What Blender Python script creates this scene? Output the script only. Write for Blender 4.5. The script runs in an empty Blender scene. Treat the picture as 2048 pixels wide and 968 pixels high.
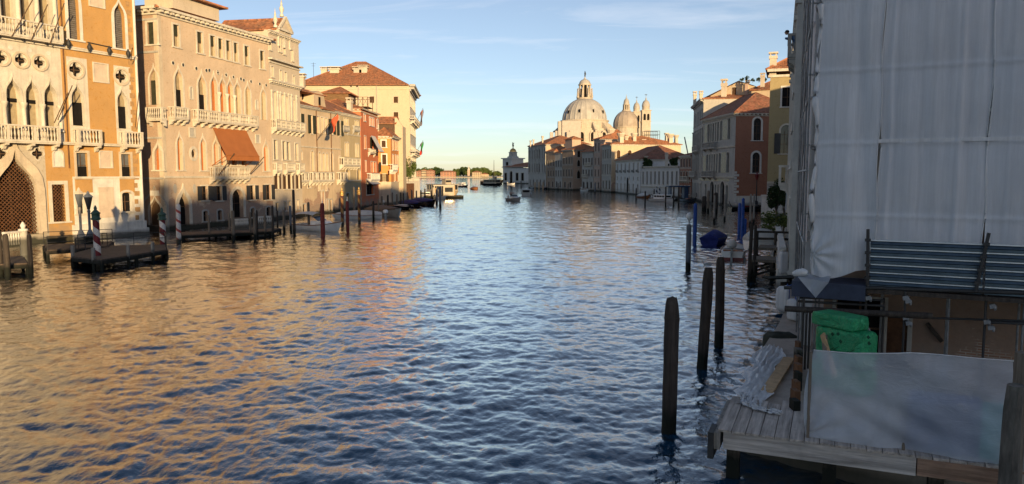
import bpy, bmesh, math, random
import numpy as np
from mathutils import Vector, Matrix
R = math.radians
rnd = random.Random(7)
S = bpy.context.scene
COL = S.collection

# ---------------------------------------------------------------- camera, sky, sun, exposure
FOC, CX, CY, HORIZ, EYE = 1480.0, 1024.0, 484.0, 348.0, 6.5
PITCH = math.atan((CY - HORIZ) / FOC)
cam_d = bpy.data.cameras.new('camera'); cam = bpy.data.objects.new('camera', cam_d); COL.objects.link(cam)
cam_d.sensor_width = 36; cam_d.lens = FOC / 2048 * 36; cam_d.clip_start = 0.1; cam_d.clip_end = 20000
cam.location = (0, 0, EYE); cam.rotation_euler = (R(90) - PITCH, 0, 0); S.camera = cam

SUN_AZ, SUN_EL = 20.0, 7.0          # degrees right of straight behind the camera, elevation
W = bpy.data.worlds.new('World'); S.world = W; W.use_nodes = True
wn, wl = W.node_tree.nodes, W.node_tree.links
bg = wn['Background']; sky = wn.new('ShaderNodeTexSky'); sky.sky_type = 'NISHITA'; sky.sun_disc = False
sky.sun_elevation = R(SUN_EL); sky.sun_rotation = R(180 - SUN_AZ)
sky.air_density = 0.75; sky.dust_density = 0.35; sky.ozone_density = 2.3; sky.altitude = 0
bg.inputs['Strength'].default_value = 0.115
# thin high cloud streaks mixed into the sky
tc = wn.new('ShaderNodeTexCoord'); sep = wn.new('ShaderNodeSeparateXYZ'); wl.new(tc.outputs['Generated'], sep.inputs[0])
addz = wn.new('ShaderNodeMath'); addz.operation = 'ADD'; addz.inputs[1].default_value = 0.12; wl.new(sep.outputs[2], addz.inputs[0])
dx = wn.new('ShaderNodeMath'); dx.operation = 'DIVIDE'; wl.new(sep.outputs[0], dx.inputs[0]); wl.new(addz.outputs[0], dx.inputs[1])
dy = wn.new('ShaderNodeMath'); dy.operation = 'DIVIDE'; wl.new(sep.outputs[1], dy.inputs[0]); wl.new(addz.outputs[0], dy.inputs[1])
cmb = wn.new('ShaderNodeCombineXYZ'); wl.new(dx.outputs[0], cmb.inputs[0]); wl.new(dy.outputs[0], cmb.inputs[1])
mp = wn.new('ShaderNodeMapping'); mp.inputs['Scale'].default_value = (0.55, 1.9, 1); mp.inputs['Rotation'].default_value = (0, 0, R(-18)); wl.new(cmb.outputs[0], mp.inputs[0])
cn = wn.new('ShaderNodeTexNoise'); cn.inputs['Scale'].default_value = 1.5; cn.inputs['Detail'].default_value = 8; cn.inputs['Roughness'].default_value = 0.62; cn.inputs['Distortion'].default_value = 0.6
wl.new(mp.outputs[0], cn.inputs['Vector'])
cr = wn.new('ShaderNodeValToRGB'); cr.color_ramp.elements[0].position = 0.52; cr.color_ramp.elements[1].position = 0.85; wl.new(cn.outputs['Fac'], cr.inputs[0])
cm = wn.new('ShaderNodeMath'); cm.operation = 'MULTIPLY'; cm.inputs[1].default_value = 0.45; wl.new(cr.outputs[0], cm.inputs[0])
mix = wn.new('ShaderNodeMix'); mix.data_type = 'RGBA'; mix.inputs['B'].default_value = (5.2, 5.2, 5.4, 1)
wl.new(cm.outputs[0], mix.inputs['Factor']); hs_ = wn.new('ShaderNodeHueSaturation'); hs_.inputs['Saturation'].default_value = 0.82; wl.new(sky.outputs[0], hs_.inputs['Color'])
wb = wn.new('ShaderNodeMix'); wb.data_type = 'RGBA'; wb.blend_type = 'MULTIPLY'; wb.inputs['Factor'].default_value = 1; wb.inputs['B'].default_value = (1.03, .93, .88, 1); wl.new(hs_.outputs[0], wb.inputs['A'])
wl.new(wb.outputs['Result'], mix.inputs['A']); wl.new(mix.outputs['Result'], bg.inputs['Color'])

sd = bpy.data.lights.new('sun', 'SUN'); sun = bpy.data.objects.new('sun', sd); COL.objects.link(sun)
sd.energy = 4.15; sd.angle = R(0.6); sd.color = (1.0, 0.705, 0.36)
sdir = Vector((math.sin(R(SUN_AZ)) * math.cos(R(SUN_EL)), -math.cos(R(SUN_AZ)) * math.cos(R(SUN_EL)), math.sin(R(SUN_EL))))
sun.rotation_euler = sdir.to_track_quat('Z', 'Y').to_euler(); sun.location = (60, -200, 60)
S.view_settings.view_transform = 'Standard'; S.view_settings.look = 'None'; S.view_settings.gamma = 1
S.view_settings.use_curve_mapping = False; S.view_settings.exposure = 0.88
S.cycles.max_bounces = 6; S.cycles.diffuse_bounces = 4; S.cycles.glossy_bounces = 3; S.cycles.transparent_max_bounces = 12
S.cycles.caustics_reflective = False; S.cycles.caustics_refractive = False
S.cycles.use_denoising = True

# ---------------------------------------------------------------- pixel <-> place
FWD = Vector((0, math.cos(PITCH), -math.sin(PITCH))); UPV = Vector((0, math.sin(PITCH), math.cos(PITCH)))
def ray(px, py):
    return FWD + Vector((1, 0, 0)) * ((px - CX) / FOC) + UPV * ((CY - py) / FOC)
def ground(px, py, z=0.0):
    d = ray(px, py); t = (z - EYE) / d.z
    return Vector((d.x * t, d.y * t, z))
def at(px, py, Y):
    d = ray(px, py); t = Y / d.y
    return Vector((d.x * t, Y, EYE + d.z * t))
def base(px, Y):
    """ground point on the pixel column px (taken at the water line) at depth Y"""
    dep = EYE * FOC / max(Y, 1) + HORIZ
    p = at(px, dep, Y); return Vector((p.x, p.y, 0))
def Z(ox, oy, s): return lambda X, Y: (ox + s * X, oy + s * Y)
Z1 = Z(0, 0, .2893); Z2 = Z(0, 270, .2995); Z3 = Z(260, 0, .2687); Z4 = Z(270, 230, .2583); Z5 = Z(580, 100, .2066)
Z6 = Z(580, 270, .217); Z7 = Z(820, 270, .1653); Z8 = Z(1000, 130, .279); ZR = Z(1360, 80, .3616); ZB = Z(1360, 350, .2789)
ZF = Z(1030, 250, .1855); ZS = Z(1540, 440, .3305); ZD = Z(1400, 620, .3596)

# ---------------------------------------------------------------- mesh builder
class MB:
    def __init__(s): s.v = []; s.f = []; s.m = []; s.sm = []
    def add(s, vs, fs, mi=0, smooth=False):
        b = len(s.v); s.v += [tuple(v) for v in vs]
        for f in fs: s.f.append([b + i for i in f]); s.m.append(mi); s.sm.append(smooth)
    def poly(s, pts, mi=0): s.add(pts, [list(range(len(pts)))], mi)
    def box(s, x0, x1, y0, y1, z0, z1, mi=0):
        s.add([(x0,y0,z0),(x1,y0,z0),(x1,y1,z0),(x0,y1,z0),(x0,y0,z1),(x1,y0,z1),(x1,y1,z1),(x0,y1,z1)],
              [[3,2,1,0],[4,5,6,7],[0,1,5,4],[1,2,6,5],[2,3,7,6],[3,0,4,7]], mi)
    def obox(s, c, ex, ey, ez, mi=0):
        """oriented box: centre and three half-extent vectors"""
        c, ex, ey, ez = Vector(c), Vector(ex), Vector(ey), Vector(ez)
        s.add([c + a*ex + b*ey + d*ez for d in (-1,1) for a, b in ((-1,-1),(1,-1),(1,1),(-1,1))],
              [[3,2,1,0],[4,5,6,7],[0,1,5,4],[1,2,6,5],[2,3,7,6],[3,0,4,7]], mi)
    def bar(s, a, b, w, h, mi=0, up=(0,0,1)):
        a, b = Vector(a), Vector(b); d = b - a
        if d.length < 1e-6: return
        u = Vector(up); x = d.cross(u)
        if x.length < 1e-5: x = d.cross(Vector((1,0,0)))
        x.normalize(); y = x.cross(d).normalized()
        s.obox((a+b)/2, x*(w/2), d/2, y*(h/2), mi)
    def lathe(s, prof, n=10, c=(0,0,0), mi=0, smooth=True, ph=0.0, sx=1.0, sy=1.0):
        c = Vector(c); vs = []; fs = []
        for r, z in prof:
            for k in range(n):
                a = 2*math.pi*k/n + ph; vs.append((c.x + sx*r*math.cos(a), c.y + sy*r*math.sin(a), c.z + z))
        for j in range(len(prof)-1):
            for k in range(n):
                k2 = (k+1) % n; fs.append([j*n+k, j*n+k2, (j+1)*n+k2, (j+1)*n+k])
        s.add(vs, fs, mi, smooth)
        s.add(vs[:n], [list(range(n))[::-1]], mi); s.add(vs[-n:], [list(range(n))], mi)
    def tube(s, pts, r, n=6, mi=0, smooth=True, caps=True):
        pts = [Vector(p) for p in pts]; rr = r if isinstance(r, (list, tuple)) else [r]*len(pts)
        vs = []; fs = []
        for i, p in enumerate(pts):
            d = (pts[min(i+1, len(pts)-1)] - pts[max(i-1, 0)])
            d = d.normalized() if d.length > 1e-9 else Vector((0,0,1))
            x = d.cross(Vector((0,0,1)))
            if x.length < 1e-3: x = d.cross(Vector((0,1,0)))
            x.normalize(); y = d.cross(x)
            for k in range(n):
                a = 2*math.pi*k/n; vs.append(p + (x*math.cos(a) + y*math.sin(a))*rr[i])
        for j in range(len(pts)-1):
            for k in range(n):
                k2 = (k+1) % n; fs.append([j*n+k, j*n+k2, (j+1)*n+k2, (j+1)*n+k])
        s.add(vs, fs, mi, smooth)
        if caps:
            s.add(vs[:n], [list(range(n))[::-1]], mi); s.add(vs[-n:], [list(range(n))], mi)
    def grid(s, P, mi=0, smooth=True):
        """P[i][j] rows of points"""
        n, m = len(P), len(P[0]); vs = [p for row in P for p in row]; fs = []
        for i in range(n-1):
            for j in range(m-1): fs.append([i*m+j, i*m+j+1, (i+1)*m+j+1, (i+1)*m+j])
        s.add(vs, fs, mi, smooth)
    def holed(s, outer, holes, y, mi=0):
        """flat wall with openings, cut into upright strips (even-odd)"""
        E = []; us = set()
        for l in [outer] + list(holes):
            for (u, z) in l: us.add(round(u, 4))
            for a, b in zip(l, l[1:] + l[:1]):
                if abs(a[0]-b[0]) > 1e-6: E.append((a, b) if a[0] < b[0] else (b, a))
        us = sorted(us); vs = []; fs = []
        for x0, x1 in zip(us[:-1], us[1:]):
            if x1 - x0 < 2e-4: continue
            xm = (x0+x1)/2; cr = []
            for a, b in E:
                if a[0] < xm < b[0]:
                    k = (b[1]-a[1])/(b[0]-a[0]); f = lambda x: a[1] + k*(min(max(x, a[0]), b[0])-a[0]); cr.append((f(xm), f(x0), f(x1)))
            cr.sort()
            for lo, hi in zip(cr[0::2], cr[1::2]):
                i = len(vs); vs += [(x0, y, lo[1]), (x1, y, lo[2]), (x1, y, hi[2]), (x0, y, hi[1])]; fs.append([i, i+1, i+2, i+3])
        s.add(vs, fs, mi)
    def band(s, lo, y0, y1, mi=0, closed=True, smooth=False):
        n = len(lo); vs = [(u, y0, z) for u, z in lo] + [(u, y1, z) for u, z in lo]
        s.add(vs, [[i, (i+1) % n, n + (i+1) % n, n + i] for i in range(n if closed else n-1)], mi, smooth)
    def ring(s, l0, l1, y, mi=0, closed=True):
        n = len(l0); vs = [(u, y, z) for u, z in l0] + [(u, y, z) for u, z in l1]
        s.add(vs, [[i, (i+1) % n, n + (i+1) % n, n + i] for i in range(n if closed else n-1)], mi)
    def build(s, name, mats, parent=None, M=None, fixn=True):
        me = bpy.data.meshes.new(name); me.from_pydata(s.v, [], s.f)
        if not isinstance(mats, (list, tuple)): mats = [mats]
        for m in mats: me.materials.append(m)
        me.polygons.foreach_set('material_index', s.m); me.polygons.foreach_set('use_smooth', s.sm)
        if fixn:
            b = bmesh.new(); b.from_mesh(me); bmesh.ops.remove_doubles(b, verts=b.verts, dist=1e-4) if fixn == 'weld' else None
            bmesh.ops.recalc_face_normals(b, faces=b.faces); b.to_mesh(me); b.free()
        me.update()
        o = bpy.data.objects.new(name, me); COL.objects.link(o)
        if parent is not None: o.parent = parent
        if M is not None: o.matrix_local = M
        return o

def tag(o, label=None, cat=None, group=None, kind=None):
    if label: o['label'] = label
    if cat: o['category'] = cat
    if group: o['group'] = group
    if kind: o['kind'] = kind
    return o
def thing(name, label, cat, loc=(0,0,0), rotz=0.0, group=None):
    o = bpy.data.objects.new(name, None); COL.objects.link(o); o.empty_display_size = 0.2
    o.location = loc; o.rotation_euler = (0, 0, rotz); return tag(o, label, cat, group)
def copy_thing(o, loc, rotz=None, label=None, scale=None):
    def rec(a, par):
        c = a.copy(); COL.objects.link(c)
        if par is not None: c.parent = par
        for ch in a.children: rec(ch, c)
        return c
    c = rec(o, None); c.location = loc
    if rotz is not None: c.rotation_euler = (0, 0, rotz)
    if scale is not None: c.scale = scale
    if label: c['label'] = label
    return c

# ---------------------------------------------------------------- materials
class N:
    def __init__(s, name, rough=0.8, spec=0.3):
        s.m = bpy.data.materials.new(name); s.m.use_nodes = True; s.t = s.m.node_tree; s.n = s.t.nodes; s.l = s.t.links
        s.b = s.n['Principled BSDF']; s.b.inputs['Roughness'].default_value = rough; s.b.inputs['Specular IOR Level'].default_value = spec
        s.tc = s.n.new('ShaderNodeTexCoord')
    def link(s, a, b): s.l.new(a, b)
    def coord(s, scale=(1,1,1), rot=(0,0,0), kind='Object'):
        m = s.n.new('ShaderNodeMapping'); m.inputs['Scale'].default_value = scale; m.inputs['Rotation'].default_value = rot
        s.link(s.tc.outputs[kind], m.inputs[0]); return m.outputs[0]
    def noise(s, scale, detail=4, rough=0.55, vec=None, dist=0.0):
        n = s.n.new('ShaderNodeTexNoise'); n.inputs['Scale'].default_value = scale; n.inputs['Detail'].default_value = detail
        n.inputs['Roughness'].default_value = rough; n.inputs['Distortion'].default_value = dist
        s.link(vec if vec is not None else s.tc.outputs['Object'], n.inputs['Vector']); return n.outputs['Fac']
    def ramp(s, fac, p0, p1, c0=(0,0,0,1), c1=(1,1,1,1)):
        r = s.n.new('ShaderNodeValToRGB'); e = r.color_ramp.elements; e[0].position = p0; e[1].position = p1; e[0].color = c0; e[1].color = c1
        s.link(fac, r.inputs[0]); return r.outputs[0]
    def mix(s, fac, a, b, mode='MIX'):
        x = s.n.new('ShaderNodeMix'); x.data_type = 'RGBA'; x.blend_type = mode
        for sock, v in (('Factor', fac), ('A', a), ('B', b)):
            if isinstance(v, (int, float)): x.inputs[sock].default_value = v
            elif isinstance(v, tuple): x.inputs[sock].default_value = (*v[:3], 1)
            else: s.link(v, x.inputs[sock])
        return x.outputs['Result']
    def math(s, op, a, b=0.0, clamp=False):
        x = s.n.new('ShaderNodeMath'); x.operation = op; x.use_clamp = clamp
        for i, v in enumerate((a, b)):
            if isinstance(v, (int, float)): x.inputs[i].default_value = v
            else: s.link(v, x.inputs[i])
        return x.outputs[0]
    def xyz(s, kind='Object'):
        x = s.n.new('ShaderNodeSeparateXYZ'); s.link(s.tc.outputs[kind], x.inputs[0]); return x.outputs
    def comb(s, a, b, c):
        x = s.n.new('ShaderNodeCombineXYZ')
        for i, v in enumerate((a, b, c)):
            if isinstance(v, (int, float)): x.inputs[i].default_value = v
            else: s.link(v, x.inputs[i])
        return x.outputs[0]
    def bump(s, h, strength=0.4, dist=0.02, prev=None):
        b = s.n.new('ShaderNodeBump'); b.inputs['Strength'].default_value = strength; b.inputs['Distance'].default_value = dist
        s.link(h, b.inputs['Height'])
        if prev is not None: s.link(prev, b.inputs['Normal'])
        s.link(b.outputs[0], s.b.inputs['Normal']); return b.outputs[0]
    def col(s, c):
        if isinstance(c, tuple): s.b.inputs['Base Color'].default_value = (*c[:3], 1)
        else: s.link(c, s.b.inputs['Base Color'])
        return s
def sc(c, k): return tuple(min(1, x*k) for x in c[:3])

def brick_nodes(n, c1=(.36,.19,.12), c2=(.27,.15,.10), mortar=(.42,.37,.31), scale=1.0):
    X = n.xyz(); v = n.comb(n.math('ADD', X[0], X[1]), X[2], 0.0)
    b = n.n.new('ShaderNodeTexBrick'); n.link(v, b.inputs['Vector'])
    b.inputs['Color1'].default_value = (*c1, 1); b.inputs['Color2'].default_value = (*c2, 1); b.inputs['Mortar'].default_value = (*mortar, 1)
    b.inputs['Scale'].default_value = scale; b.inputs['Mortar Size'].default_value = .012; b.inputs['Brick Width'].default_value = .26; b.inputs['Row Height'].default_value = .075
    return b
def plaster(name, c, brick=0.0, blotch=0.35, streak=0.3, pale=(.6,.55,.47), peel_h=5.0, grime=1.0):
    """weathered lime plaster: mottled, rain streaked, peeled to brick towards the water, algae at the tide line"""
    n = N(name, 0.88, 0.2); X = n.xyz()
    big = n.noise(.35, 5, .6, dist=.3); mid = n.noise(1.6, 6, .65); fine = n.noise(9, 4, .6)
    col = n.mix(n.ramp(big, .32, .68), sc(c, 1 - blotch*.75), sc(c, 1 + blotch*.45))
    col = n.mix(n.math('MULTIPLY', n.ramp(mid, .55, .8), blotch), col, pale)
    st = n.noise(1.0, 5, .6, vec=n.coord((1.7, 1.7, .12)))
    col = n.mix(n.math('MULTIPLY', n.ramp(st, .48, .78), streak), col, sc(c, .38))
    col = n.mix(n.math('MULTIPLY', n.ramp(fine, .38, .62), .26), col, sc(c, .58)); sp = n.noise(3.1, 7, .72, dist=.6); col = n.mix(n.math('MULTIPLY', n.ramp(sp, .56, .66), .4), col, sc(c, .55)); col = n.mix(n.math('MULTIPLY', n.ramp(sp, .42, .34), .35), col, pale)
    if brick > 0:
        b = brick_nodes(n); pn = n.noise(.42, 6, .62, dist=.4)
        hgt = n.math('DIVIDE', X[2], peel_h)
        f = n.ramp(n.math('SUBTRACT', n.math('ADD', pn, brick*.5), n.math('MULTIPLY', hgt, .34)), .53, .58)
        col = n.mix(f, col, b.outputs['Color'])
    wn_ = n.noise(1.1, 4, .6)
    lowf = n.ramp(n.math('SUBTRACT', X[2], n.math('MULTIPLY', wn_, 2.6)), .0, .55, (1,1,1,1), (0,0,0,1))
    col = n.mix(n.math('MULTIPLY', lowf, .35*grime), col, (.20,.19,.165))
    alg = n.ramp(n.math('SUBTRACT', X[2], n.math('MULTIPLY', wn_, .7)), .0, .35, (1,1,1,1), (0,0,0,1))
    col = n.mix(n.math('MULTIPLY', alg, .92), col, (.022,.026,.018))
    n.col(col); n.bump(n.math('ADD', fine, mid), .35, .03); return n.m
def stone(name, c=(.60,.55,.46), dirt=.45, dark=(.17,.155,.14)):
    n = N(name, .75, .3); a = n.noise(.8, 6, .65, dist=.3); f = n.noise(7, 5, .6); st = n.noise(1, 5, .6, vec=n.coord((2.6, 2.6, .22)))
    col = n.mix(n.ramp(a, .3, .7), sc(c, .78), sc(c, 1.1))
    col = n.mix(n.math('MULTIPLY', n.ramp(st, .5, .75), dirt), col, dark)
    col = n.mix(n.math('MULTIPLY', n.ramp(f, .5, .8), dirt*.7), col, sc(c, .45))
    X = n.xyz(); alg = n.ramp(n.math('SUBTRACT', X[2], n.math('MULTIPLY', a, .5)), .0, .4, (1,1,1,1), (0,0,0,1))
    n.col(n.mix(n.math('MULTIPLY', alg, .85), col, (.03,.033,.025))); n.bump(f, .3, .03); return n.m
def simple(name, c, rough=.7, spec=.3, var=.25, scale=3.0, metal=0.0, bump=.15):
    n = N(name, rough, spec); a = n.noise(scale, 5, .6); n.col(n.mix(n.ramp(a, .3, .7), sc(c, 1-var), sc(c, 1+var)))
    n.b.inputs['Metallic'].default_value = metal
    if bump: n.bump(n.noise(scale*6, 3, .6), bump, .01)
    return n.m
def brick_mat(name, c1=(.40,.24,.15), c2=(.30,.18,.115), mortar=(.45,.39,.32), pale=.35):
    n = N(name, .9, .2); b = brick_nodes(n, c1, c2, mortar); a = n.noise(.5, 6, .65, dist=.4)
    col = n.mix(n.math('MULTIPLY', n.ramp(a, .45, .7), pale), b.outputs['Color'], (.5,.42,.33))
    X = n.xyz(); w = n.noise(1, 4, .6)
    alg = n.ramp(n.math('SUBTRACT', X[2], n.math('MULTIPLY', w, .8)), .0, .5, (1,1,1,1), (0,0,0,1))
    col = n.mix(n.math('MULTIPLY', n.ramp(n.noise(6, 4), .5, .75), .4), col, (.2,.14,.1))
    n.col(n.mix(n.math('MULTIPLY', alg, .9), col, (.03,.03,.025))); n.bump(n.math('SUBTRACT', w, b.outputs['Fac']), .5, .02); return n.m
def tiles(name, c=(.33,.13,.062)):
    """clay pan tiles: ridges run down the slope, each tile its own tone"""
    n = N(name, .85, .2); X = n.xyz()
    v = n.n.new('ShaderNodeTexVoronoi'); v.inputs['Scale'].default_value = 1; v.inputs['Randomness'].default_value = .55; n.link(n.coord((3.6, 2.6, 3.0)), v.inputs['Vector'])
    vs = n.n.new('ShaderNodeSeparateColor'); n.link(v.outputs['Color'], vs.inputs[0])
    a = n.noise(.5, 5, .6)
    col = n.mix(vs.outputs[0], sc(c, .55), sc(c, 1.35)); col = n.mix(n.math('MULTIPLY', vs.outputs[1], .22), col, (.36,.25,.17))
    col = n.mix(n.math('MULTIPLY', n.ramp(a, .5, .75), .6), col, (.13,.10,.07))
    n.col(col); w = n.math('SINE', n.math('MULTIPLY', X[0], 22)); w2 = n.math('SINE', n.math('MULTIPLY', X[1], 22))
    n.bump(n.math('ADD', v.outputs['Distance'], n.math('MULTIPLY', n.math('ADD', w, w2), .2)), .7, .07); return n.m
def wood(name, c=(.17,.14,.11), rough=.85, stretch=(14,14,.8), wet=False, var=.5):
    n = N(name, rough, .25); g = n.noise(1, 6, .65, vec=n.coord(stretch)); a = n.noise(2, 5, .6)
    col = n.mix(n.ramp(g, .3, .7), sc(c, 1-var), sc(c, 1+var)); col = n.mix(n.math('MULTIPLY', n.ramp(a, .5, .75), .5), col, sc(c, .5))
    if wet:
        X = n.xyz(); al = n.ramp(n.math('SUBTRACT', X[2], n.math('MULTIPLY', a, .8)), .05, .5, (1,1,1,1), (0,0,0,1))
        col = n.mix(al, col, (.010,.012,.009))
    n.col(col); n.bump(n.math('ADD', g, n.math('MULTIPLY', a, .5)), .6, .02); return n.m
def glass(name, c=(.02,.022,.025), rough=.08):
    n = N(name, rough, .5); a = n.noise(.9, 3); n.col(n.mix(a, sc(c, .4), sc(c, 1.8))); n.bump(n.noise(1.5, 2), .08, .05); return n.m
def slats(name, c, per=.09):
    n = N(name, .7, .3); X = n.xyz(); w = n.math('SINE', n.math('MULTIPLY', X[2], 2*math.pi/per)); a = n.noise(3, 4)
    n.col(n.mix(n.ramp(a, .3, .7), sc(c, .75), sc(c, 1.2))); n.bump(w, .8, per*.35); return n.m
def striped(name, c1, c2, pitch, turns_per_m, wetc=(.02,.022,.018)):
    """paint spiralling round a pole, round the object's own z axis"""
    n = N(name, .55, .35); X = n.xyz(); an = n.math('DIVIDE', n.math('ARCTAN2', X[1], X[0]), 2*math.pi)
    f = n.math('FRACT', n.math('ADD', an, n.math('MULTIPLY', X[2], turns_per_m))); a = n.noise(8, 5, .6)
    s_ = n.math('GREATER_THAN', f, pitch); col = n.mix(s_, c1, c2); col = n.mix(n.math('MULTIPLY', n.ramp(a, .5, .8), .45), col, sc(c1, .35))
    al = n.ramp(X[2], .3, .6, (1,1,1,1), (0,0,0,1)); n.col(n.mix(al, col, wetc)); return n.m

M = {}
M['stone'] = stone('istrian_stone'); M['stone_grey'] = stone('grey_stone', (.42,.40,.36), .6); M['stone_white'] = stone('pale_stone', (.66,.63,.57), .4)
M['stone_warm'] = stone('warm_stone', (.56,.47,.35), .4)
M['tile'] = tiles('roof_tiles'); M['tile_dark'] = tiles('dark_roof_tiles', (.24,.095,.06)); M['tile_pale'] = tiles('pale_roof_tiles', (.36,.17,.09))
M['brick'] = brick_mat('old_brick'); M['brick_red'] = brick_mat('red_brick', (.28,.11,.075), (.2,.08,.055), (.25,.2,.17), .1)
M['glass'] = glass('window_glass'); M['glass_light'] = glass('pale_window_glass', (.10,.11,.12)); M['dark'] = simple('dark_interior', (.012,.011,.011), .9, .1)
M['shutter_green'] = slats('green_shutter', (.045,.05,.03)); M['shutter_brown'] = slats('brown_shutter', (.10,.055,.03)); M['shutter_grey'] = slats('grey_shutter', (.16,.15,.14), .2)
M['blind'] = simple('orange_blind', (.42,.15,.05), .8, .15, .12); M['curtain'] = simple('curtain_cloth', (.31,.255,.165), .9, .1, .15)
M['iron'] = simple('wrought_iron', (.03,.03,.03), .6, .4); M['bronze_wood'] = wood('gate_wood', (.13,.062,.03), .7, (3,3,3))
M['awning'] = simple('awning_cloth', (.34,.125,.045), .85, .15, .08, 1.0, 0, .05)
M['wood'] = wood('weathered_wood', wet=True); M['wood_dark'] = wood('dark_wet_wood', (.055,.045,.038), wet=True); M['wood_grey'] = wood('grey_timber', (.27,.25,.22), wet=True)
M['deck'] = wood('deck_planks', (.41,.36,.315), .85, (11,.7,11)); M['beam'] = wood('beam_timber', (.42,.385,.35), .85, (.7,12,12)); M['beam_brown'] = wood('brown_beam', (.30,.19,.13), .85, (.7,12,12)); M['wood_door'] = wood('door_wood', (.10,.06,.035), .7)
M['plank'] = wood('new_plank', (.50,.33,.18), .8, (5,5,5), var=.25)
M['white_paint'] = simple('white_gelcoat', (.82,.81,.78), .35, .5, .08, 2, 0, 0); M['blue_cover'] = simple('blue_canvas', (.02,.03,.16), .75, .2, .3); M['black_hull'] = simple('black_lacquer', (.012,.012,.013), .25, .5)
M['brown_cover'] = simple('grey_brown_canvas', (.16,.12,.10), .85, .15, .2); M['grey_cover'] = simple('pale_canvas', (.55,.53,.50), .85, .15, .12)
M['grey_hull'] = simple('grey_hull', (.30,.31,.30), .45, .4, .15); M['red_hull'] = simple('dark_red_hull', (.16,.02,.018), .4, .4); M['varnish'] = wood('varnished_wood', (.24,.10,.04), .35, (2,12,2))
M['leaf'] = simple('dark_leaf', (.028,.05,.016), .7, .2, .4, 1.2); M['leaf_lit'] = simple('olive_leaf', (.085,.115,.03), .7, .2, .45, 1.2); M['bark'] = wood('tree_bark', (.11,.085,.065))  # second leaf colour is a paler olive foliage tone
M['lead'] = simple('dome_lead', (.36,.34,.31), .6, .3, .2, .25); M['gold'] = simple('gilt_copper', (.62,.38,.12), .4, .5, .15, 1, .6)
M['red_pole'] = simple('red_paint', (.20,.035,.028), .6, .3, .3, 4); M['blue_pole'] = simple('blue_paint', (.025,.08,.32), .55, .3, .35, 4); M['pole_grey'] = wood('grey_pole_paint', (.13,.15,.18), .7, wet=True, var=.25)
M['steel'] = simple('galvanised_steel', (.20,.21,.22), .5, .4, .3, 6, .4)
# ---------------------------------------------------------------- facades
def loop(kind, u0, u1, z0, z1, n=6):
    c = (u0+u1)/2; r = (u1-u0)/2; H = z1 - z0
    if kind == 'rect': return [(u0,z0),(u1,z0),(u1,z1),(u0,z1)]
    if kind in ('round', 'seg'):
        rise = min(r if kind == 'round' else .5*r, H*.9); zs = z1 - rise
        return [(u0,z0),(u1,z0)] + [(c + r*math.cos(math.pi*k/(2*n)), zs + rise*math.sin(math.pi*k/(2*n))) for k in range(2*n+1)]
    if kind == 'ogee':
        rise = min(2.6*r, H*.55); zs = z1 - rise; P = [(r,0),(r,.62*rise),(.16*r,.5*rise),(0,rise)]; arc = []
        for k in range(n+1):
            t = k/n; a = [(1-t)**3, 3*t*(1-t)**2, 3*t*t*(1-t), t**3]
            arc.append((sum(a[i]*P[i][0] for i in range(4)), zs + sum(a[i]*P[i][1] for i in range(4))))
        return [(u0,z0),(u1,z0)] + [(c+x, z) for x, z in arc] + [(c-x, z) for x, z in arc[:-1][::-1]]
    if kind == 'circle':
        cz = (z0+z1)/2; return [(c + r*math.cos(2*math.pi*k/(3*n)), cz + H/2*math.sin(2*math.pi*k/(3*n))) for k in range(3*n)]
    if kind == 'quatrefoil':
        cz = (z0+z1)/2; rz = H/2; out = []
        for k in range(28):
            a = 2*math.pi*k/28; q = .46 + .54*abs(math.cos(2*a))**.7; out.append((c + r*q*math.cos(a), cz + rz*q*math.sin(a)))
        return out
def mat2(A, B):
    d = Vector((B[0]-A[0], B[1]-A[1], 0)).normalized()
    m = Matrix(((d.x, -d.y, 0, A[0]), (d.y, d.x, 0, A[1]), (0, 0, 1, 0), (0, 0, 0, 1)))
    return m
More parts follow.
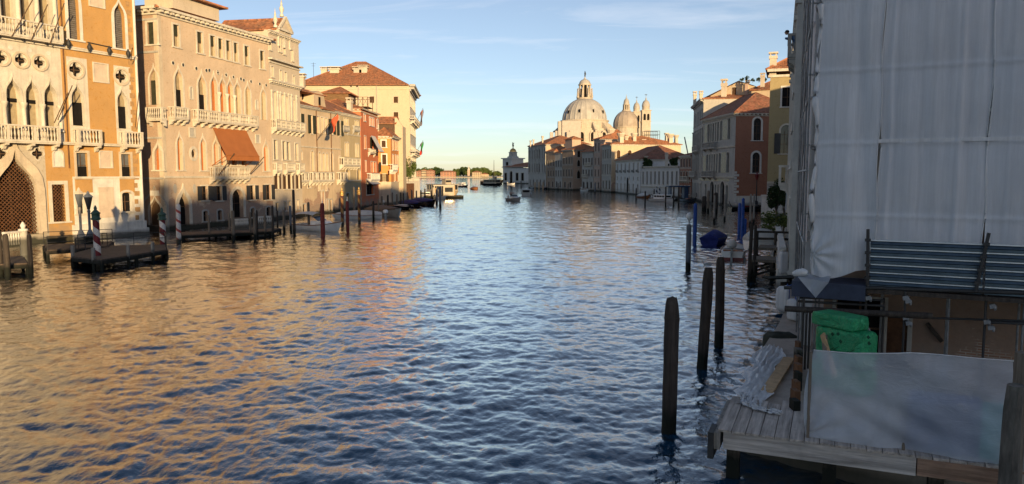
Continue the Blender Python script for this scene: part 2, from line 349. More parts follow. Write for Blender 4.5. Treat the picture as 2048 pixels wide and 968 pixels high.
class Face:
    """A vertical facade between the ground points A and B (A on the left seen from outside): local x along it, y inwards, z up"""
    def __init__(s, root, A, B, first=False):
        s.A = Vector((A[0], A[1], 0)); s.B = Vector((B[0], B[1], 0)); s.L = (s.B - s.A).length; W_ = mat2(A, B); s.W = W_
        if first: root.matrix_world = W_; root['_m'] = 1; ROOTM[root.name] = W_.copy()
        s.root = root; s.M = ROOTM[root.name].inverted() @ W_
        s.holes = []; s.nw = 0
    def uz(s, px, py, w=0.0):
        """where the pixel's ray meets the plane w metres in front of the facade"""
        d = ray(px, py); n = Vector((s.W[1][0], -s.W[0][0], 0)); o = Vector((0, 0, EYE)); P0 = s.A + n*w
        t = (P0 - o).dot(n) / d.dot(n); p = o + d*t; q = p - s.A
        return q.dot(Vector((s.W[0][0], s.W[1][0], 0))), p.z
    def rect(s, z, X0, X1, Y0, Y1):
        ym = (Y0+Y1)/2; xm = (X0+X1)/2
        return s.uz(*z(X0, ym))[0], s.uz(*z(X1, ym))[0], s.uz(*z(xm, Y1))[1], s.uz(*z(xm, Y0))[1]
    def b(s, mb, name, mats, parent=None, fixn=True):
        if parent is None: return mb.build(name, mats, s.root, s.M, fixn)
        return mb.build(name, mats, parent, None, fixn)
    def win(s, kind, u0, u1, z0, z1, fill='glass', depth=.28, trim=.14, tm='stone', sill=True, mull=(1, 1), shut=None, shut_w=None, half=None, name='window', proud=.06, glassm=None, trimkind=None):
        if z1 - z0 < .05 or u1 - u0 < .05: return None
        lo = loop(kind, u0, u1, z0, z1); s.holes.append((lo, depth)); c = (u0+u1)/2; g = MB()
        D = depth - .01
        if fill in ('glass', 'glass_light', 'dark', 'curtain', 'blind', 'shutter_green', 'shutter_brown', 'shutter_grey', 'wood_door'):
            mats = [M[fill], M['wood_door'] if fill not in ('shutter_grey',) else M['shutter_grey'], M['shutter_green'], M['dark']]
            g.poly([(u, D, z) for u, z in lo], 0)
            if fill in ('glass', 'glass_light', 'dark', 'curtain'):
                for k in range(1, mull[0]+1): x = u0 + (u1-u0)*k/(mull[0]+1); g.box(x-.035, x+.035, D-.06, D-.005, z0, z1 - (.12 if kind == 'rect' else (z1-z0)*.2), 1)
                for k in range(1, mull[1]+1): zz = z0 + (z1-z0)*k/(mull[1]+1); g.box(u0, u1, D-.05, D-.007, zz-.03, zz+.03, 1)
            if half: # half-drawn shutter or roller blind over the upper / lower part
                hm, fa, fb = half; gi = {'shutter_green': 2, 'dark': 3}[hm]; g.box(u0, u1, D-.1, D-.065, z0+(z1-z0)*fa, z0+(z1-z0)*fb, gi)
        else:
            mats = [M[fill]]; g.poly([(u, D, z) for u, z in lo], 0)
        w = s.b(g, name, mats); s.nw += 1
        if trim > 0:
            r = MB(); tk = trimkind or kind
            l0 = loop(kind, u0, u1, z0, z1); l1 = loop(kind, u0-trim, u1+trim, z0, z1 + trim*(1.0 if kind in ('rect','round','seg') else 1.6))
            if kind in ('circle', 'quatrefoil'): l1 = loop(kind, u0-trim, u1+trim, z0-trim, z1+trim)
            r.ring(l0, l1, -proud, 0); r.band(l0, -proud, 0); r.band(l1, -proud, 0)
            if sill and kind not in ('circle', 'quatrefoil'): r.box(u0-trim*1.5, u1+trim*1.5, -proud-.1, .0, z0-.16, z0-.002, 0)
            s.b(r, 'frame', M[tm], w)
        if shut:
            ww = shut_w or (u1-u0)/2
            for sg in (-1, 1):
                h = MB(); x0 = u0 - trim*.0 if sg < 0 else u1
                if sg < 0: h.box(u0-ww, u0-.01, -.16, -.11, z0, z1, 0)
                else: h.box(u1+.01, u1+ww, -.16, -.11, z0, z1, 0)
                s.b(h, 'shutter', M[shut], w)
        return w
    def winp(s, z, kind, X0, X1, Y0, Y1, **k): return s.win(kind, *s.rect(z, X0, X1, Y0, Y1), **k)
    def wall(s, u0, u1, z0, z1, mat, top=None, depth=.75, name='wall', ends=(True, True), cuts=()):
        g = MB(); out = [(u0, z0), (u1, z0)] + (top if top else [(u1, z1), (u0, z1)])
        ztop = max(p[1] for p in out)-.005; hs = [h for h in s.holes if all(u0+.005 < u < u1-.005 and z0+.005 < z < ztop for u, z in h[0])]
        inside = lambda h: any(c[0]-.01 <= sum(p[0] for p in h[0])/len(h[0]) <= c[1]+.01 and c[2]-.01 <= sum(p[1] for p in h[0])/len(h[0]) <= c[3]+.01 for c in cuts)
        hs = [h for h in hs if not inside(h)]
        g.holed(out, [h[0] for h in hs] + [loop('rect', *c) for c in cuts], 0.0, 0)
        for lo, dp in hs: g.band(lo, 0.0, dp, 0)
        n = len(out)
        for i in range(n):
            a, b = out[i], out[(i+1) % n]
            if a[0] == b[0] and ((a[0] == u0 and not ends[0]) or (a[0] == u1 and not ends[1])): continue
            g.poly([(a[0], 0, a[1]), (b[0], 0, b[1]), (b[0], depth, b[1]), (a[0], depth, a[1])])
        return s.b(g, name, mat)
    def string(s, u0, u1, z, h=.22, p=.14, mat='stone', name='string_course', y1=0.0):
        g = MB(); g.box(u0, u1, -p, y1, z, z+h*.6); g.box(u0, u1, -p*1.35, y1, z+h*.6+.002, z+h); return s.b(g, name, M[mat])
    def cornice(s, u0, u1, z, h=.7, p=.7, mat='stone', dent=.55, y1=0.0):
        g = MB(); g.box(u0, u1, -p*.25, y1, z, z+h*.3); g.box(u0-p*.2, u1+p*.2, -p, y1, z+h*.66, z+h)
        if dent:
            k = max(2, int((u1-u0)/dent)); st = (u1-u0)/k
            for i in range(k): x = u0 + st*(i+.5); g.box(x-st*.25, x+st*.25, -p*.82, 0, z+h*.3+.002, z+h*.66-.002)
        return s.b(g, 'cornice', M[mat])
    def pilaster(s, u, z0, z1, w=.35, p=.14, mat='stone', name='pilaster'):
        g = MB(); g.box(u-w/2, u+w/2, -p, 0, z0, z1); g.box(u-w*.68, u+w*.68, -p*1.5, 0, z1-.28, z1-.002); g.box(u-w*.62, u+w*.62, -p*1.3, 0, z0+.002, z0+.25); return s.b(g, name, M[mat])
    def column(s, u, z0, z1, r=.16, y=.05, mat='stone', name='column'):
        g = MB(); H = z1-z0
        g.lathe([(r*1.5,0),(r*1.5,.12),(r*1.1,.2),(r,.3),(r*.88,H-.55),(r*1.0,H-.5),(r*1.3,H-.28),(r*1.6,H-.14),(r*1.6,H)], 8, (u, y, z0)); return s.b(g, name, M[mat])
    def balcony(s, u0, u1, z, h=1.0, p=.85, mat='stone', sp=.24, br=True, posts=2.2, nbr=None, wood=False):
        g = MB(); g.box(u0, u1, -p, 0, z-.2, z); g.box(u0+.06, u1-.06, -p+.06, 0, z-.32, z-.202); bal = s.b(g, 'balcony', M[mat])
        q = MB(); e = .16
        q.box(u0, u1, -p-.03, -p+.19, z+h-.13, z+h)
        for sg in (u0, u1-.19): q.box(sg, sg+.19, -p+.192, 0, z+h-.13, z+h)
        L = u1-u0; npst = max(1, round(L/posts)) if posts else 1; xs = [u0 + L*i/npst for i in range(npst+1)]
        for x in xs: xx = min(max(x, u0+.1), u1-.1); q.box(xx-.1, xx+.1, -p-.01, -p+.18, z+.002, z+h-.132)
        prof = lambda H: [(.05,0),(.08,.06*H),(.035,.22*H),(.085,.45*H),(.04,.75*H),(.07,.92*H),(.07,H)]
        for a, b in zip(xs[:-1], xs[1:]):
            k = max(1, int((b-a-.2)/sp)); 
            for i in range(k): q.lathe(prof(h-.134), 5, (a+.1+(b-a-.2)*(i+.5)/k, -p+.08, z+.001))
        k = max(1, int((p-.2)/sp))
        for sx in (u0+.095, u1-.095):
            for i in range(k): q.lathe(prof(h-.134), 5, (sx, -p+.19+(p-.19)*(i+.5)/k, z+.001))
        s.b(q, 'balustrade', M[mat], bal)
        if br:
            nb = nbr or max(2, round(L/1.4)+1)
            for i in range(nb):
                x = u0+.2 + (L-.4)*i/(nb-1); c = MB()
                P = [(-.0,-.33),(-p*.9,-.33),(-p*.85,-.5),(-p*.45,-.62),(-p*.3,-.85),(0,-.95)]
                pl = [(x-.13, y, z+zz) for y, zz in P]; pr = [(x+.13, y, z+zz) for y, zz in P]; n = len(P)
                c.poly(pl); c.poly(pr); c.add(pl+pr, [[i2, (i2+1) % n, n+(i2+1) % n, n+i2] for i2 in range(n)])
                s.b(c, 'bracket', M[mat], bal)
        return bal
    def panel(s, u0, u1, z0, z1, mat='stone_white', p=.05, frame=True, name='relief_panel', kind='rect'):
        g = MB(); lo = loop(kind, u0, u1, z0, z1); g.poly([(u, -p*.5, z) for u, z in lo]); g.band(lo, -p*.5, 0)
        o = s.b(g, name, M[mat])
        if frame:
            r = MB(); t = .12; li = loop(kind, u0+t, u1-t, z0+t, z1-t); r.ring(li, lo, -p-.06); r.band(lo, -p-.06, -p*.5); r.band(li, -p-.06, -p*.5); s.b(r, 'frame', M['stone'], o)
        return o
    def slab(s, u0, u1, z0, z1, y0, y1, mat, name):
        g = MB(); g.box(u0, u1, y0, y1, z0, z1); return s.b(g, name, M[mat])
ROOTM = {}
def building(name, label, cat, A, B, group=None):
    r = thing(name, label, cat, (A[0], A[1], 0), 0, group); return r, Face(r, A, B, True)
def mass(root, pts, z1, mat, z0=-1.0, name='body'):
    """closed rear body of a house in its own frame: pts = plan polygon"""
    g = MB(); n = len(pts); lo = [(x, y, z0) for x, y in pts]; hi = [(x, y, z1) for x, y in pts]
    g.add(lo+hi, [[i, (i+1) % n, n+(i+1) % n, n+i] for i in range(n)] + [list(range(n, 2*n)), list(range(n))[::-1]])
    return g.build(name, mat, root)
def hip(root, u0, u1, y0, y1, z, rise, mat='tile', over=.35, gable=(False, False), name='roof', along='x', Mx=None):
    g = MB(); a, b, c, d = u0-over, u1+over, y0-over, y1+over
    if along == 'x':
        h = (d-c)/2; r0 = a + (0 if gable[0] else min(h, (b-a)*.48)); r1 = b - (0 if gable[1] else min(h, (b-a)*.48)); ym = (c+d)/2
        R0, R1 = (r0, ym, z+rise), (r1, ym, z+rise)
        F_ = [[(a,c,z),(b,c,z),R1,R0], [(b,d,z),(a,d,z),R0,R1], [(a,d,z),(a,c,z),R0], [(b,c,z),(b,d,z),R1]]
    else:
        h = (b-a)/2; r0 = c + (0 if gable[0] else min(h, (d-c)*.48)); r1 = d - (0 if gable[1] else min(h, (d-c)*.48)); xm = (a+b)/2
        R0, R1 = (xm, r0, z+rise), (xm, r1, z+rise)
        F_ = [[(a,c,z),(b,c,z),R0], [(b,c,z),(b,d,z),R1,R0], [(b,d,z),(a,d,z),R1], [(a,d,z),(a,c,z),R0,R1]]
    for f in F_: g.poly(f)
    t = .14; g.poly([(a,c,z-t),(b,c,z-t),(b,d,z-t),(a,d,z-t)])
    for p, q in (((a,c),(b,c)), ((b,c),(b,d)), ((b,d),(a,d)), ((a,d),(a,c))): g.poly([(*p,z-t),(*q,z-t),(*q,z),(*p,z)])
    # ridge and hip cap tiles
    g.tube([R0, R1], .13, 5)
    for p in ((a,c,z),(b,c,z),(b,d,z),(a,d,z)):
        R_ = min((R0, R1), key=lambda r: (Vector(r)-Vector(p)).length); g.tube([p, R_], .12, 5)
    return g.build(name, M[mat], root, Mx)
def chimney(root, x, y, z0, h, w=.8, mat=None, flare=True, Mx=None, d=None):
    g = MB(); m = mat or M['ch_plaster']; d = d or w*.8
    g.box(x-w/2, x+w/2, y-d/2, y+d/2, z0, z0+h*.72)
    if flare:
        g.lathe([(w*.5,h*.7),(w*.52,h*.74),(w*.85,h*.94),(w*.85,h),(w*.6,h)], 10, (x, y, z0), 0, False)
    else:
        g.box(x-w*.62, x+w*.62, y-d*.62, y+d*.62, z0+h*.722, z0+h*.84)
        for sx in (-.4, .4):
            for sy in (-.4, .4): g.box(x+sx*w-.09, x+sx*w+.09, y+sy*d-.09, y+sy*d+.09, z0+h*.842, z0+h*.93)
        g.box(x-w*.68, x+w*.68, y-d*.68, y+d*.68, z0+h*.932, z0+h)
    return g.build('chimney', m, root, Mx)
def house(name, label, A, B, depth, H, mat, rows, roof='tile', rise=2.2, corn=True, tm='stone', base_h=None, sideface=None, cat='house', string=True, over=.45, along='x'):
    """a plain canal house; rows = (z0, z1, n, width, kind, fill, options)"""
    r, f = building(name, label, cat, A, B); L = f.L
    def fill_rows(F, rows_, u0=0.0, u1=None):
        u1 = F.L if u1 is None else u1
        for (z0, z1, n, w, kind, fill, *op) in rows_:
            o = dict(op[0]) if op else {}; bal = o.pop('balc', None); sp = o.pop('span', (u0, u1)); a, b = sp
            for i in range(n):
                c = a + (b-a)*(i+.5)/n; F.win(kind, c-w/2, c+w/2, z0, z1, fill, **{**dict(trim=.13, tm=tm), **o})
            if bal: F.balcony(bal[0], bal[1], z0-.05, .95, .7, sp=.3)
    fill_rows(f, rows); f.wall(0, L, -1, H, mat, ends=(not (sideface and sideface[0] == 'left'), not (sideface and sideface[0] == 'right')))
    if string:
        for (z0, *_) in rows[1:]: f.string(0, L, z0-.5, .18, .1, tm)
    if corn: f.cornice(0, L, H-.55, .55, .45, tm, .7)
    sd_ = .5 if sideface else 0
    side_right = sideface and sideface[0] == 'right'
    if sideface:
        if sideface[0] == 'left':   # the wall that turns away from A, seen facing the camera
            P = f.W @ Vector((0, depth, 0)); s2 = Face(r, (P.x, P.y), A)
        else:
            P = f.W @ Vector((L, depth, 0)); s2 = Face(r, B, (P.x, P.y))
        fill_rows(s2, sideface[1]); s2.wall(0, depth, -1, H, sideface[2] if len(sideface) > 2 else mat, ends=(False, False))
        if corn: s2.cornice(0, depth, H-.55, .55, .45, tm, .7)
    x0 = .75 if (sideface and sideface[0] == 'left') else 0.0; x1 = L-.75 if side_right else L
    mass(r, [(x0, .75), (x1, .75), (x1, depth), (x0, depth)], H-.02, mat)
    if roof: hip(r, 0, L, 0, depth, H+.02, rise, roof, over, along=along)
    return r, f
M['ch_plaster'] = plaster('chimney_plaster', (.52,.44,.34))
ZA = Z(590, 180, .14463); ZAb = Z(590, 300, .155); ZC = Z(700, 200, .14463); ZCb = Z(700, 310, .14463); ZP = Z(520, 0, .2066)
def ext(P0, P1, a, b=0.0):
    d = (P1-P0).normalized(); return P0 - d*a, P1 + d*b
# ================================================================ ochre Gothic palace at the left edge
M['ochre'] = plaster('ochre_plaster', (.45,.24,.07), 0.0, .24, .24, (.50,.33,.16)); M['stucco'] = plaster('grey_stucco', (.40,.34,.25), 0.0, .3, .3)
M['quoin'] = simple('brown_quoin', (.36,.22,.10), .8, .2, .2); M['marble'] = stone('pink_marble', (.58,.47,.37), .25)
P0, P1 = base(0, 66.6), base(288, 80.0); A, B = ext(P0, P1, 9)
og, F = building('gothic_palace', 'ochre and white Gothic palace with traceried loggia and lattice water gate at the left edge', 'palace', A, B)
L = F.L; uL = F.uz(*Z1(430, 600))[0]; uG = F.uz(*Z2(315, 400))[0]
zB = F.uz(*Z2(600, 52))[1]; zS = F.uz(*Z1(700, 378))[1]; TOP = 31.0
cuts = []
for X0, X1, Y0, Y1, qx, qy, qr, pan in ((495, 580, 575, 868, 523, 482, 46, (470, 610, 400, 869)), (812, 880, 610, 888, 838, 530, 41, (795, 908, 460, 889))):
    F.winp(Z1, 'ogee', X0, X1, Y0, Y1, fill='curtain', half=('dark', 0, .55), trim=.24, sill=False, depth=.45, mull=(1, 1))
    u, z = F.uz(*Z1(qx, qy)); r = abs(F.uz(*Z1(qx+qr, qy))[0]-u); F.win('quatrefoil', u-r, u+r, z-r, z+r, 'dark', .35, .0, name='roundel')
    g = MB(); l0 = loop('circle', u-r*1.05, u+r*1.05, z-r*1.05, z+r*1.05, 8); l1 = loop('circle', u-r*1.35, u+r*1.35, z-r*1.35, z+r*1.35, 8)
    g.ring(l0, l1, -.12); g.band(l0, -.12, 0); g.band(l1, -.12, 0); F.b(g, 'roundel_moulding', M['stone_warm'])
    c = F.rect(Z1, *pan); cuts.append((c[0], c[1], zB+.02, c[3])); F.wall(c[0], c[1], zB+.02, c[3], M['stone'], name='window_surround')
for X0, X1, Y0, Y1 in ((470, 545, -90, 272), (790, 862, 8, 335)):
    F.winp(Z1, 'ogee', X0, X1, Y0, Y1, fill='shutter_grey', trim=.3, depth=.45, tm='stone_white')
for X0, X1, Y0, Y1 in ((640, 750, 435, 572), (610, 722, -55, 52)): F.panel(*F.rect(Z1, X0, X1, Y0, Y1), mat='marble')
for X0, X1, Y0, Y1 in ((512, 585, 120, 285), (810, 872, 128, 282)): F.winp(Z2, 'rect', X0, X1, Y0, Y1, fill='glass_light', half=('dark', 0, .45), trim=.25, depth=.3, tm='stone_warm')
F.panel(*F.rect(Z2, 660, 750, 105, 222), mat='marble'); F.panel(*F.rect(Z2, 348, 425, 92, 215), mat='stone_white', kind='round')
F.winp(Z2, 'seg', 815, 882, 380, 510, fill='dark', trim=.22, depth=.4); F.winp(Z2, 'rect', 515, 562, 405, 525, fill='dark', trim=.2)
ul = F.rect(Z2, 350, 435, 330, 578)
def lattice(F, kind, u0, u1, z0, z1, step, y, mat, root_name):
    """diagonal bars clipped to the opening"""
    lo = loop(kind, u0, u1, z0, z1, 8); top = lambda u: max([z0] + [a[1]+(b[1]-a[1])*(u-a[0])/(b[0]-a[0]) for a, b in zip(lo, lo[1:]+lo[:1]) if abs(b[0]-a[0]) > 1e-6 and min(a[0], b[0]) <= u <= max(a[0], b[0])])
    g = MB(); n = int(((u1-u0)+(z1-z0))/step)+1
    for sg in (-1, 1):
        for i in range(-n, n+1):
            pts = []
            for k in range(61):
                u = u0 + (u1-u0)*k/60; z = (z0+z1)/2 + i*step + sg*(u-(u0+u1)/2)*1.0
                if z0 <= z <= top(u): pts.append((u, y + sg*.02, z))
            if len(pts) > 1: g.bar(pts[0], pts[-1], .06, .05)
    return F.b(g, root_name, M[mat])
F.win('rect', *ul, fill='dark', depth=.5, trim=.35); lattice(F, 'rect', *ul, .34, .12, 'bronze_wood', 'window_grille')
ug = F.rect(Z2, -35, 245, 100, 690); ug = (ug[0], ug[1], .9, ug[3]); F.win('ogee', *ug, fill='dark', depth=.9, trim=.7, proud=.2, sill=False, tm='stone_warm', name='water_gate'); lattice(F, 'ogee', *ug, .36, .25, 'bronze_wood', 'gate_grille')
for X in (250, 5): u, z = F.uz(*Z2(X, 125)); F.win('quatrefoil', u-.55, u+.55, z-.55, z+.55, 'dark', .2, .14, name='roundel')
# loggia of the piano nobile: ogee bays between columns under quatrefoil roundels, repeated on the floor above
bays = [F.rect(Z1, X0, X1, Y0, Y1) for X0, X1, Y0, Y1 in ((40, 135, 525, 832), (175, 265, 545, 842), (312, 392, 565, 855))]
pit = (bays[1][0]+bays[1][1])/2 - (bays[0][0]+bays[0][1])/2; c2 = (bays[2][0]+bays[2][1])/2; bw = 1.28
zq = F.uz(*Z1(140, 415))[1]; zt = F.uz(*Z1(88, 527))[1]; lift = zS - zB
lo_cut = (0.02, uL, zB+.02, zS+.02); up_cut = (.02, uL, zS+.2, TOP-.02)
for k in range(6):
    c = c2 - pit*k
    if c - bw/2 < .1: break
    F.win('ogee', c-bw/2, c+bw/2, zB+.05, zt, fill='curtain', depth=.7, trim=.2, sill=False, mull=(1, 0), half=('dark', .6, .66))
    F.win('ogee', c-bw/2, c+bw/2, zS+1.5, zt+lift+.8, fill='curtain', depth=.8, trim=.2, sill=False, mull=(1, 0))
    for cc in (c+pit/2,):
        F.column(cc, zB+.9, zB+(zt-zB)*.6, .2, -.02); F.column(cc, zS+1.5, zS+1.5+4.4, .22, -.02)
    r = .56; cq = c + pit/2
    if cq + r*1.3 < uL - .05:
        F.win('quatrefoil', cq-r, cq+r, zq-r, zq+r, 'dark', .4, 0, name='roundel')
        g = MB(); l0 = loop('circle', cq-r*1.08, cq+r*1.08, zq-r*1.08, zq+r*1.08, 8); l1 = loop('circle', cq-r*1.42, cq+r*1.42, zq-r*1.42, zq+r*1.42, 8)
        g.ring(l0, l1, -.13); g.band(l0, -.13, 0); g.band(l1, -.13, 0); F.b(g, 'roundel_moulding', M['stone_warm'])
    for dz in (-1.9,): 
        g = MB(); cq0 = c; r2 = .2; l0 = loop('circle', cq0-r2, cq0+r2, zq+1.0-r2, zq+1.0+r2, 4); g.poly([(u, -.03, z) for u, z in l0]); g.band(l0, -.03, 0); F.b(g, 'boss', M['stone_white'])
gr_cut = (.02, uG, -.9, zB-.3)
F.wall(.02, uL, zB+.02, zS+.02, M['stone'], name='loggia_wall', depth=1.05); F.wall(.02, uL, zS+.2, TOP-.02, M['stone'], name='loggia_wall', depth=1.05); F.wall(.02, uG, -.9, zB-.3, M['stucco'], name='gate_wall', depth=1.05)
zM = F.uz(*Z2(560, 290))[1]; uM = F.uz(*Z2(490, 400))[0]
st_cut = (uM, L-.02, -.9, zM); F.wall(uM, L-.02, -.9, zM, M['stone_white'], name='base_wall')
F.wall(0, L, -1, TOP, M['ochre'], depth=1.05, cuts=[lo_cut, up_cut, gr_cut, st_cut] + cuts)
for X0, X1, Y0, Y1 in ((800, 898, 295, 385), (502, 618, 295, 385)): c = F.rect(Z2, X0, X1, Y0, Y1); F.slab(*c, -.03, 0, M and 'ochre', 'plaster_panel')
F.slab(*F.rect(Z2, 660, 762, 348, 552), -.04, 0, 'marble', 'marble_panel')
F.string(0, L, zB-.28, .26, .35); F.string(0, L, zS, .3, .22); F.string(uM, L, zM, .18, .1, 'stone_white')
zr = zB
F.balcony(.3, F.uz(*Z1(372, 900))[0], zB, 1.35, 1.0, sp=.3, nbr=7)
for X0, X1 in ((500, 665), (820, 950)): F.balcony(F.uz(*Z1(X0, 910))[0], F.uz(*Z1(X1, 910))[0], zB, 1.3, .9, sp=.3, nbr=2)
F.balcony(.3, F.uz(*Z1(395, 250))[0], zS+.55, 1.35, .95, sp=.32, br=False)
for k in range(11):   # little iron lamps along the string course
    g = MB(); u = 1.2 + k*(L-1.6)/10.4; g.lathe([(.06,0),(.2,.25),(.24,.5),(.1,.75),(.04,.9)], 6, (u, -.45, zS+.05)); g.bar((u, 0, zS+.1), (u, -.45, zS+.1), .05, .05); F.b(g, 'bracket_lamp', M['iron'])
# corner quoins and rope moulding
uq = F.uz(*Z1(918, 300))[0]
g = MB()
for k in range(34):
    z = 1.6 + k*.86; w = .62 if k % 2 else .42
    if z < TOP-.8: g = MB(); g.box(L-.95, L-.95+w, -.03, 0, z, z+.5); F.b(g, 'quoin', M['quoin'])
g = MB(); g.tube([(L-.06, -.06, .8), (L-.06, -.06, TOP)], .14, 8); F.b(g, 'corner_shaft', M['stone_white'])
g = MB(); g.box(uM-.3, L+.12, -.35, 0, -1, 1.5); g.box(uM-.45, L+.25, -.55, -.351, -1, .75); F.b(g, 'plinth', M['stone_white'])
for (X0, Y0, X1, Y1, w) in ((600, 292, 800, 335, .1), ): a, b = F.uz(*Z1(X0, Y0)), F.uz(*Z1(X1, Y1)); g = MB(); g.tube([(a[0], -.1, a[1]), (b[0], -.1, b[1])], .05, 6); F.b(g, 'cable', M['iron'])
u, z = F.uz(*Z1(440, 500)); g = MB(); g.tube([(u, -.08, zM+1), (u, -.08, TOP)], .06, 6); F.b(g, 'downpipe', M['bronze_wood'])
for (a, b) in (((445, 20), (345, 305)), ((330, 30), (215, 280)), ((225, 0), (80, 255)), ((470, 640), (375, 850)), ((500, 590), (400, 830)), ((960, 640), (935, 880)), ((915, 330), (905, 420))):   # bare flag staffs leaning out
    u, z = F.uz(*Z1(*b), .9); u2, z2 = F.uz(*Z1(*a), 2.2); g = MB(); g.tube([(u, -.9, z), (u2, -2.2, z2)], .045, 6); F.b(g, 'flag_staff', M['wood_door'])
mass(og, [(0, 1.05), (L-1.06, 1.05), (L-2.5, 12), (0, 12)], TOP, M['ochre']); hip(og, 0, L, 0, 12, TOP, 3)
F.cornice(0, L, TOP-.7, .8, .8)

# ================================================================ brick Gothic palace with awning, and its baroque neighbour
M['rose'] = plaster('rose_plaster', (.54,.40,.28), .6, .32, .32, (.62,.52,.40), 5.0); M['pale_rose'] = plaster('pale_plaster', (.55,.46,.35), .2, .22, .3, (.62,.55,.45), 4.0)
A = base(332, 85.0); B = base(547, 104.6)
pb, F = building('brick_palace', 'pinkish Gothic palace with long balconies and brown awning, beside the ochre palace', 'palace', A, B); L = F.L
H = F.uz(*Z3(270, 75))[1]
for X0, X1, Y0, Y1 in ((322, 365, 185, 348), (500, 540, 240, 395), (597, 633, 268, 418), (657, 690, 288, 433), (716, 747, 303, 448), (773, 803, 320, 462), (852, 885, 345, 485), (968, 998, 380, 512)):
    F.winp(Z3, 'rect', X0, X1, Y0, Y1, fill='curtain', half=('shutter_green', .52, 1), trim=.2, depth=.32, tm='stone')
gz = []
for X0, X1, Y0, Y1 in ((336, 392, 500, 800), (508, 565, 540, 835), (604, 650, 552, 840), (668, 713, 572, 845), (727, 768, 588, 852), (781, 822, 603, 860), (858, 897, 622, 872), (976, 1010, 650, 892)):
    c = F.rect(Z3, X0, X1, Y0, Y1); gz.append(c); F.win('ogee', *c, fill='blind' if 600 < X0 < 760 else 'curtain', half=('dark', .0, .45) if X0 < 600 else None, trim=.26, depth=.45, sill=False, mull=(1, 0))
    for s_ in (c[0]-.2, c[1]+.2):
        zz = c[3]+.35; g = MB(); l = loop('circle', s_-.2, s_+.2, zz-.2, zz+.2, 4); g.poly([(u, -.02, z) for u, z in l]); l2 = loop('circle', s_-.27, s_+.27, zz-.27, zz+.27, 4); F.b(g, 'porphyry_disc', M['iron'])
        g = MB(); g.ring(l, l2, -.05); g.band(l, -.05, 0); g.band(l2, -.05, 0); F.b(g, 'disc_rim', M['stone'])
zb1 = F.uz(*Z3(730, 905))[1]; zb1 = F.uz(*Z3(735, 912))[1]
for i, (a, b) in enumerate(zip(gz[2:5], gz[3:6])): F.column((a[1]+b[0])/2, zb1+.1, a[2]+(a[3]-a[2])*.55, .2, -.05)
for X0, X1 in ((335, 445), (508, 960)):
    u0 = F.uz(*Z3(X0, 880), .9)[0]; u1 = F.uz(*Z3(X1, 930), .9)[0]; F.balcony(u0, u1, zb1, 1.15, .9, sp=.26, posts=1.9)
for X0, X1, Y0, Y1 in ((440, 468, 640, 742), (930, 952, 740, 818)): F.panel(*F.rect(Z3, X0, X1, Y0, Y1), kind='round', name='niche', mat='stone_grey')
# lower noble floor
for X0, X1, Y0, Y1 in ((328, 368, 150, 425), (508, 548, 165, 428), (610, 645, 185, 385), (662, 698, 190, 388), (745, 790, 205, 388), (820, 860, 210, 390), (996, 1032, 205, 432)):
    F.winp(Z4, 'ogee', X0, X1, Y0, Y1, fill='blind', trim=.25, depth=.45, mull=(1, 0))
u, z = F.uz(*Z4(452, 300)); F.win('circle', u-.4, u+.4, z-.55, z+.55, 'dark', .25, .35, name='oculus')
for X0, X1, Y0, Y1 in ((415, 466, 95, 175), (930, 968, 150, 220)): F.panel(*F.rect(Z4, X0, X1, Y0, Y1), mat='stone_grey')
zb2 = F.uz(*Z4(750, 478), .8)[1]; u0 = F.uz(*Z4(612, 430), .8)[0]; u1 = F.uz(*Z4(890, 430), .8)[0]; F.balcony(u0, u1, zb2, 1.25, .9, sp=.3, nbr=7)
zc = F.uz(*Z4(420, 480))[1]; F.string(0, L, zc-.12, .24, .14)
for X0, X1, Y0, Y1 in ((512, 562, 550, 660), (626, 672, 550, 662), (886, 926, 545, 655), (1010, 1052, 540, 655)):
    F.winp(Z4, 'rect', X0, X1, Y0, Y1, fill='dark', shut='iron', shut_w=.75, trim=.16, depth=.3)
for X0, X1, Y0, Y1 in ((527, 563, 742, 822), (640, 673, 737, 812), (896, 925, 720, 790), (1016, 1050, 712, 780)): F.winp(Z4, 'seg', X0, X1, Y0, Y1, fill='dark', trim=.22, depth=.35, tm='stone_grey')
c = F.rect(Z4, 332, 418, 570, 905); F.win('ogee', c[0], c[1], .5, c[3], fill='dark', trim=.4, proud=.15, depth=.6, sill=False, name='water_door')
c = F.rect(Z4, 750, 838, 575, 810); F.win('round', c[0], c[1], .8, c[3], fill='dark', trim=.4, proud=.12, depth=.6, sill=False, name='portal')
for X in (310, 460): u, z = F.uz(*Z4(X, 570)); F.panel(u-.3, u+.3, z-.55, z+.55, kind='circle', mat='stone_grey', frame=False, name='medallion')
F.wall(0, L, -1, H, M['rose'], ends=(False, True)); F.cornice(-.2, L, H-.75, .8, .75, 'stone', .8)
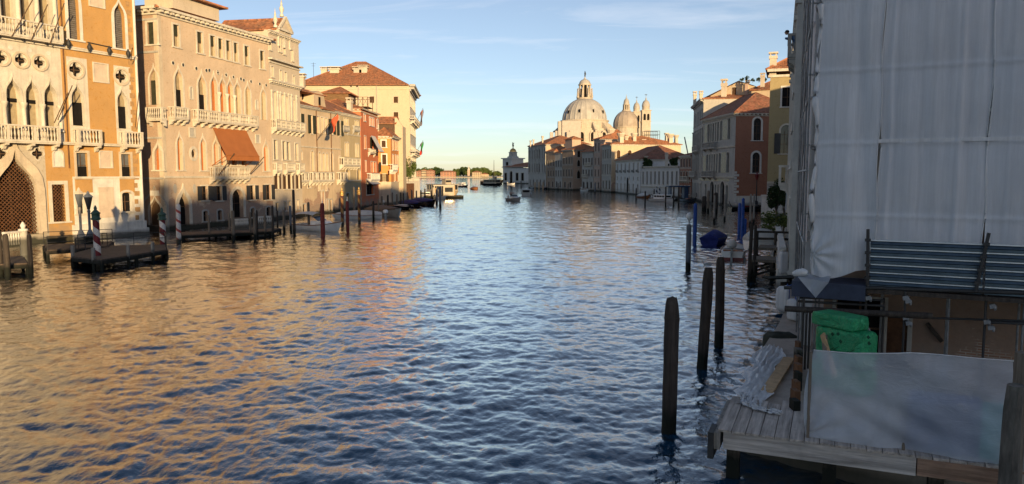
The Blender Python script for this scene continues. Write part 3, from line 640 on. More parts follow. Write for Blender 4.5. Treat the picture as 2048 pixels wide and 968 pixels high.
# side wall towards the narrow canal
D = 11.0; P = F.W @ Vector((0, D, 0)); S2 = Face(pb, (P.x, P.y), A)
for args in ((130, 203, 165, 330),): S2.winp(Z3, 'rect', *args, fill='shutter_green', trim=.25, depth=.2, tm='stone')
c = S2.rect(Z3, 147, 214, 492, 780); S2.win('ogee', *c, fill='curtain', half=('shutter_green', 0, .64), trim=.22, depth=.3, mull=(0, 0), sill=False)
u0 = S2.uz(*Z3(112, 850), .8)[0]; u1 = S2.uz(*Z3(235, 850), .8)[0]; z = S2.uz(*Z3(170, 878), .8)[1]; S2.balcony(u0, u1, z, 1.2, .8, sp=.26, posts=0, nbr=2)
S2.winp(Z4, 'ogee', 152, 212, 218, 425, fill='blind', trim=.3, depth=.3, mull=(0, 0))
c = S2.rect(Z4, 112, 205, 630, 870); S2.win('ogee', c[0], c[1], .6, c[3], fill='wood_door', trim=.18, depth=.35, sill=False, name='water_door')
c = S2.rect(Z4, 68, 248, 560, 905); g = MB(); l0 = loop('ogee', c[0], c[1], .4, c[3]); l1 = loop('ogee', c[0]-.16, c[1]+.16, .4, c[3]+.25); g.ring(l0, l1, -.05); g.band(l0, -.05, 0); g.band(l1, -.05, 0); S2.b(g, 'blind_arch', M['stone_grey'])
c = S2.rect(Z4, 120, 187, 585, 625); S2.slab(c[0], c[1], c[2], c[3], -.06, 0, 'stone_white', 'street_sign')
for zz in (S2.uz(*Z4(200, 175))[1], S2.uz(*Z4(200, 490))[1], S2.uz(*Z3(180, 385))[1], S2.uz(*Z3(200, 140))[1]): S2.slab(0, D, zz-.12, zz+.1, -.12, 0, 'stone_grey', 'string_course')
S2.wall(0, D, -1, H, M['brick'], ends=(False, False)); S2.cornice(0, D+.2, H-.75, .8, .75, 'stone', .8)
g = MB(); g.box(D-.55, D+.02, -.02, 0, -1, H-.8); g.box(D+.0, D+.03, 0, .55, -1, H-.8); S2.b(g, 'corner_pier', M['stone_warm'])
mass(pb, [(.75, .75), (L, .75), (L, D), (.75, D)], H-.02, M['rose']); hip(pb, 0, L+.2, 0, D+6, H, 2.6, 'tile', .7)
pp = at(*Z3(420, 80), 92.0)
q = F.W.inverted() @ pp; g = MB(); g.box(q.x-4.5, q.x+3.4, q.y-2, q.y+2, H+.4, H+2.1); g.build('roof_cabin', M['pale_rose'], pb); hip(pb, q.x-4.5, q.x+3.6, q.y-2, q.y+2, H+2.12, .9, 'tile', .7)
# awning rolled out over the balcony
aw = thing('awning', 'large brown cloth awning rolled out over a balcony of the pinkish Gothic palace', 'awning', A, 0); aw.matrix_world = F.W
T0 = F.uz(*Z4(602, 97), .1); T1 = F.uz(*Z4(862, 122), .1); wv = 2.3; B0 = F.uz(*Z4(705, 312), wv); B1 = F.uz(*Z4(962, 320), wv); V0 = F.uz(*Z4(705, 350), wv); V1 = F.uz(*Z4(962, 362), wv)
zt_ = (T0[1]+T1[1])/2; zb_ = (B0[1]+B1[1])/2; zv_ = zb_-.62
g = MB(); rows_ = []
for i in range(9):
    t = i/8; row = []
    for j in range(17):
        s_ = j/16; u = (T0[0]*(1-t)+B0[0]*t)*(1-s_) + (T1[0]*(1-t)+B1[0]*t)*s_; row.append((u, -.1-(wv-.1)*t, zt_+(zb_-zt_)*t - .12*math.sin(math.pi*t)))
    rows_.append(row)
g.grid(rows_); g.build('cloth', M['awning'], aw, None, False)
g = MB(); g.grid([[(B0[0]+(B1[0]-B0[0])*j/40, -wv-.03, z + (.06*math.sin(j*2.2) if z < zb_-.3 else 0)) for j in range(41)] for z in (zb_, zb_-.3, zv_)]); g.build('valance', M['awning'], aw, None, False)
g = MB(); g.tube([(B0[0], -wv, zb_), (B1[0], -wv, zb_)], .07, 6)
for u in (B0[0]+.1, B1[0]-.1): g.tube([(u, -.1, zb2+1.4), (u, -wv, zb_)], .05, 6)
g.build('front_bar', M['awning'], aw)
for (a, b) in (((770, 295), (648, 468)), ((998, 325), (890, 455))):
    u, z = F.uz(*Z4(*b), 1.0); u2, z2 = F.uz(*Z4(*a), 2.8); g = MB(); g.tube([(u, -1.0, z), (u2, -2.8, z2)], .06, 6); F.b(g, 'flag_staff', M['wood_door'])
for X, Y in ((640, 800), (545, 805)):
    pass
# baroque neighbour with a pedimented attic
A2 = F.W @ Vector((L+.02, 0, 0)); B2 = base(606, 113.5)
bq, Q = building('baroque_palace', 'pale baroque palace with pedimented attic and stone balconies, right of the brown awning', 'palace', A2, B2); L2 = Q.L
for X0, X1, Y0, Y1 in ((1052, 1068, 495, 572), (1116, 1130, 525, 600), (1150, 1166, 538, 606), (1214, 1228, 565, 636)): Q.winp(Z3, 'rect', X0, X1, Y0, Y1, fill='dark', trim=.16, depth=.3)
for X0, X1, Y0, Y1 in ((1070, 1088, 680, 900), (1128, 1146, 700, 915), (1158, 1175, 715, 925), (1215, 1230, 740, 940)): Q.winp(Z3, 'round', X0, X1, Y0, Y1, fill='curtain', trim=.2, depth=.4, sill=False)
for X in (1056, 1100, 1118, 1152, 1182, 1200, 1238): u = Q.uz(*Z3(X, 780))[0]; Q.pilaster(u, Q.uz(*Z3(X, 900))[1], Q.uz(*Z3(1150, 690))[1], .3, .16)
for X0, X1, Y0, Y1 in ((1074, 1102, 195, 342), (1141, 1168, 205, 345), (1176, 1202, 210, 348), (1240, 1262, 222, 352)): Q.winp(Z4, 'rect', X0, X1, Y0, Y1, fill='shutter_grey', trim=.18, depth=.3)
for X0, X1, Y0, Y1 in ((1085, 1112, 458, 572), (1152, 1178, 460, 572), (1188, 1213, 460, 572), (1252, 1274, 462, 570)): Q.winp(Z4, 'rect', X0, X1, Y0, Y1, fill='shutter_brown', trim=.1, depth=.2, shut='shutter_brown', shut_w=.4)
for X0, X1, Y0, Y1 in ((1088, 1112, 680, 745), (1154, 1170, 672, 740), (1188, 1206, 668, 738), (1252, 1268, 660, 730)): Q.winp(Z4, 'rect', X0, X1, Y0, Y1, fill='dark', trim=.14, depth=.3, tm='stone_grey')
zq1 = Q.uz(*Z3(1150, 520))[1]; zc1 = Q.uz(*Z3(1150, 480))[1]; zc2 = Q.uz(*Z3(1150, 630))[1]; zk1 = Q.uz(*Z3(1160, 955), .8)[1]; zk2 = Q.uz(*Z4(1175, 425), .6)[1]
Q.cornice(-.1, L2+.1, zc1-.3, .6, .6, 'stone', None); Q.cornice(-.1, L2+.1, zc2-.3, .55, .5, 'stone', .6)
Q.balcony(.1, L2-.05, zk1, 1.15, .85, sp=.26, posts=1.4)
for a, b in ((.02, .2), (.36, .66), (.8, .99)): Q.balcony(L2*a+.05, L2*b, zk2, 1.0, .6, sp=.26, posts=0, nbr=2)
Ha = Q.uz(*ZP(120, 270))[1]; zat = Q.uz(*ZP(250, 350))[1]
for X0, X1, Y0, Y1 in ((180, 203, 345, 500), (222, 244, 375, 525)): Q.winp(ZP, 'rect', X0, X1, Y0, Y1, fill='shutter_grey', trim=.14, depth=.3)
for X0, X1, Y0, Y1 in ((86, 108, 368, 482), (303, 322, 485, 590)): Q.winp(ZP, 'rect', X0, X1, Y0, Y1, fill='glass_light', trim=.12, depth=.3)
Hq = (Ha + Q.uz(*ZP(330, 410))[1])/2; Q.wall(0, L2, -1, Hq, M['pale_rose']); Q.cornice(0, L2, Hq-.5, .5, .4, 'stone', .5)
ua, ub = Q.uz(*ZP(165, 250))[0], Q.uz(*ZP(285, 300))[0]; za = Q.uz(*ZP(230, 300), .1)[1]; zp = Q.uz(*ZP(232, 180), .1)[1]; um = (ua+ub)/2
g = MB(); l = [(ua, Hq-.3), (ub, Hq-.3), (ub, za), (um, zp), (ua, za)]; g.poly([(u, -.25, z) for u, z in l]); g.poly([(u, 1.2, z) for u, z in l]); g.band(l, -.25, 1.2); Q.b(g, 'pediment', M['pale_rose'])
g = MB()
for a, b in (((ua-.2, za), (um, zp+.15)), ((um, zp+.15), (ub+.2, za)), ((ua-.2, za), (ub+.2, za))): g.bar((a[0], -.38, a[1]), (b[0], -.38, b[1]), .3, .3)
Q.b(g, 'pediment_moulding', M['stone'])
for u in (ua+.15, um-.05, ub-.15): Q.pilaster(u, zat-1.8, za-.1, .22, .2)
for u, z in ((ua-.1, za+.15), (um, zp+.25)): g = MB(); g.lathe([(.3,0),(.3,.3),(.12,.45),(.32,.9),(.34,1.2),(.12,1.6),(.16,1.75),(.05,2.3),(.02,2.7)], 8, (u, .2, z)); Q.b(g, 'finial_urn', M['stone'])
mass(bq, [(0, .75), (L2, .75), (L2, 12), (0, 12)], Hq-.02, M['pale_rose']); hip(bq, 0, L2, 1, 15, Hq, 1.9, 'tile', .4, (False, False)); hip(bq, ua, ub, .3, 9, za, zp-za, 'tile', .2, (True, True), along='y')
wp = Q.W.inverted() @ at(550, 165, 118); 
# ================================================================ grey-beige house with a flag, olive house, red house, orange house
M['beige'] = plaster('beige_plaster', (.60,.455,.30), .45, .28, .35, (.50,.42,.32), 5.5); M['olive'] = plaster('olive_plaster', (.50,.39,.22), .15, .2, .25, (.46,.39,.27)); M['rust'] = plaster('red_plaster', (.62,.175,.075), .1, .18, .2, (.5,.22,.12)); M['orange'] = plaster('orange_plaster', (.70,.26,.07), .0, .16, .15, (.56,.30,.14)); M['cream'] = plaster('cream_plaster', (.50,.395,.275), .0, .12, .2, (.64,.55,.4))
A = base(588, 112.0); B = base(684, 128.6)
bh, F = building('beige_house', 'weathered beige house with low balconies and a hanging flag, third palace front from left', 'house', A, B); L = F.L; H = F.uz(*ZA(300, 240))[1]
for X0, X1, Y0, Y1 in ((48, 78, 325, 590), (212, 240, 350, 602), (495, 520, 405, 612), (606, 630, 425, 632)): F.winp(ZA, 'rect', X0, X1, Y0, Y1, fill='curtain', trim=.1, depth=.25, shut='shutter_green', shut_w=.95)
for X0, X1, Y0, Y1 in ((303, 332, 368, 600), (362, 390, 378, 605), (418, 445, 388, 615)): F.winp(ZA, 'rect', X0, X1, Y0, Y1, fill='curtain', trim=.14, depth=.35, sill=False)
for X0, X1, Y0, Y1 in ((55, 92, 10, 132), (208, 242, 10, 272), (300, 330, 30, 272), (352, 382, 40, 272), (398, 426, 42, 272), (462, 492, 30, 265), (570, 595, 80, 262)): F.winp(ZAb, 'round', X0, X1, Y0, Y1, fill='glass', trim=.16, depth=.35, sill=False)
zb = F.uz(*ZAb(350, 385), .7)[1]
for X0, X1 in ((80, 180), (225, 505), (585, 680)): F.balcony(F.uz(*ZAb(X0, 330), .7)[0], F.uz(*ZAb(X1, 330), .7)[0], zb, 1.25, .8, sp=.5, posts=1.5)
for X0, X1, Y0, Y1 in ((98, 138, 700, 800), (410, 428, 640, 780), (445, 478, 640, 790)): F.winp(ZAb, 'rect', X0, X1, Y0, Y1, fill='dark', trim=.18, depth=.3, tm='stone_grey')
for X0, X1, Y0, Y1 in ((165, 200, 445, 485), (305, 322, 420, 520), (400, 414, 420, 520)): F.winp(ZAb, 'rect', X0, X1, Y0, Y1, fill='dark', trim=.12, depth=.25)
c = F.rect(ZAb, 350, 378, 525, 800); F.win('round', c[0], c[1], .4, c[3], fill='wood_door', trim=.25, depth=.5, sill=False, name='water_door')
F.wall(0, L, -1, H, M['beige']); F.cornice(0, L, H-.55, .5, .4, 'stone_grey', .5); F.string(0, L, F.uz(*ZA(300, 805))[1], .2, .12)
for X in (290, 490): u = F.uz(*ZA(X, 500))[0]; g = MB(); g.tube([(u, -.1, 4.8), (u, -.1, H-.5)], .07, 6); F.b(g, 'downpipe', M['bronze_wood'])
mass(bh, [(0, .75), (L, .75), (L, 13), (0, 13)], H-.02, M['beige']); hip(bh, 0, L, 0, 14, H, 2.7, 'tile', .4)
# dormer with an oval window
q0 = F.uz(*ZA(280, 180)); q1 = F.uz(*ZA(440, 240)); ht = F.uz(*ZA(360, 20))[1]
g = MB(); l = [(q0[0], H-.2), (q1[0]+.4, H-.2), (q1[0], H+1), (q1[0]-.4, ht-.4), ((q0[0]+q1[0])/2, ht+.1), (q0[0]+.3, ht-.4), (q0[0]+.1, H+1)]
g.poly([(u, .3, z) for u, z in l]); g.band(l, .3, 6); dm = g.build('dormer', M['beige'], bh); g = MB(); c_ = (q0[0]+q1[0])/2; g.box(c_-.3, c_+.35, .24, .31, H+.5, ht-.9); g.build('window', M['dark'], dm)
sd0 = F.W @ Vector((q0[0], 6.3, 0)); g = MB(); g.lathe([(.0,0),(.7,.02),(.7,.1),(0,.12)], 12, (0, 0, 0)); o = g.build('oculus', M['dark'], bh); o.matrix_local = Matrix.Translation((q0[0]-.05, 2.6, H+1.7)) @ Matrix.Rotation(R(-90), 4, 'Y')
g = MB(); g.box(q0[0]-8.5, q0[0]+.1, 2.2, 6, H, ht-.5); g.build('roof_cabin', M['beige'], bh); hip(bh, q0[0]-8.5, q1[0]+.2, .6, 6.4, ht-.45, .9, 'tile', .4, (True, True))
# olive house
A = base(684.2, 128.8); B = base(723.5, 138.5)
ol, F = building('olive_house', 'narrow olive house with paired windows and stone balcony, left of the red house', 'house', A, B); L = F.L; H = F.uz(*ZA(790, 345))[1]
for X0, X1, Y0, Y1 in ((678, 698, 388, 525), (712, 734, 395, 530), (828, 846, 425, 555), (860, 878, 430, 560)): F.winp(ZA, 'rect', X0, X1, Y0, Y1, fill='dark', trim=.1, depth=.25, mull=(0, 1))
for X in ((675, 760), (822, 905)): z = F.uz(*ZA(X[0], 545), .4)[1]; F.balcony(F.uz(*ZA(X[0], 520), .4)[0], F.uz(*ZA(X[1], 520), .4)[0], z, .7, .4, 'stone_grey', .3, posts=0, nbr=2)
for X0, X1, Y0, Y1 in ((690, 708, 725, 920), (722, 742, 725, 925), (836, 852, 740, 930), (862, 880, 740, 930)): F.winp(ZA, 'round', X0, X1, Y0, Y1, fill='glass', trim=.14, depth=.3, sill=False)
z = F.uz(*ZAb(760, 190), .9)[1]; F.balcony(F.uz(*ZAb(635, 150), .9)[0], F.uz(*ZAb(850, 150), .9)[0], z, 1.2, .9, sp=.4)
for X0, X1, Y0, Y1 in ((655, 705, 235, 395), (800, 842, 235, 388)): F.winp(ZAb, 'round', X0, X1, Y0, Y1, fill='shutter_brown', trim=.16, depth=.35)
for X0, X1, Y0, Y1 in ((752, 778, 478, 740),): c = F.rect(ZAb, X0, X1, Y0, Y1); F.win('seg', c[0], c[1], .4, c[3], fill='dark', trim=.2, depth=.4, sill=False, name='water_door', tm='stone_grey')
for X0, X1, Y0, Y1 in ((660, 700, 560, 680), (815, 850, 560, 690)): F.winp(ZAb, 'rect', X0, X1, Y0, Y1, fill='dark', trim=.2, depth=.35, tm='stone_grey')
F.wall(0, L, -1, H, M['olive']); F.cornice(0, L, H-.5, .5, .35, 'stone', .5); F.string(0, L, F.uz(*ZA(780, 630))[1], .18, .1); F.string(0, L, F.uz(*ZAb(760, 400))[1], .18, .1)
mass(ol, [(0, .75), (L, .75), (L, 13), (0, 13)], H-.02, M['olive']); hip(ol, -8, L, 0, 15, H, 4.2, 'tile', .3)
chimney(ol, *[(F.W.inverted() @ at(*ZA(757, 250), 138))[i] for i in (0, 1)], H-.2, 3.6, 1.0, None, False)
# timber roof shed and roof terrace behind
W_ = F.W.inverted(); p0 = W_ @ at(*ZA(412, 95), 146); p1 = W_ @ at(*ZA(730, 100), 146)
g = MB(); zt2 = at(*ZA(570, 30), 146).z; zb3 = at(*ZA(570, 110), 146).z
C0, C1 = at(*ZA(400, 60), 146), at(*ZA(735, 60), 146)
rs, G2 = building('timber_roof_house', 'brown boarded attic storey with tiled roof behind the beige house', 'house', (C0.x, C0.y), (C1.x, C1.y)); G2.wall(0, G2.L, -1, zt2-.2, wood('shed_boards', (.17,.10,.05), .85, (1, 1, 9))); mass(rs, [(0, .75), (G2.L, .75), (G2.L, 7), (0, 7)], zt2-.2, M['shed'] if 'shed' in M else M['wood_door']); hip(rs, 0, G2.L, 0, 7, zt2-.15, 1.5, 'tile', .5)
C0, C1 = at(*Z5(560, 545), 152), at(*Z5(755, 545), 152)
al = thing('roof_terrace', 'iron railed timber roof terrace on posts above the red house', 'terrace', (C0.x, C0.y, 0)); g = MB(); wT = (C1-C0).length; zd = C0.z
zr1 = at(*Z5(660, 455), 152).z
g.box(0, wT, 0, 5, zd-.15, zd); deck_ = g.build('deck', M['wood_door'], al)
g = MB()
for x in (0, wT/4, wT/2, wT*.75, wT):
    for y in (0, 5): g.box(x-.06, x+.06, y-.06, y+.06, zd-3.5, zr1)
g.build('post', M['wood_door'], al); g = MB()
for k in range(4):
    x0, x1 = wT*k/4, wT*(k+1)/4; g.bar((x0, -.01, zd+.1), (x1, -.01, zr1), .07, .05); g.bar((x0, .01, zr1), (x1, .01, zd+.1), .07, .05)
g.bar((0, 0, zr1), (wT, 0, zr1), .08, .08); g.bar((0, 5, zr1), (wT, 5, zr1), .08, .08); g.bar((wT, 0, zr1), (wT, 5, zr1), .08, .08); g.build('railing', M['wood_door'], al)
# red house, standing forward
A = base(724.5, 139.0); B = base(758, 153.5)
rd, F = building('red_house', 'red plastered house with white framed windows and grey awning, between olive and orange houses', 'house', A, B); L = F.L; H = F.uz(*ZC(290, 165))[1]
for X0, X1, Y0, Y1 in ((268, 285, 245, 350), (292, 309, 250, 358), (315, 330, 258, 365), (372, 388, 280, 395), (192, 212, 205, 290)): F.winp(ZC, 'rect', X0, X1, Y0, Y1, fill='curtain', trim=.22, depth=.2, mull=(0, 0), tm='stone_white')
for X0, X1, Y0, Y1 in ((285, 330, 520, 700), (198, 220, 500, 670), (365, 385, 560, 705)): F.winp(ZC, 'rect', X0, X1, Y0, Y1, fill='dark', trim=.15, depth=.3, shut='shutter_green' if X0 == 285 else None, shut_w=.8)
for X0, X1, Y0, Y1 in ((290, 318, 95, 240), (328, 358, 100, 240), (212, 226, 80, 235)): F.winp(ZCb, 'rect', X0, X1, Y0, Y1, fill='glass', trim=.15, depth=.3, sill=False)
g0 = F.rect(ZCb, 395, 425, 98, 232); F.slab(g0[0], g0[1], g0[2], g0[3], -.12, -.06, 'shutter_green', 'shutter')
z = F.uz(*ZCb(340, 335), .8)[1]; F.balcony(F.uz(*ZCb(290, 290), .8)[0], F.uz(*ZCb(410, 290), .8)[0], z, 1.2, .9, 'stone_white', .35)
z = F.uz(*ZC(320, 725), .4)[1]; F.balcony(F.uz(*ZC(275, 710), .4)[0], F.uz(*ZC(355, 720), .4)[0], z, .7, .5, 'stone', .35, posts=0, nbr=2)
c = F.rect(ZCb, 225, 325, 350, 545); F.win('rect', c[0], c[1], c[2], c[3], fill='dark', trim=.2, depth=.4, mull=(2, 1))
F.wall(0, L, -1, H, M['rust'], ends=(False, True)); F.cornice(0, L, H-.7, .75, .5, 'stone_warm', None)
P = F.W @ Vector((0, 12, 0)); S2 = Face(rd, (P.x, P.y), A); S2.wall(0, 12, -1, H, M['rust'], ends=(False, False)); S2.cornice(0, 12, H-.7, .7, .4, 'stone_warm', .8)
mass(rd, [(.75, .75), (L, .75), (L, 12), (.75, 12)], H-.02, M['rust']); hip(rd, 0, L, 0, 12, H, 2.2, 'tile', .5)
for nm, lab, (X0, Y0), (X1, Y1), wv2, drop, mt, zf in (('awning', 'tilted grey cloth awning over an upper window of the red house', (282, 490), (345, 495), 1.8, 3.2, 'grey_cover', ZC), ('awning', 'low grey cloth awning over the ground floor opening of the red house', (212, 328), (330, 340), 1.3, 1.1, 'grey_cover', ZCb)):
    a_ = thing(nm, lab, 'awning', A); a_.matrix_world = F.W; u0, z0 = F.uz(*zf(X0, Y0)); u1, _ = F.uz(*zf(X1, Y1)); g = MB()
    g.grid([[(u0+(u1-u0)*j/6, -.08-wv2*i/4, z0-drop*i/4-.08*math.sin(math.pi*i/4)) for j in range(7)] for i in range(5)]); g.build('cloth', M[mt], a_, None, False)
    g = MB(); g.tube([(u0, -.08-wv2, z0-drop), (u1, -.08-wv2, z0-drop)], .06, 5)
    for u in (u0, u1): g.tube([(u, -.05, z0-drop), (u, -.08-wv2, z0-drop)], .04, 5)
    g.build('bar', M['iron'], a_)
# orange house: end wall towards us, canal front very oblique
A = base(783, 158.0); B = base(803, 171.0)
orh, F = building('orange_house', 'orange corner house with white window frames, right of the red house', 'house', A, B); L = F.L
D = 7.0; P = base(752, 157.0); S2 = Face(orh, (P.x, P.y), A); H = S2.uz(*ZC(500, 500))[1]; D = S2.L
for X0, X1, Y0, Y1 in ((437, 492, 562, 652), (445, 500, 755, 892)): S2.winp(ZC, 'rect', X0, X1, Y0, Y1, fill='shutter_brown', trim=.26, depth=.2, tm='stone_white')
S2.winp(ZCb, 'rect', 448, 498, 262, 368, fill='curtain', trim=.1, depth=.2, shut='shutter_brown', shut_w=.6)
zq = S2.uz(*ZCb(470, 372))[1]; S2.wall(0, D, zq, H, M['orange'], ends=(False, False)); S2.wall(0, D, -1, zq, M['stone_warm'], name='base_wall', ends=(False, False)); S2.cornice(0, D+.3, H-.5, .5, .4, 'stone', .6)
for X0, X1, Y0, Y1 in ((585, 598, 555, 690), (622, 636, 570, 690), (652, 664, 580, 695), (678, 686, 590, 695), (588, 600, 760, 930), (625, 638, 765, 925), (655, 664, 770, 925)): F.winp(ZC, 'rect', X0, X1, Y0, Y1, fill='curtain', trim=.2, depth=.2, mull=(0, 0), tm='stone_white')
for X0, X1, Y0, Y1 in ((662, 680, 268, 362), (612, 628, 250, 360)): F.winp(ZCb, 'rect', X0, X1, Y0, Y1, fill='shutter_brown', trim=.2, depth=.2)
z = F.uz(*ZCb(620, 205), .7)[1]; F.balcony(F.uz(*ZCb(590, 180), .7)[0], F.uz(*ZCb(655, 180), .7)[0], z, 1.2, .8, 'stone_white', .35)
F.wall(0, L, zq, H, M['orange'], ends=(False, True)); F.wall(0, L, -1, zq, M['stone_warm'], name='base_wall', ends=(False, True)); F.cornice(0, L, H-.5, .6, .7, 'stone_grey', .6)
mass(orh, [(.75, .75), (L, .75), (L, D-.2), (.75, D-.2)], H-.02, M['orange']); hip(orh, 0, L, 0, D, H, 1.9, 'tile', .5, along='x')
C0, C1 = at(*ZC(400, 330), 168), at(*ZC(615, 330), 168); zt2 = at(*ZC(500, 325), 168).z
rs, G2 = building('attic_house', 'brown walled attic with steep tiled roof and white dormer behind the orange house', 'house', (C0.x, C0.y), (C1.x, C1.y)); G2.wall(0, G2.L, -1, zt2, M['wood_door']); mass(rs, [(0, .75), (G2.L, .75), (G2.L, 5), (0, 5)], zt2-.02, M['wood_door']); hip(rs, 0, G2.L, 0, 5, zt2, 1.6, 'tile', .4, (True, True))
g = MB(); g.box(G2.L+.05, G2.L+1.8, 0, 5, -1, zt2-.6); l = [(G2.L+.05, zt2-.6), (G2.L+1.8, zt2-.6), (G2.L+.5, zt2+1.3), (G2.L+.05, zt2+1.3)]; g.poly([(u, 0, z) for u, z in l]); g.poly([(u, 1, z) for u, z in l]); g.band(l, 0, 1); g.build('gable', M['cream'], rs)
# ================================================================ tall cream palace closing the left bank
A = base(822, 200.0); Bc = base(833, 226.0); P = base(604, 200.0)
co, S2 = building('cream_palace', 'tall cream palace with hipped tile roof and chimneys, end of the left bank', 'palace', P, A); D = S2.L
H = S2.uz(813, 170)[1]; F = Face(co, A, Bc); L = F.L
for X0, X1, Y0, Y1 in ((770, 815, 450, 512), (1003, 1045, 452, 512), (1003, 1048, 602, 658), (770, 815, 602, 660), (540, 585, 450, 512), (1003, 1045, 760, 820), (330, 370, 450, 510)): S2.winp(Z5, 'rect', X0, X1, Y0, Y1, fill='shutter_brown', trim=.28, depth=.3, tm='stone_warm', proud=.03)
for X in (590, 648, 150): S2.winp(Z5, 'rect', X-8, X+8, 343, 360, fill='dark', trim=.08, depth=.3)
S2.wall(0, D, -1, H, M['cream'], ends=(False, False)); S2.slab(0, D, H-1.15, H-.95, -.12, 0, 'stone_warm', 'string_course')
for X in (665, 840): u = S2.uz(*Z5(X, 500))[0]; g = MB(); g.tube([(u, -.12, 6), (u, -.12, H)], .12, 6); S2.b(g, 'downpipe', M['stone_grey'])
for k in range(4):
    for u in np.linspace(2.5, L-2.5, 7): F.win('round' if k < 3 else 'rect', u-.8, u+.8, 3+k*7.2, 7.5+k*7.0 if k < 3 else 27.5, 'dark', .4, .3)
F.wall(0, L, -1, H, M['stone'], ends=(False, True)); F.cornice(-.3, L, H-1.6, 1.8, 1.5, 'stone_grey', 1.2); F.cornice(-.3, L, F.uz(828, 252)[1], 1.0, 1.3, 'stone_grey', None); F.cornice(-.3, L, F.uz(828, 312)[1], 1.0, 1.5, 'stone_grey', None)
F.balcony(.2, L-.5, F.uz(828, 255)[1]+.8, 1.3, 1.3, 'stone', .6); F.balcony(.2, L-.5, F.uz(828, 315)[1]+.8, 1.3, 1.3, 'stone', .6)
mass(co, [(0, .75), (D-.75, .75), (D-2.9, 26), (0, 26)], H-.02, M['cream']); apex = at(702, 124, 213).z - H
hip(co, -.5, D-1.1, 0, 26, H+.02, apex, 'tile', .9)
Wi = co.matrix_world.inverted() if False else S2.W.inverted()
for X, Yt, Yb, w in ((333, 165, 235, 2.9), (438, 165, 238, 4.6), (660, 165, 235, 3.9), (713, 150, 208, 3.9)):
    p = Wi @ at(*Z5(X, Yb), 207); zt3 = at(*Z5(X, Yt), 207).z; chimney(co, p.x, p.y, p.z-1.0, zt3-p.z+1.0, w*.55, None, False)
p = Wi @ at(*Z5(615, 280), 205); g = MB(); g.box(p.x-3.6, p.x+3.6, p.y-.5, p.y+3, p.z-1.4, p.z+.3); dm = g.build('dormer', M['wood_door'], co); hip(co, p.x-4, p.x+4, p.y-1, p.y+4, p.z+.3, .7, 'tile', .2)
p = Wi @ at(*Z5(100, 330), 196); chimney(co, p.x, p.y, p.z-1, at(*Z5(100, 230), 196).z-p.z+1, 2.2, None, False)
an = thing('roof_antenna', 'thin television aerial mast on the cream palace roof', 'antenna', at(628, 180, 203)); zt3 = at(628, 125, 203).z - at(628, 180, 203).z; g = MB(); g.tube([(0, 0, -2), (0, 0, zt3)], .05, 5); g.bar((-.7, 0, zt3-.3), (.7, 0, zt3-.3), .05, .05); g.bar((-.5, .0, zt3-.9), (.5, 0, zt3-.9), .05, .05); tag(g.build('mast', M['iron'], an))
# ================================================================ the canal
def ocean(Ngrid, Lm, peak, seed, aniso=.6, ang=0.0, small=.02):
    g = np.random.default_rng(seed); k1 = 2*np.pi*np.fft.fftfreq(Ngrid, Lm/Ngrid); KX, KY = np.meshgrid(k1, k1, indexing='ij'); K = np.hypot(KX, KY); K[0,0] = 1
    kp = 2*np.pi/peak; c = np.abs((KX*math.cos(ang) + KY*math.sin(ang))/K)
    P = np.exp(-.9*(kp/K)**2)/K**3.25*((1-aniso) + aniso*c**2)*np.exp(-(K*small)**2); P[0,0] = 0
    h = (g.normal(size=K.shape) + 1j*g.normal(size=K.shape))*np.sqrt(P)
    z = np.real(np.fft.ifft2(h)); dxh = np.real(np.fft.ifft2(-1j*KX/K*h)); dyh = np.real(np.fft.ifft2(-1j*KY/K*h))
    sl = np.hypot(np.real(np.fft.ifft2(1j*KX*h)), np.real(np.fft.ifft2(1j*KY*h))); r = math.sqrt((sl**2).mean())
    return z/r, dxh/r, dyh/r      # unit rms slope
def sample(A, x, y, Lm, rot):
    n = A.shape[0]; c, s_ = math.cos(rot), math.sin(rot); u = ((x*c + y*s_)/Lm*n) % n; v = ((-x*s_ + y*c)/Lm*n) % n
    i, j = u.astype(int), v.astype(int); fu, fv = u-i, v-j; i %= n; j %= n; i1, j1 = (i+1) % n, (j+1) % n
    return A[i,j]*(1-fu)*(1-fv) + A[i1,j]*fu*(1-fv) + A[i,j1]*(1-fu)*fv + A[i1,j1]*fu*fv
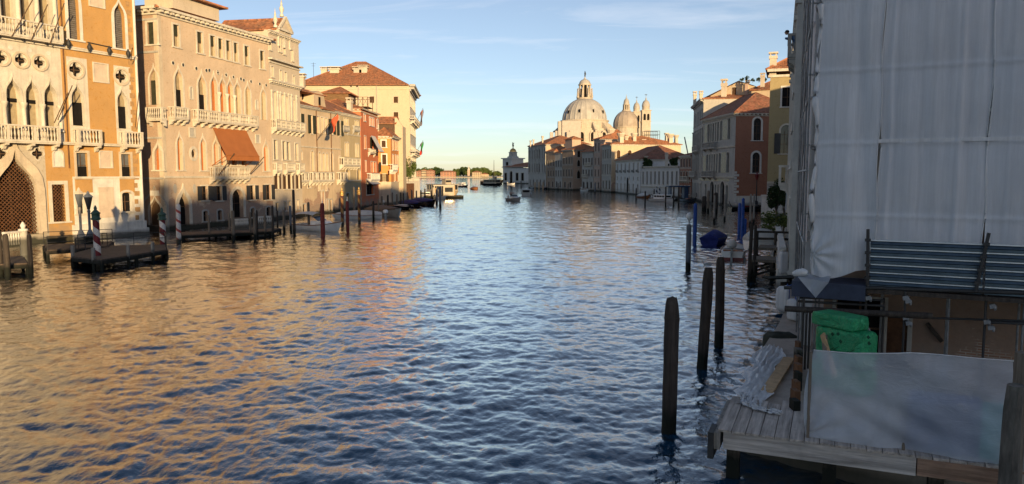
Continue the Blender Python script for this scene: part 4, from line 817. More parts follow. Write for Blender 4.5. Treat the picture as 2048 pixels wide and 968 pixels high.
def make_water(SL=(.115, .12, .075)):
    front = np.radians(np.linspace(-43, 43, 1050)); side = np.radians(np.linspace(43, 317, 120)[1:-1]); th = np.concatenate([front, side])
    r = [2.0]
    while r[-1] < 9000: r.append(r[-1]*(1.0042 if 9 < r[-1] < 260 else 1.03) + .0)
    r = np.array(r); T, RR = np.meshgrid(th, r); X = RR*np.sin(T); Y = RR*np.cos(T); Zz = np.zeros_like(X); DX = np.zeros_like(X); DY = np.zeros_like(X)
    for (Lm, peak, seed, rot, k, fade, ang) in ((61.0, 1.55, 3, .35, SL[0], 190, 1.2), (29.0, .42, 5, -.6, SL[1], 70, 1.2), (97.0, 6.0, 8, .1, SL[2], 330, .8)):
        z, dxx, dyy = ocean(512, Lm, peak, seed, .55, ang); gust = .75 + .5*sample(ocean(128, 240, 70, seed+20)[0], X, Y, 240., .3)*0 + 0
        gz = ocean(128, 260.0, 60, seed+20)[0]; gz = gz/np.abs(gz).max(); gust = 1.0 + .55*sample(gz, X, Y, 260., .2)
        w = k*gust/(1 + (RR/fade)**2)
        Zz += w*sample(z, X, Y, Lm, rot); c, s_ = math.cos(rot), math.sin(rot); a, b = sample(dxx, X, Y, Lm, rot), sample(dyy, X, Y, Lm, rot)
        DX += .8*w*(a*c - b*s_); DY += .8*w*(a*s_ + b*c)
    calm = np.clip((RR-3)/3, 0, 1); X = X + DX*calm; Y = Y + DY*calm; Zz *= calm
    n, m = X.shape; v = np.stack([X, Y, Zz], -1).reshape(-1, 3).astype(np.float32)
    I = np.arange(n-1)[:, None]*m; J = np.arange(m)[None, :]; J2 = (J+1) % m
    f = np.stack([I+J, I+J2, I+m+J2, I+m+J], -1).reshape(-1, 4).astype(np.int32)
    v = np.concatenate([v, np.array([[0, 0, 0]], np.float32)]); c0 = len(v)-1
    tri = np.stack([np.full(m, c0), (np.arange(m)+1) % m, np.arange(m)], -1).astype(np.int32)
    me = bpy.data.meshes.new('water'); nf = len(f) + len(tri); me.vertices.add(len(v)); me.vertices.foreach_set('co', v.ravel())
    me.loops.add(f.size + tri.size); me.loops.foreach_set('vertex_index', np.concatenate([f.ravel(), tri.ravel()]))
    me.polygons.add(nf); st = np.concatenate([np.arange(len(f))*4, f.size + np.arange(len(tri))*3]).astype(np.int32); me.polygons.foreach_set('loop_start', st)
    me.polygons.foreach_set('use_smooth', np.ones(nf, bool)); me.update(calc_edges=True); me.validate()
    n_ = N('canal_water', .0, .5); n_.col((.009, .055, .105)); n_.b.inputs['IOR'].default_value = 2.0; n_.b.inputs['Specular IOR Level'].default_value = .5
    v1 = n_.coord((1.0, 1.0, 1), (0, 0, R(25))); a = n_.noise(2.6, 6, .62, v1, .4); b = n_.noise(13.0, 4, .6, n_.coord((1, 1.25, 1), (0, 0, R(-35))), .3); c = n_.noise(.85, 5, .6, n_.coord((1.4, .8, 1), (0, 0, R(10))))
    # small ripples; the coarser term carries the chop where the sheet's own waves fade with distance
    b1 = n_.bump(a, 1.0, .016); b2 = n_.bump(b, 1.0, .0032, b1); b3 = n_.bump(c, 1.0, .055, b2)
    fr = n_.n.new('ShaderNodeFresnel'); fr.inputs['IOR'].default_value = 1.33; n_.link(b3, fr.inputs['Normal']); f = n_.math('MULTIPLY', fr.outputs[0], 2.55, True)
    gl = n_.n.new('ShaderNodeBsdfGlossy'); gl.inputs['Roughness'].default_value = .0; n_.link(b3, gl.inputs['Normal']); df = n_.n.new('ShaderNodeBsdfDiffuse'); df.inputs['Color'].default_value = (.005, .044, .09, 1)
    mx = n_.n.new('ShaderNodeMixShader'); n_.link(f, mx.inputs[0]); n_.link(df.outputs[0], mx.inputs[1]); n_.link(gl.outputs[0], mx.inputs[2]); n_.link(mx.outputs[0], n_.n['Material Output'].inputs[0])
    me.materials.append(n_.m); o = bpy.data.objects.new('water', me); COL.objects.link(o); tag(o, kind='structure'); return o
make_water()
g = MB(); g.box(-4000, 4000, -400, 9500, -6.2, -6); tag(g.build('canal_bed', simple('mud', (.03,.03,.025))), kind='structure')
# ================================================================ right bank, far to near
M['grey_pl'] = plaster('grey_plaster', (.40,.37,.33), .1, .25, .4, (.5,.48,.44)); M['brown_pl'] = plaster('brown_plaster', (.32,.22,.15), .3, .3, .35, (.4,.32,.25)); M['pink_pl'] = plaster('pink_plaster', (.42,.24,.17), .2, .25, .3)
M['white_pl'] = plaster('white_plaster', (.60,.58,.55), .0, .14, .3, (.66,.65,.62)); M['yellow_pl'] = plaster('yellow_plaster', (.33,.26,.13), .0, .18, .35, (.45,.37,.22)); M['terra'] = plaster('terracotta_plaster', (.28,.12,.075), .12, .2, .25, (.42,.22,.15), 4.0)
M['warm_pl'] = plaster('warm_plaster', (.50,.38,.24), .25, .25, .3, (.6,.5,.38), 14.0)
def R2(z0, z1, n, w, kind='rect', fill='dark', **o): return (z0, z1, n, w, kind, fill, o)
BA = lambda px, Y: base(px, Y)
# customs house point with its golden ball
A, B = base(1006, 520), base(1052, 500)
dg, F = building('customs_house', 'low white customs house with turret and golden globe at the canal mouth', 'customs house', A, B); L = F.L; hz = at(1030, 333, 515).z
for k, kind in ((.12, 'rect'), (.36, 'round'), (.62, 'rect'), (.85, 'rect')): F.win(kind, L*k-1.4, L*k+1.4, 2.0 if kind == 'rect' else .3, 7.2 if kind == 'rect' else 8.5, 'dark', trim=.5)
F.wall(0, L, -1, hz-1, M['white_pl']); F.cornice(-.3, L, hz-1.2, .9, .9, 'stone_grey', None); mass(dg, [(0, .75), (L, .75), (L, 24), (0, 24)], hz-1.1, M['white_pl']); hip(dg, 0, L, 0, 24, hz-.3, 3.2, 'tile', .6)
c = F.W.inverted() @ at(1026, 330, 525); k = 525/1480; zz = lambda py: at(1026, py, 525).z
g = MB(); g.box(c.x-5.2, c.x+5.2, c.y-5.2, c.y+5.2, hz-1, zz(318)); g.box(c.x-6.1, c.x+6.1, c.y-6.1, c.y+6.1, zz(318)+.01, zz(316)); tw = g.build('turret', M['white_pl'], dg)
g = MB(); g.box(c.x-1.3, c.x+1.3, c.y-5.3, c.y-5.21, zz(331), zz(324)); g.build('window', M['dark'], tw)
g = MB(); g.lathe([(4.2,0),(3.9,1),(3.0,1.3),(2.8,3.5),(3.4,3.8),(1.6,4.8),(1.2,6)], 8, (c.x, c.y, zz(316)), 0, False); g.build('crown_drum', M['stone_grey'], dg)
g = MB(); zb = zz(303.5); g.lathe([(.3,-2.4),(1.2,-2.0)] + [(2.4*math.cos(a), 2.4*math.sin(a)) for a in np.linspace(-1.2, 1.5, 9)], 14, (c.x, c.y, zb)); g.build('golden_globe', M['gold'], dg)
g = MB(); g.tube([(c.x, c.y, zb+2.2), (c.x+.1, c.y, zb+4.2), (c.x-.3, c.y, zb+6.6)], [.5, .7, .25], 6); g.tube([(c.x-.2, c.y, zb+5), (c.x+1.3, c.y, zb+6.2)], [.25, .15], 5); g.build('statue', M['iron'], dg)
# the great domed basilica
Yb = 430.0; k = Yb/1480*1.004; cx = at(1168.5, 300, Yb).x; zz = lambda py, Y=Yb: at(1168, py, Y).z
bs = thing('domed_basilica', 'great white basilica with two lead domes and twin bell towers', 'basilica', (cx, Yb, 0)); wp = M['stone_church'] = stone('church_stone', (.47,.41,.33), .35)
def octa(r0, z0, z1, n=8, r1=None, name='drum', mat=wp, c=(0, 0), ph=math.pi/8):
    g = MB(); g.lathe([(r0, z0), (r1 or r0, z1)], n, (c[0], c[1], 0), 0, False, ph); return g.build(name, mat, bs)
octa(21, -1, zz(288), name='body'); octa(17.5, zz(288), zz(263), name='lower_drum'); octa(15.2, zz(263), zz(259), 16, name='cornice'); octa(13.6, zz(259), zz(243.5), 32, name='drum'); octa(14.0, zz(243.5), zz(241.5), 32, name='cornice')
lw = bs.children[1]
for a in np.linspace(-math.pi*.95, -math.pi*.05, 8):
    g = MB(); lo = loop('round', -1.5, 1.5, zz(285), zz(267)); g.poly([(u, 0, z) for u, z in lo]); w_ = g.build('window', M['dark'], lw); w_.matrix_local = Matrix.Translation((17.6*math.cos(a)*.94, 17.6*math.sin(a)*.94, 0)) @ Matrix.Rotation(a + math.pi/2, 4, 'Z')
    g = MB(); l1 = loop('round', -2.1, 2.1, zz(285), zz(267)+.8); g.ring(lo, l1, -.35); g.band(l1, -.35, 1.0); g.band(lo, -.35, 0); g.build('frame', wp, w_)
g = MB(); n = 96; prof = []
R0, R1 = 12.6, 4.2; zs, zt = zz(241.5), zz(198.5); vs = []; fs = []
for j in range(15):
    t = j/14*math.radians(71); r = R0*math.cos(t); z = zs + (zt-zs)*math.sin(t)/math.sin(math.radians(71))
    for i in range(n):
        rr = r*(1.0 + (.022 if i % 4 == 0 else 0)); a = 2*math.pi*i/n; vs.append((rr*math.cos(a), rr*math.sin(a), z))
for j in range(14):
    for i in range(n): fs.append([j*n+i, j*n+(i+1) % n, (j+1)*n+(i+1) % n, (j+1)*n+i])
g.add(vs, fs, 0, False); dome = g.build('dome', M['lead'], bs)
for a, pz in ((-1.25, 228), (-1.9, 228), (-2.5, 229), (-.65, 229)):
    t = .32; r = R0*math.cos(t)+.25; g = MB(); g.box(-.35, .35, -.3, .5, 0, 1.7); o = g.build('dormer', M['dark'], dome); o.matrix_local = Matrix.Translation((r*math.cos(a), r*math.sin(a), zz(pz))) @ Matrix.Rotation(a + math.pi/2, 4, 'Z')
g = MB(); g.box(-1.9, 1.9, -.3, .3, 0, .7); o = g.build('hatch', M['dark'], dome); o.matrix_local = Matrix.Translation((1.5, -R0*.72, zz(215)))
octa(4.6, zz(198.8), zz(196), 16, name='lantern_base')
ln = octa(2.0, zz(196), zz(170), 8, name='lantern', mat=M['dark'])
for i in range(8):
    a = 2*math.pi*i/8 + math.pi/8; g = MB(); g.lathe([(.62,0),(.5,.3),(.5,6.6),(.7,7.2)], 6, (3.0*math.cos(a), 3.0*math.sin(a), zz(196))); g.build('column', wp, ln)
    g = MB(); g.lathe([(.7,0),(.7,1),(.55,1.1),(.25,4.6),(.4,4.9),(.05,5.6)], 5, (4.3*math.cos(a), 4.3*math.sin(a), zz(196))); g.build('obelisk', wp, ln)
octa(3.7, zz(171), zz(168.5), 16, name='cornice')
def onion(c, r, z0, z1, name='cupola', mat='lead', sp=.25):
    H = z1-z0; g = MB(); g.lathe([(r*math.cos(t), H*.62*math.sin(t)) for t in np.linspace(0, 1.35, 8)] + [(r*.16, H*.68), (r*.22, H*.74), (r*.07, H*.8), (r*.05, H)], 20, (c[0], c[1], z0)); return g.build(name, M[mat], bs)
onion((0, 0), 3.3, zz(168.5), zz(152)); g = MB(); g.tube([(0, 0, zz(153)), (.15, 0, zz(148)), (0, 0, zz(142))], [.45, .55, .15], 6); g.build('statue', M['iron'], bs)
for a in np.linspace(-math.pi+.35, -.35, 6):   # the big buttress scrolls round the drum
    g = MB(); pts = [(13.2, zz(246)), (15, zz(250)), (16.6, zz(256)), (18.4, zz(262)), (19.4, zz(263.5)), (19.4, zz(266)), (13.2, zz(266))]
    pl = [(r, -.5, z) for r, z in pts]; pr = [(r, .5, z) for r, z in pts]; q = len(pts); g.poly(pl); g.poly(pr); g.add(pl+pr, [[i, (i+1) % q, q+(i+1) % q, q+i] for i in range(q)]); o = g.build('scroll_buttress', wp, bs); o.matrix_local = Matrix.Rotation(a, 4, 'Z')
# second dome, towers
Y2 = 452.0; c2 = (at(1252, 260, Y2).x-cx, Y2-Yb); z2 = lambda py: at(1252, py, Y2).z; s2 = Y2/1480
octa(25.5*s2, zz(300), z2(268), 16, name='drum', c=c2); octa(24.6*s2, z2(268), z2(256), 24, name='drum', c=c2); octa(26*s2, z2(256), z2(254.5), 24, name='cornice', c=c2)
g = MB(); n = 64; vs = []; fs = []; R0 = 25*s2
for j in range(13):
    t = j/12*math.radians(72); r = R0*math.cos(t)*(1.0 + .05*math.sin(2.2*t)); z = z2(254.5) + (z2(222)-z2(254.5))*math.sin(t)/math.sin(math.radians(72))
    for i in range(n): rr = r*(1 + (.025 if i % 4 == 0 else 0)); a = 2*math.pi*i/n; vs.append((c2[0]+rr*math.cos(a), c2[1]+rr*math.sin(a), z))
for j in range(12):
    for i in range(n): fs.append([j*n+i, j*n+(i+1) % n, (j+1)*n+(i+1) % n, (j+1)*n+i])
g.add(vs, fs, 0, False); g.build('dome', simple('weathered_lead', (.33,.28,.235), .65, .3, .3, .2), bs)
octa(8.5*s2, z2(222.5), z2(220), 12, name='lantern_base', c=c2); l2 = octa(4.0*s2, z2(220), z2(210), 8, name='lantern', c=c2, mat=M['dark'])
for i in range(8): a = 2*math.pi*i/8; g = MB(); g.lathe([(.5,0),(.42,2.9)], 5, (c2[0]+5.6*s2*math.cos(a), c2[1]+5.6*s2*math.sin(a), z2(220))); g.build('column', wp, l2)
octa(6.8*s2, z2(210), z2(208.5), 12, name='cornice', c=c2); onion(c2, 5.8*s2, z2(208.5), z2(189))
for px, w, ybot, yt, yd, ys, Y3 in ((1291, 17, 300, 222, 213, 192, 445.0), (1272.5, 14, 300, 225, 217, 197, 475.0)):
    c3 = (at(px, 260, Y3).x-cx, Y3-Yb); z3 = lambda py: at(px, py, Y3).z; s3 = Y3/1480; hw = w*s3/2; g = MB(); g.box(c3[0]-hw, c3[0]+hw, c3[1]-hw, c3[1]+hw, 0, z3(yt)); g.box(c3[0]-hw*1.15, c3[0]+hw*1.15, c3[1]-hw*1.15, c3[1]+hw*1.15, z3(yt)+.01, z3(yt-1.5)); g.box(c3[0]-hw*1.1, c3[0]+hw*1.1, c3[1]-hw*1.1, c3[1]+hw*1.1, z3(yt+22)+.01, z3(yt+20.5)); bt = g.build('bell_tower', wp, bs)
    for sx in (-.42, .42): g = MB(); lo = loop('round', c3[0]+sx*hw-.28*hw, c3[0]+sx*hw+.28*hw, z3(yt+19), z3(yt+6)); g.poly([(u, c3[1]-hw-.03, z) for u, z in lo]); g.build('belfry_arch', M['dark'], bt)
    octa(hw*.88, z3(yt-1.5), z3(yd), 12, name='belfry_drum', c=c3); onion(c3, hw*.95, z3(yd), z3(ys))
    g = MB(); g.tube([(c3[0], c3[1], z3(ys)), (c3[0], c3[1], z3(ys-4))], .14, 5); g.bar((c3[0]-.8, c3[1], z3(ys-2.5)), (c3[0]+.8, c3[1], z3(ys-2.5)), .22, .22); g.build('cross', M['iron'], bs)
# sheeted scaffolding on the drum
wrap = simple('white_sheeting', (.41,.37,.33), .8, .2, .1, .6)
st = thing('sheeted_scaffold', 'white sheeted scaffolding wrapped around the drum of the great basilica', 'scaffold', (cx, Yb-19, 0))
for X0, X1, Y0, Y1, dy_, d_ in ((418, 452, 402, 478, 1, 6), (445, 580, 398, 530, 0, 5.5), (398, 420, 470, 505, 2, 4), (362, 385, 478, 515, 4, 4), (500, 578, 470, 560, -1.5, 1.3), (476, 505, 478, 540, -2.6, 1)):
    p0, p1 = at(*Z8(X0, Y1), Yb-19), at(*Z8(X1, Y0), Yb-19); g = MB(); g.box(p0.x-cx, p1.x-cx, dy_, dy_+d_, 0 if dy_ == 0 else p0.z-9, p1.z)
    for j in range(1, 6): zz_ = p0.z + (p1.z-p0.z)*j/6; g.box(p0.x-cx-.05, p1.x-cx+.05, dy_-.06, dy_-.01, zz_-.08, zz_+.08)
    g.build('sheet', wrap, st)
# palaces in a row along the bank
def P2(name, label, pa, Ya, pb, Yb_, eave, mat, rows, depth=14, **k): A, B = base(pa, Ya), base(pb, Yb_); H = at(pa, eave, Ya).z; return house(name, label, A, B, depth, H, M[mat], rows, **k)
r1, f1 = P2('grey_palace', 'grey four storey palace ending the far right bank row beside the customs house', 1057, 343, 1092, 318, 292.5, 'grey_pl', [R2(1.2, 4.2, 5, 1.5, 'round'), R2(7.3, 11.3, 7, 1.5, 'round'), R2(13.2, 17.4, 7, 1.4, 'round')], 20, tm='stone_grey', rise=4.2, sideface=('right', [R2(13.4, 16.4, 2, 1.2, 'rect', 'shutter_brown', span=(0, 8))], M['warm_pl']))
for u in np.linspace(.5, f1.L-.5, 6): f1.pilaster(u, 6.6, 18.4, .5, .25, 'stone_grey')
def chims(r, F, L_):
    for px, yb, yt, Y, w, fl in L_: p = F.W.inverted() @ at(px, yb, Y); chimney(r, p.x, p.y, p.z-1.2, at(px, yt, Y).z-p.z+1.2, w*.56, None, fl)
chims(r1, f1, [(1061, 290, 281, 338, 1.1, True), (1067, 288, 279, 336, 1.1, True), (1085, 286, 272, 330, 1.3, True), (1111, 287, 280, 330, 1.2, True)])
P2('narrow_house', 'narrow brown house right beside the far grey palace', 1094, 317, 1109, 311, 303, 'brown_pl', [R2(1, 3.5, 2, 1.2, 'round'), R2(5.5, 8, 3, 1.0), R2(9.8, 12.3, 3, 1.0)], tm='stone_grey', rise=2.4, depth=9)
P2('grey_house', 'grey house with a small raised roof terrace, between narrow brown house and brick house', 1109.5, 310.8, 1124, 305, 306, 'grey_pl', [R2(1, 3.6, 2, 1.2, 'round'), R2(5.5, 8, 3, 1.0), R2(9.5, 12, 3, 1.0)], tm='stone_grey', rise=2.2, depth=11)
r3, f3 = P2('brick_house', 'dark brick house with pointed Gothic windows on its end wall', 1124.5, 304.5, 1146, 296, 300.5, 'brown_pl', [R2(1, 3.5, 2, 1.3, 'round'), R2(5.5, 8.5, 4, 1.0, 'round'), R2(10.5, 13.2, 4, 1.0)], tm='stone_grey', rise=2.6, depth=13, sideface=('right', [R2(4.8, 8.4, 1, 1.4, 'ogee', span=(1, 4)), R2(9.6, 12.6, 1, 1.3, 'ogee', span=(1, 4)), R2(13.2, 15.6, 1, 1.3, span=(1, 4))], M['brick']))
p = f3.W.inverted() @ at(1146, 285, 303); g = MB(); g.box(p.x-3, p.x+3, p.y-2, p.y+2, 15, p.z+1.2); g.build('roof_cabin', M['pink_pl'], r3); hip(r3, p.x-3, p.x+3, p.y-2, p.y+2, p.z+1.25, 1.2, 'tile', .5)
P2('balcony_house', 'dark house with timber balconies, between brick house and tall red house', 1163.5, 291, 1186, 282.5, 304, 'grey_pl', [R2(1, 3.6, 3, 1.4, 'round'), R2(5.6, 8.2, 4, 1.1, balc=(1, 5)), R2(10, 12.6, 4, 1.1, balc=(3, 8))], tm='stone_grey', rise=3.4, depth=12, roof='tile')
r5, f5 = P2('tall_red_house', 'tall narrow dark red house rising above its neighbours on the right bank', 1187, 282, 1200, 276, 279, 'pink_pl', [R2(1, 3.6, 2, 1.3, 'round'), R2(5.6, 8.2, 2, 1.1), R2(10, 12.6, 2, 1.1), R2(15, 18, 2, 1.1)], tm='stone_grey', rise=2.6, depth=15, sideface=('right', [R2(16.4, 18.0, 2, 1.0, span=(1, 8))], M['pink_pl']))
r6, f6 = P2('long_palace', 'long cream palace with arched windows on its sunlit end wall and flared chimneys', 1203, 270, 1222, 260, 290.5, 'grey_pl', [R2(1.2, 4.4, 3, 1.4, 'round'), R2(6.4, 10.2, 4, 1.2, 'round'), R2(12, 15.2, 4, 1.2, 'rect')], tm='stone', rise=3.2, depth=26, sideface=('right', [R2(5.5, 9.5, 4, 1.6, 'round', 'dark', span=(.5, 20)), R2(12.0, 14.8, 6, 1.3, 'round', 'shutter_brown', span=(.5, 25.5))], M['warm_pl']))
chims(r6, f6, [(1242, 290, 266, 262, 3.2, True), (1252, 289, 272, 264, 2.4, True), (1268, 290, 266, 264, 2.6, True), (1286, 285, 279, 266, 2.6, False), (1310, 288, 279, 268, 3.0, False), (1340, 291, 268, 266, 3.0, True), (1352, 287, 270, 272, 2.2, True), (1333, 280, 266, 272, 2.0, True)])
r6b, f6b = P2('red_roof_house', 'house with large orange tile roof and chimneys just below the small dome', 1212, 284, 1262, 284, 282, 'pink_pl', [R2(12, 14, 2, 1)], rise=4.6, depth=12, tm='stone_grey'); chims(r6b, f6b, [(1221, 283, 258, 286, 4.0, True), (1200, 285, 262, 290, 2.4, False)])
fr = thing('roof_frame', 'bare steel frame standing on a roof beside the twin bell towers', 'roof frame', at(1304, 277, 285)); p0, p1 = at(1288, 277, 285), at(1319, 262, 285); w_, h_ = p1.x-p0.x, p1.z-p0.z; g = MB()
for i in range(5):
    for y in (0, 4): x = -w_/2 + w_*i/4; g.tube([(x, y, -6), (x, y, h_)], .09, 5)
for z in (h_, h_*.5):
    for y in (0, 4): g.tube([(-w_/2, y, z), (w_/2, y, z)], .08, 5)
g.build('frame', M['iron'], fr)
r7, f7 = P2('white_house', 'white house with dark red hipped roof and iron window balconies', 1231, 257, 1280, 225, 322, 'white_pl', [R2(.9, 3.4, 6, 1.3, 'round'), R2(4.6, 5.6, 6, .9), R2(7.2, 9.9, 6, 1.2, 'rect')], tm='stone', rise=4.4, depth=17, roof='tile_dark', string=False, sideface=('right', [R2(7, 9.6, 3, 1.1)], M['white_pl']))
for i in range(6): u = f7.L*(i+.5)/6; g = MB(); g.box(u-.95, u+.95, -.5, 0, 7.05, 7.2); g.box(u-.95, u+.95, -.55, -.5, 7.2, 7.8); f7.b(g, 'window_balcony', M['iron'])
c0 = f7.L*.52; g = MB(); lo = loop('round', c0-1.1, c0+1.1, .5, 5.4); g.poly([(u, -.03, z) for u, z in lo]); f7.b(g, 'water_door', M['dark'])
chims(r7, f7, [(1292, 322, 312, 226, 1.5, True), (1298, 321, 312, 228, 1.5, True), (1333, 326, 305, 222, 1.4, False)])
r8, f8 = P2('low_palace', 'low unfinished white stone palace with roof garden hedge', 1282, 224, 1357, 201, 333, 'white_pl', [R2(3.6, 7.2, 9, .9, 'rect')], tm='stone', roof=None, depth=16)
f8.string(0, f8.L, 2.6, .3, .25); f8.string(0, f8.L, at(1282, 336, 224).z, .4, .35)
for i, (px, Y, w, hh) in enumerate(((1303, 216, 5, 2.2), (1324, 210, 6, 1.6), (1345, 207, 6, 2.6))): pass
P2('maroon_house', 'small maroon house with white framed windows, right of the low white palace', 1358.5, 200.5, 1381.5, 193.5, 312, 'terra', [R2(1.2, 3.4, 3, 1.1), R2(5.0, 7.2, 4, 1.0, balc=(1, 6)), R2(8.3, 10.6, 4, 1.0, 'rect', 'glass_light')], tm='stone', rise=1.6, depth=12, roof='tile_dark')
# foliage of one mass or tree
def foliage(g, c, rx, ry, rz, n, s, seed, clumps=14, mi=0):
    q = random.Random(seed); cl = []
    for _ in range(clumps):
        a, b, r = q.uniform(0, 6.283), q.uniform(-1, 1), q.uniform(.35, .85); h = math.sqrt(1-b*b); cl.append((r*h*math.cos(a), r*h*math.sin(a), r*b, q.uniform(.28, .5)))
    for _ in range(n):
        x, y, z, cr_ = q.choice(cl); a, b = q.uniform(0, 6.283), q.uniform(-1, 1); h = math.sqrt(1-b*b); rr = cr_*q.uniform(.5, 1.05)
        p = Vector((c[0]+(x+rr*h*math.cos(a))*rx, c[1]+(y+rr*h*math.sin(a))*ry, c[2]+(z+rr*b)*rz)); ss = s*q.uniform(.6, 1.4)
        d1 = Vector((q.gauss(0,1), q.gauss(0,1), q.gauss(0,1))).normalized(); d2 = d1.cross(Vector((q.gauss(0,1), q.gauss(0,1), q.gauss(0,1)))).normalized()
        g.add([p-d1*ss, p-d2*ss*.5, p+d1*ss, p+d2*ss*.5], [[0,1,2,3]], mi)
def tree(name, label, loc, h, rx, rz, n, s, seed, mat='leaf', group=None, cat='tree', trunk_r=.18, zc=None):
    t = thing(name, label, cat, loc, 0, group); g = MB(); zc = zc or h-rz; g.tube([(0, 0, 0), (.05*h*.1, 0, zc*.5), (0, .1, zc+.2*rz)], [trunk_r, trunk_r*.75, trunk_r*.35], 7)
    for k in range(4): a = k*1.6+seed; g.tube([(0, 0, zc*.6), (rx*.35*math.cos(a), rx*.35*math.sin(a), zc), (rx*.6*math.cos(a), rx*.6*math.sin(a), zc+rz*.3)], [trunk_r*.5, trunk_r*.35, trunk_r*.15], 5)
    g.build('trunk', M['bark'], t, None, False); g = MB(); foliage(g, (0, 0, zc), rx, rx, rz, n, s, seed); g.build('crown', M[mat], t, None, False); return t
for i, (px0, px1, lab) in enumerate(((1284, 1306, 'clipped dark hedge on the low white palace roof, behind its left end'), (1338, 1357, 'clipped dark hedge on the low white palace roof, behind its right end'))):
    a, b = at(px0, 334, 222-i*10), at(px1, 334, 222-i*10); h_ = thing('roof_hedge', lab, 'hedge', ((a.x+b.x)/2, a.y, 8.6)); g = MB(); foliage(g, (0, 0, 1.2), (b.x-a.x)/2, 1.2, 1.5, 1500, .3, 40+i, 22); g.build('foliage', M['leaf'], h_, None, False)
cr_ = thing('rooftop_pole', 'slanting pole leaning out above the roofs by the grey palace', 'pole', at(1377, 297, 200)); p1 = at(1369, 274, 200) - at(1377, 297, 200); g = MB(); g.tube([(0, 0, -2), p1], .16, 6); tag(g.build('shaft', M['grey_hull'], cr_))
# grey palace, mosaic palace with red end wall, cream gabled house
A, B = base(1383.5, 191), base(1402.6, 169)
gp, F = building('tall_grey_palace', 'tall grey stone palace seen edge on, left of the mosaic fronted house', 'palace', A, B); L = F.L; H = at(1403, 197, 169).z
for z0, z1, kd in ((1, 4.4, 'round'), (6.3, 10.4, 'round'), (12.4, 16.2, 'rect'), (18.2, 21.3, 'rect')):
    for k in range(6): u = L*(k+.5)/6; F.win(kd, u-.6, u+.6, z0, z1, 'dark', trim=.25, tm='stone_grey', depth=.3)
for u in np.linspace(.4, L-.4, 7): F.pilaster(u, 5.6, 17, .4, .2, 'stone_grey')
F.balcony(1, L*.6, 6.1, 1.1, .9, 'stone_grey', .5); F.balcony(L*.3, L*.8, 12.1, 1.1, .9, 'stone_grey', .5)
F.wall(0, L, -1, H, M['grey_pl']); F.cornice(0, L, H-.8, .9, .8, 'stone_grey', .9); mass(gp, [(0, .75), (L, .75), (L, 16), (0, 16)], H-.05, M['grey_pl']); hip(gp, 0, L, 0, 16, H, 1.8, 'tile', .3); chims(gp, F, [(1389.5, 204, 183, 186, 1.6, False), (1402, 196, 182, 172, 1.6, False)])
A, B = base(1403.2, 168.2), base(1467, 148.0)
mo, F = building('mosaic_palace', 'small palace with pale mosaic front and terracotta red end wall', 'palace', A, B); L = F.L; H = at(1465, 225, 148).z
for X0, X1, Y0, Y1 in ((121, 131, 475, 570), (153, 165, 465, 565), (168, 176, 462, 562), (180, 190, 460, 560), (194, 202, 455, 558), (206, 216, 452, 556), (222, 233, 445, 553), (265, 279, 432, 548), (112, 122, 640, 735), (146, 156, 632, 735), (160, 168, 632, 734), (174, 182, 630, 734), (186, 195, 630, 734), (200, 209, 628, 734), (214, 226, 625, 734), (258, 272, 620, 733)):
    F.winp(ZR, 'round', X0, X1, Y0, Y1, fill='glass_light' if X0 in (121, 153, 222, 265) else 'glass', trim=.2, depth=.35, sill=False)
for X0, X1, Y0, Y1 in ((108, 116, 790, 880), (138, 148, 795, 890), (165, 188, 782, 900), (192, 202, 798, 900), (206, 216, 798, 905), (222, 246, 782, 912), (252, 266, 800, 905)): F.winp(ZR, 'round', X0, X1, Y0, Y1, fill='dark', trim=.25, depth=.5, sill=False)
zf1 = F.uz(*ZR(200, 592))[1]; zf2 = F.uz(*ZR(200, 752))[1]; mosaic = simple('gilt_mosaic', (.28,.23,.13), .5, .5, .5, 2.2); M['mosaic'] = mosaic
for X0, X1, Y0, Y1 in ((136, 150, 470, 570), (237, 262, 440, 550), (128, 143, 640, 735), (229, 255, 620, 735), (110, 270, 765, 780)): F.slab(*F.rect(ZR, X0, X1, Y0, Y1), -.05, 0, 'mosaic', 'mosaic_panel')
for z_, X0, X1 in ((zf1, 140, 208), (zf2, 138, 205)): F.balcony(F.uz(*ZR(X0, 590))[0], F.uz(*ZR(X1, 590))[0], z_, 1.1, .8, 'stone_grey', .35, nbr=3)
F.string(0, L, zf1-.4, .3, .2); F.string(0, L, zf2-.4, .3, .2); F.wall(0, L, -1, H, M['stone_grey'], ends=(True, False)); F.cornice(0, L+.3, H-.7, .7, .6, 'stone', .8)
D = 13.0; P = F.W @ Vector((L, D, 0)); S2 = Face(mo, B, (P.x, P.y))
for X0, X1, Y0, Y1 in ((407, 447, 432, 555), (400, 440, 622, 735)): S2.winp(ZR, 'round', X0, X1, Y0, Y1, fill='glass', trim=.38, depth=.3, tm='stone_white', mull=(1, 2))
zb = S2.uz(*ZR(350, 862))[1]; S2.wall(0, D, zb, H, M['terra'], ends=(False, False)); S2.wall(0, D, -1, zb, M['stone_white'], name='base_wall', ends=(False, False)); S2.cornice(-.3, D, H-.7, .7, .6, 'stone', .8)
g = MB()
for k in range(9): zz_ = zb + .02 + k*.55; g.box(0, .95 if k % 2 else .5, -.06, 0, zz_, zz_+.45)
S2.b(g, 'quoin', M['stone_white'])
mass(mo, [(0, .75), (L-.75, .75), (L-.75, D), (0, D)], H-.02, M['terra']); hip(mo, 0, L, 0, D, H, 4.6, 'tile_dark', .6, along='x')
qd = thing('stone_landing', 'low stone landing quay below the red end wall', 'landing', (B.x, B.y, 0)); g = MB(); g.box(-1, 10, -5.5, -.6, -1, .75); g.box(-1.1, 10, -5.6, -.6, .752, .9); g.build('slab', M['stone_grey'], qd)
A, B = at(*ZR(118, 300), 178), at(*ZR(410, 300), 172)
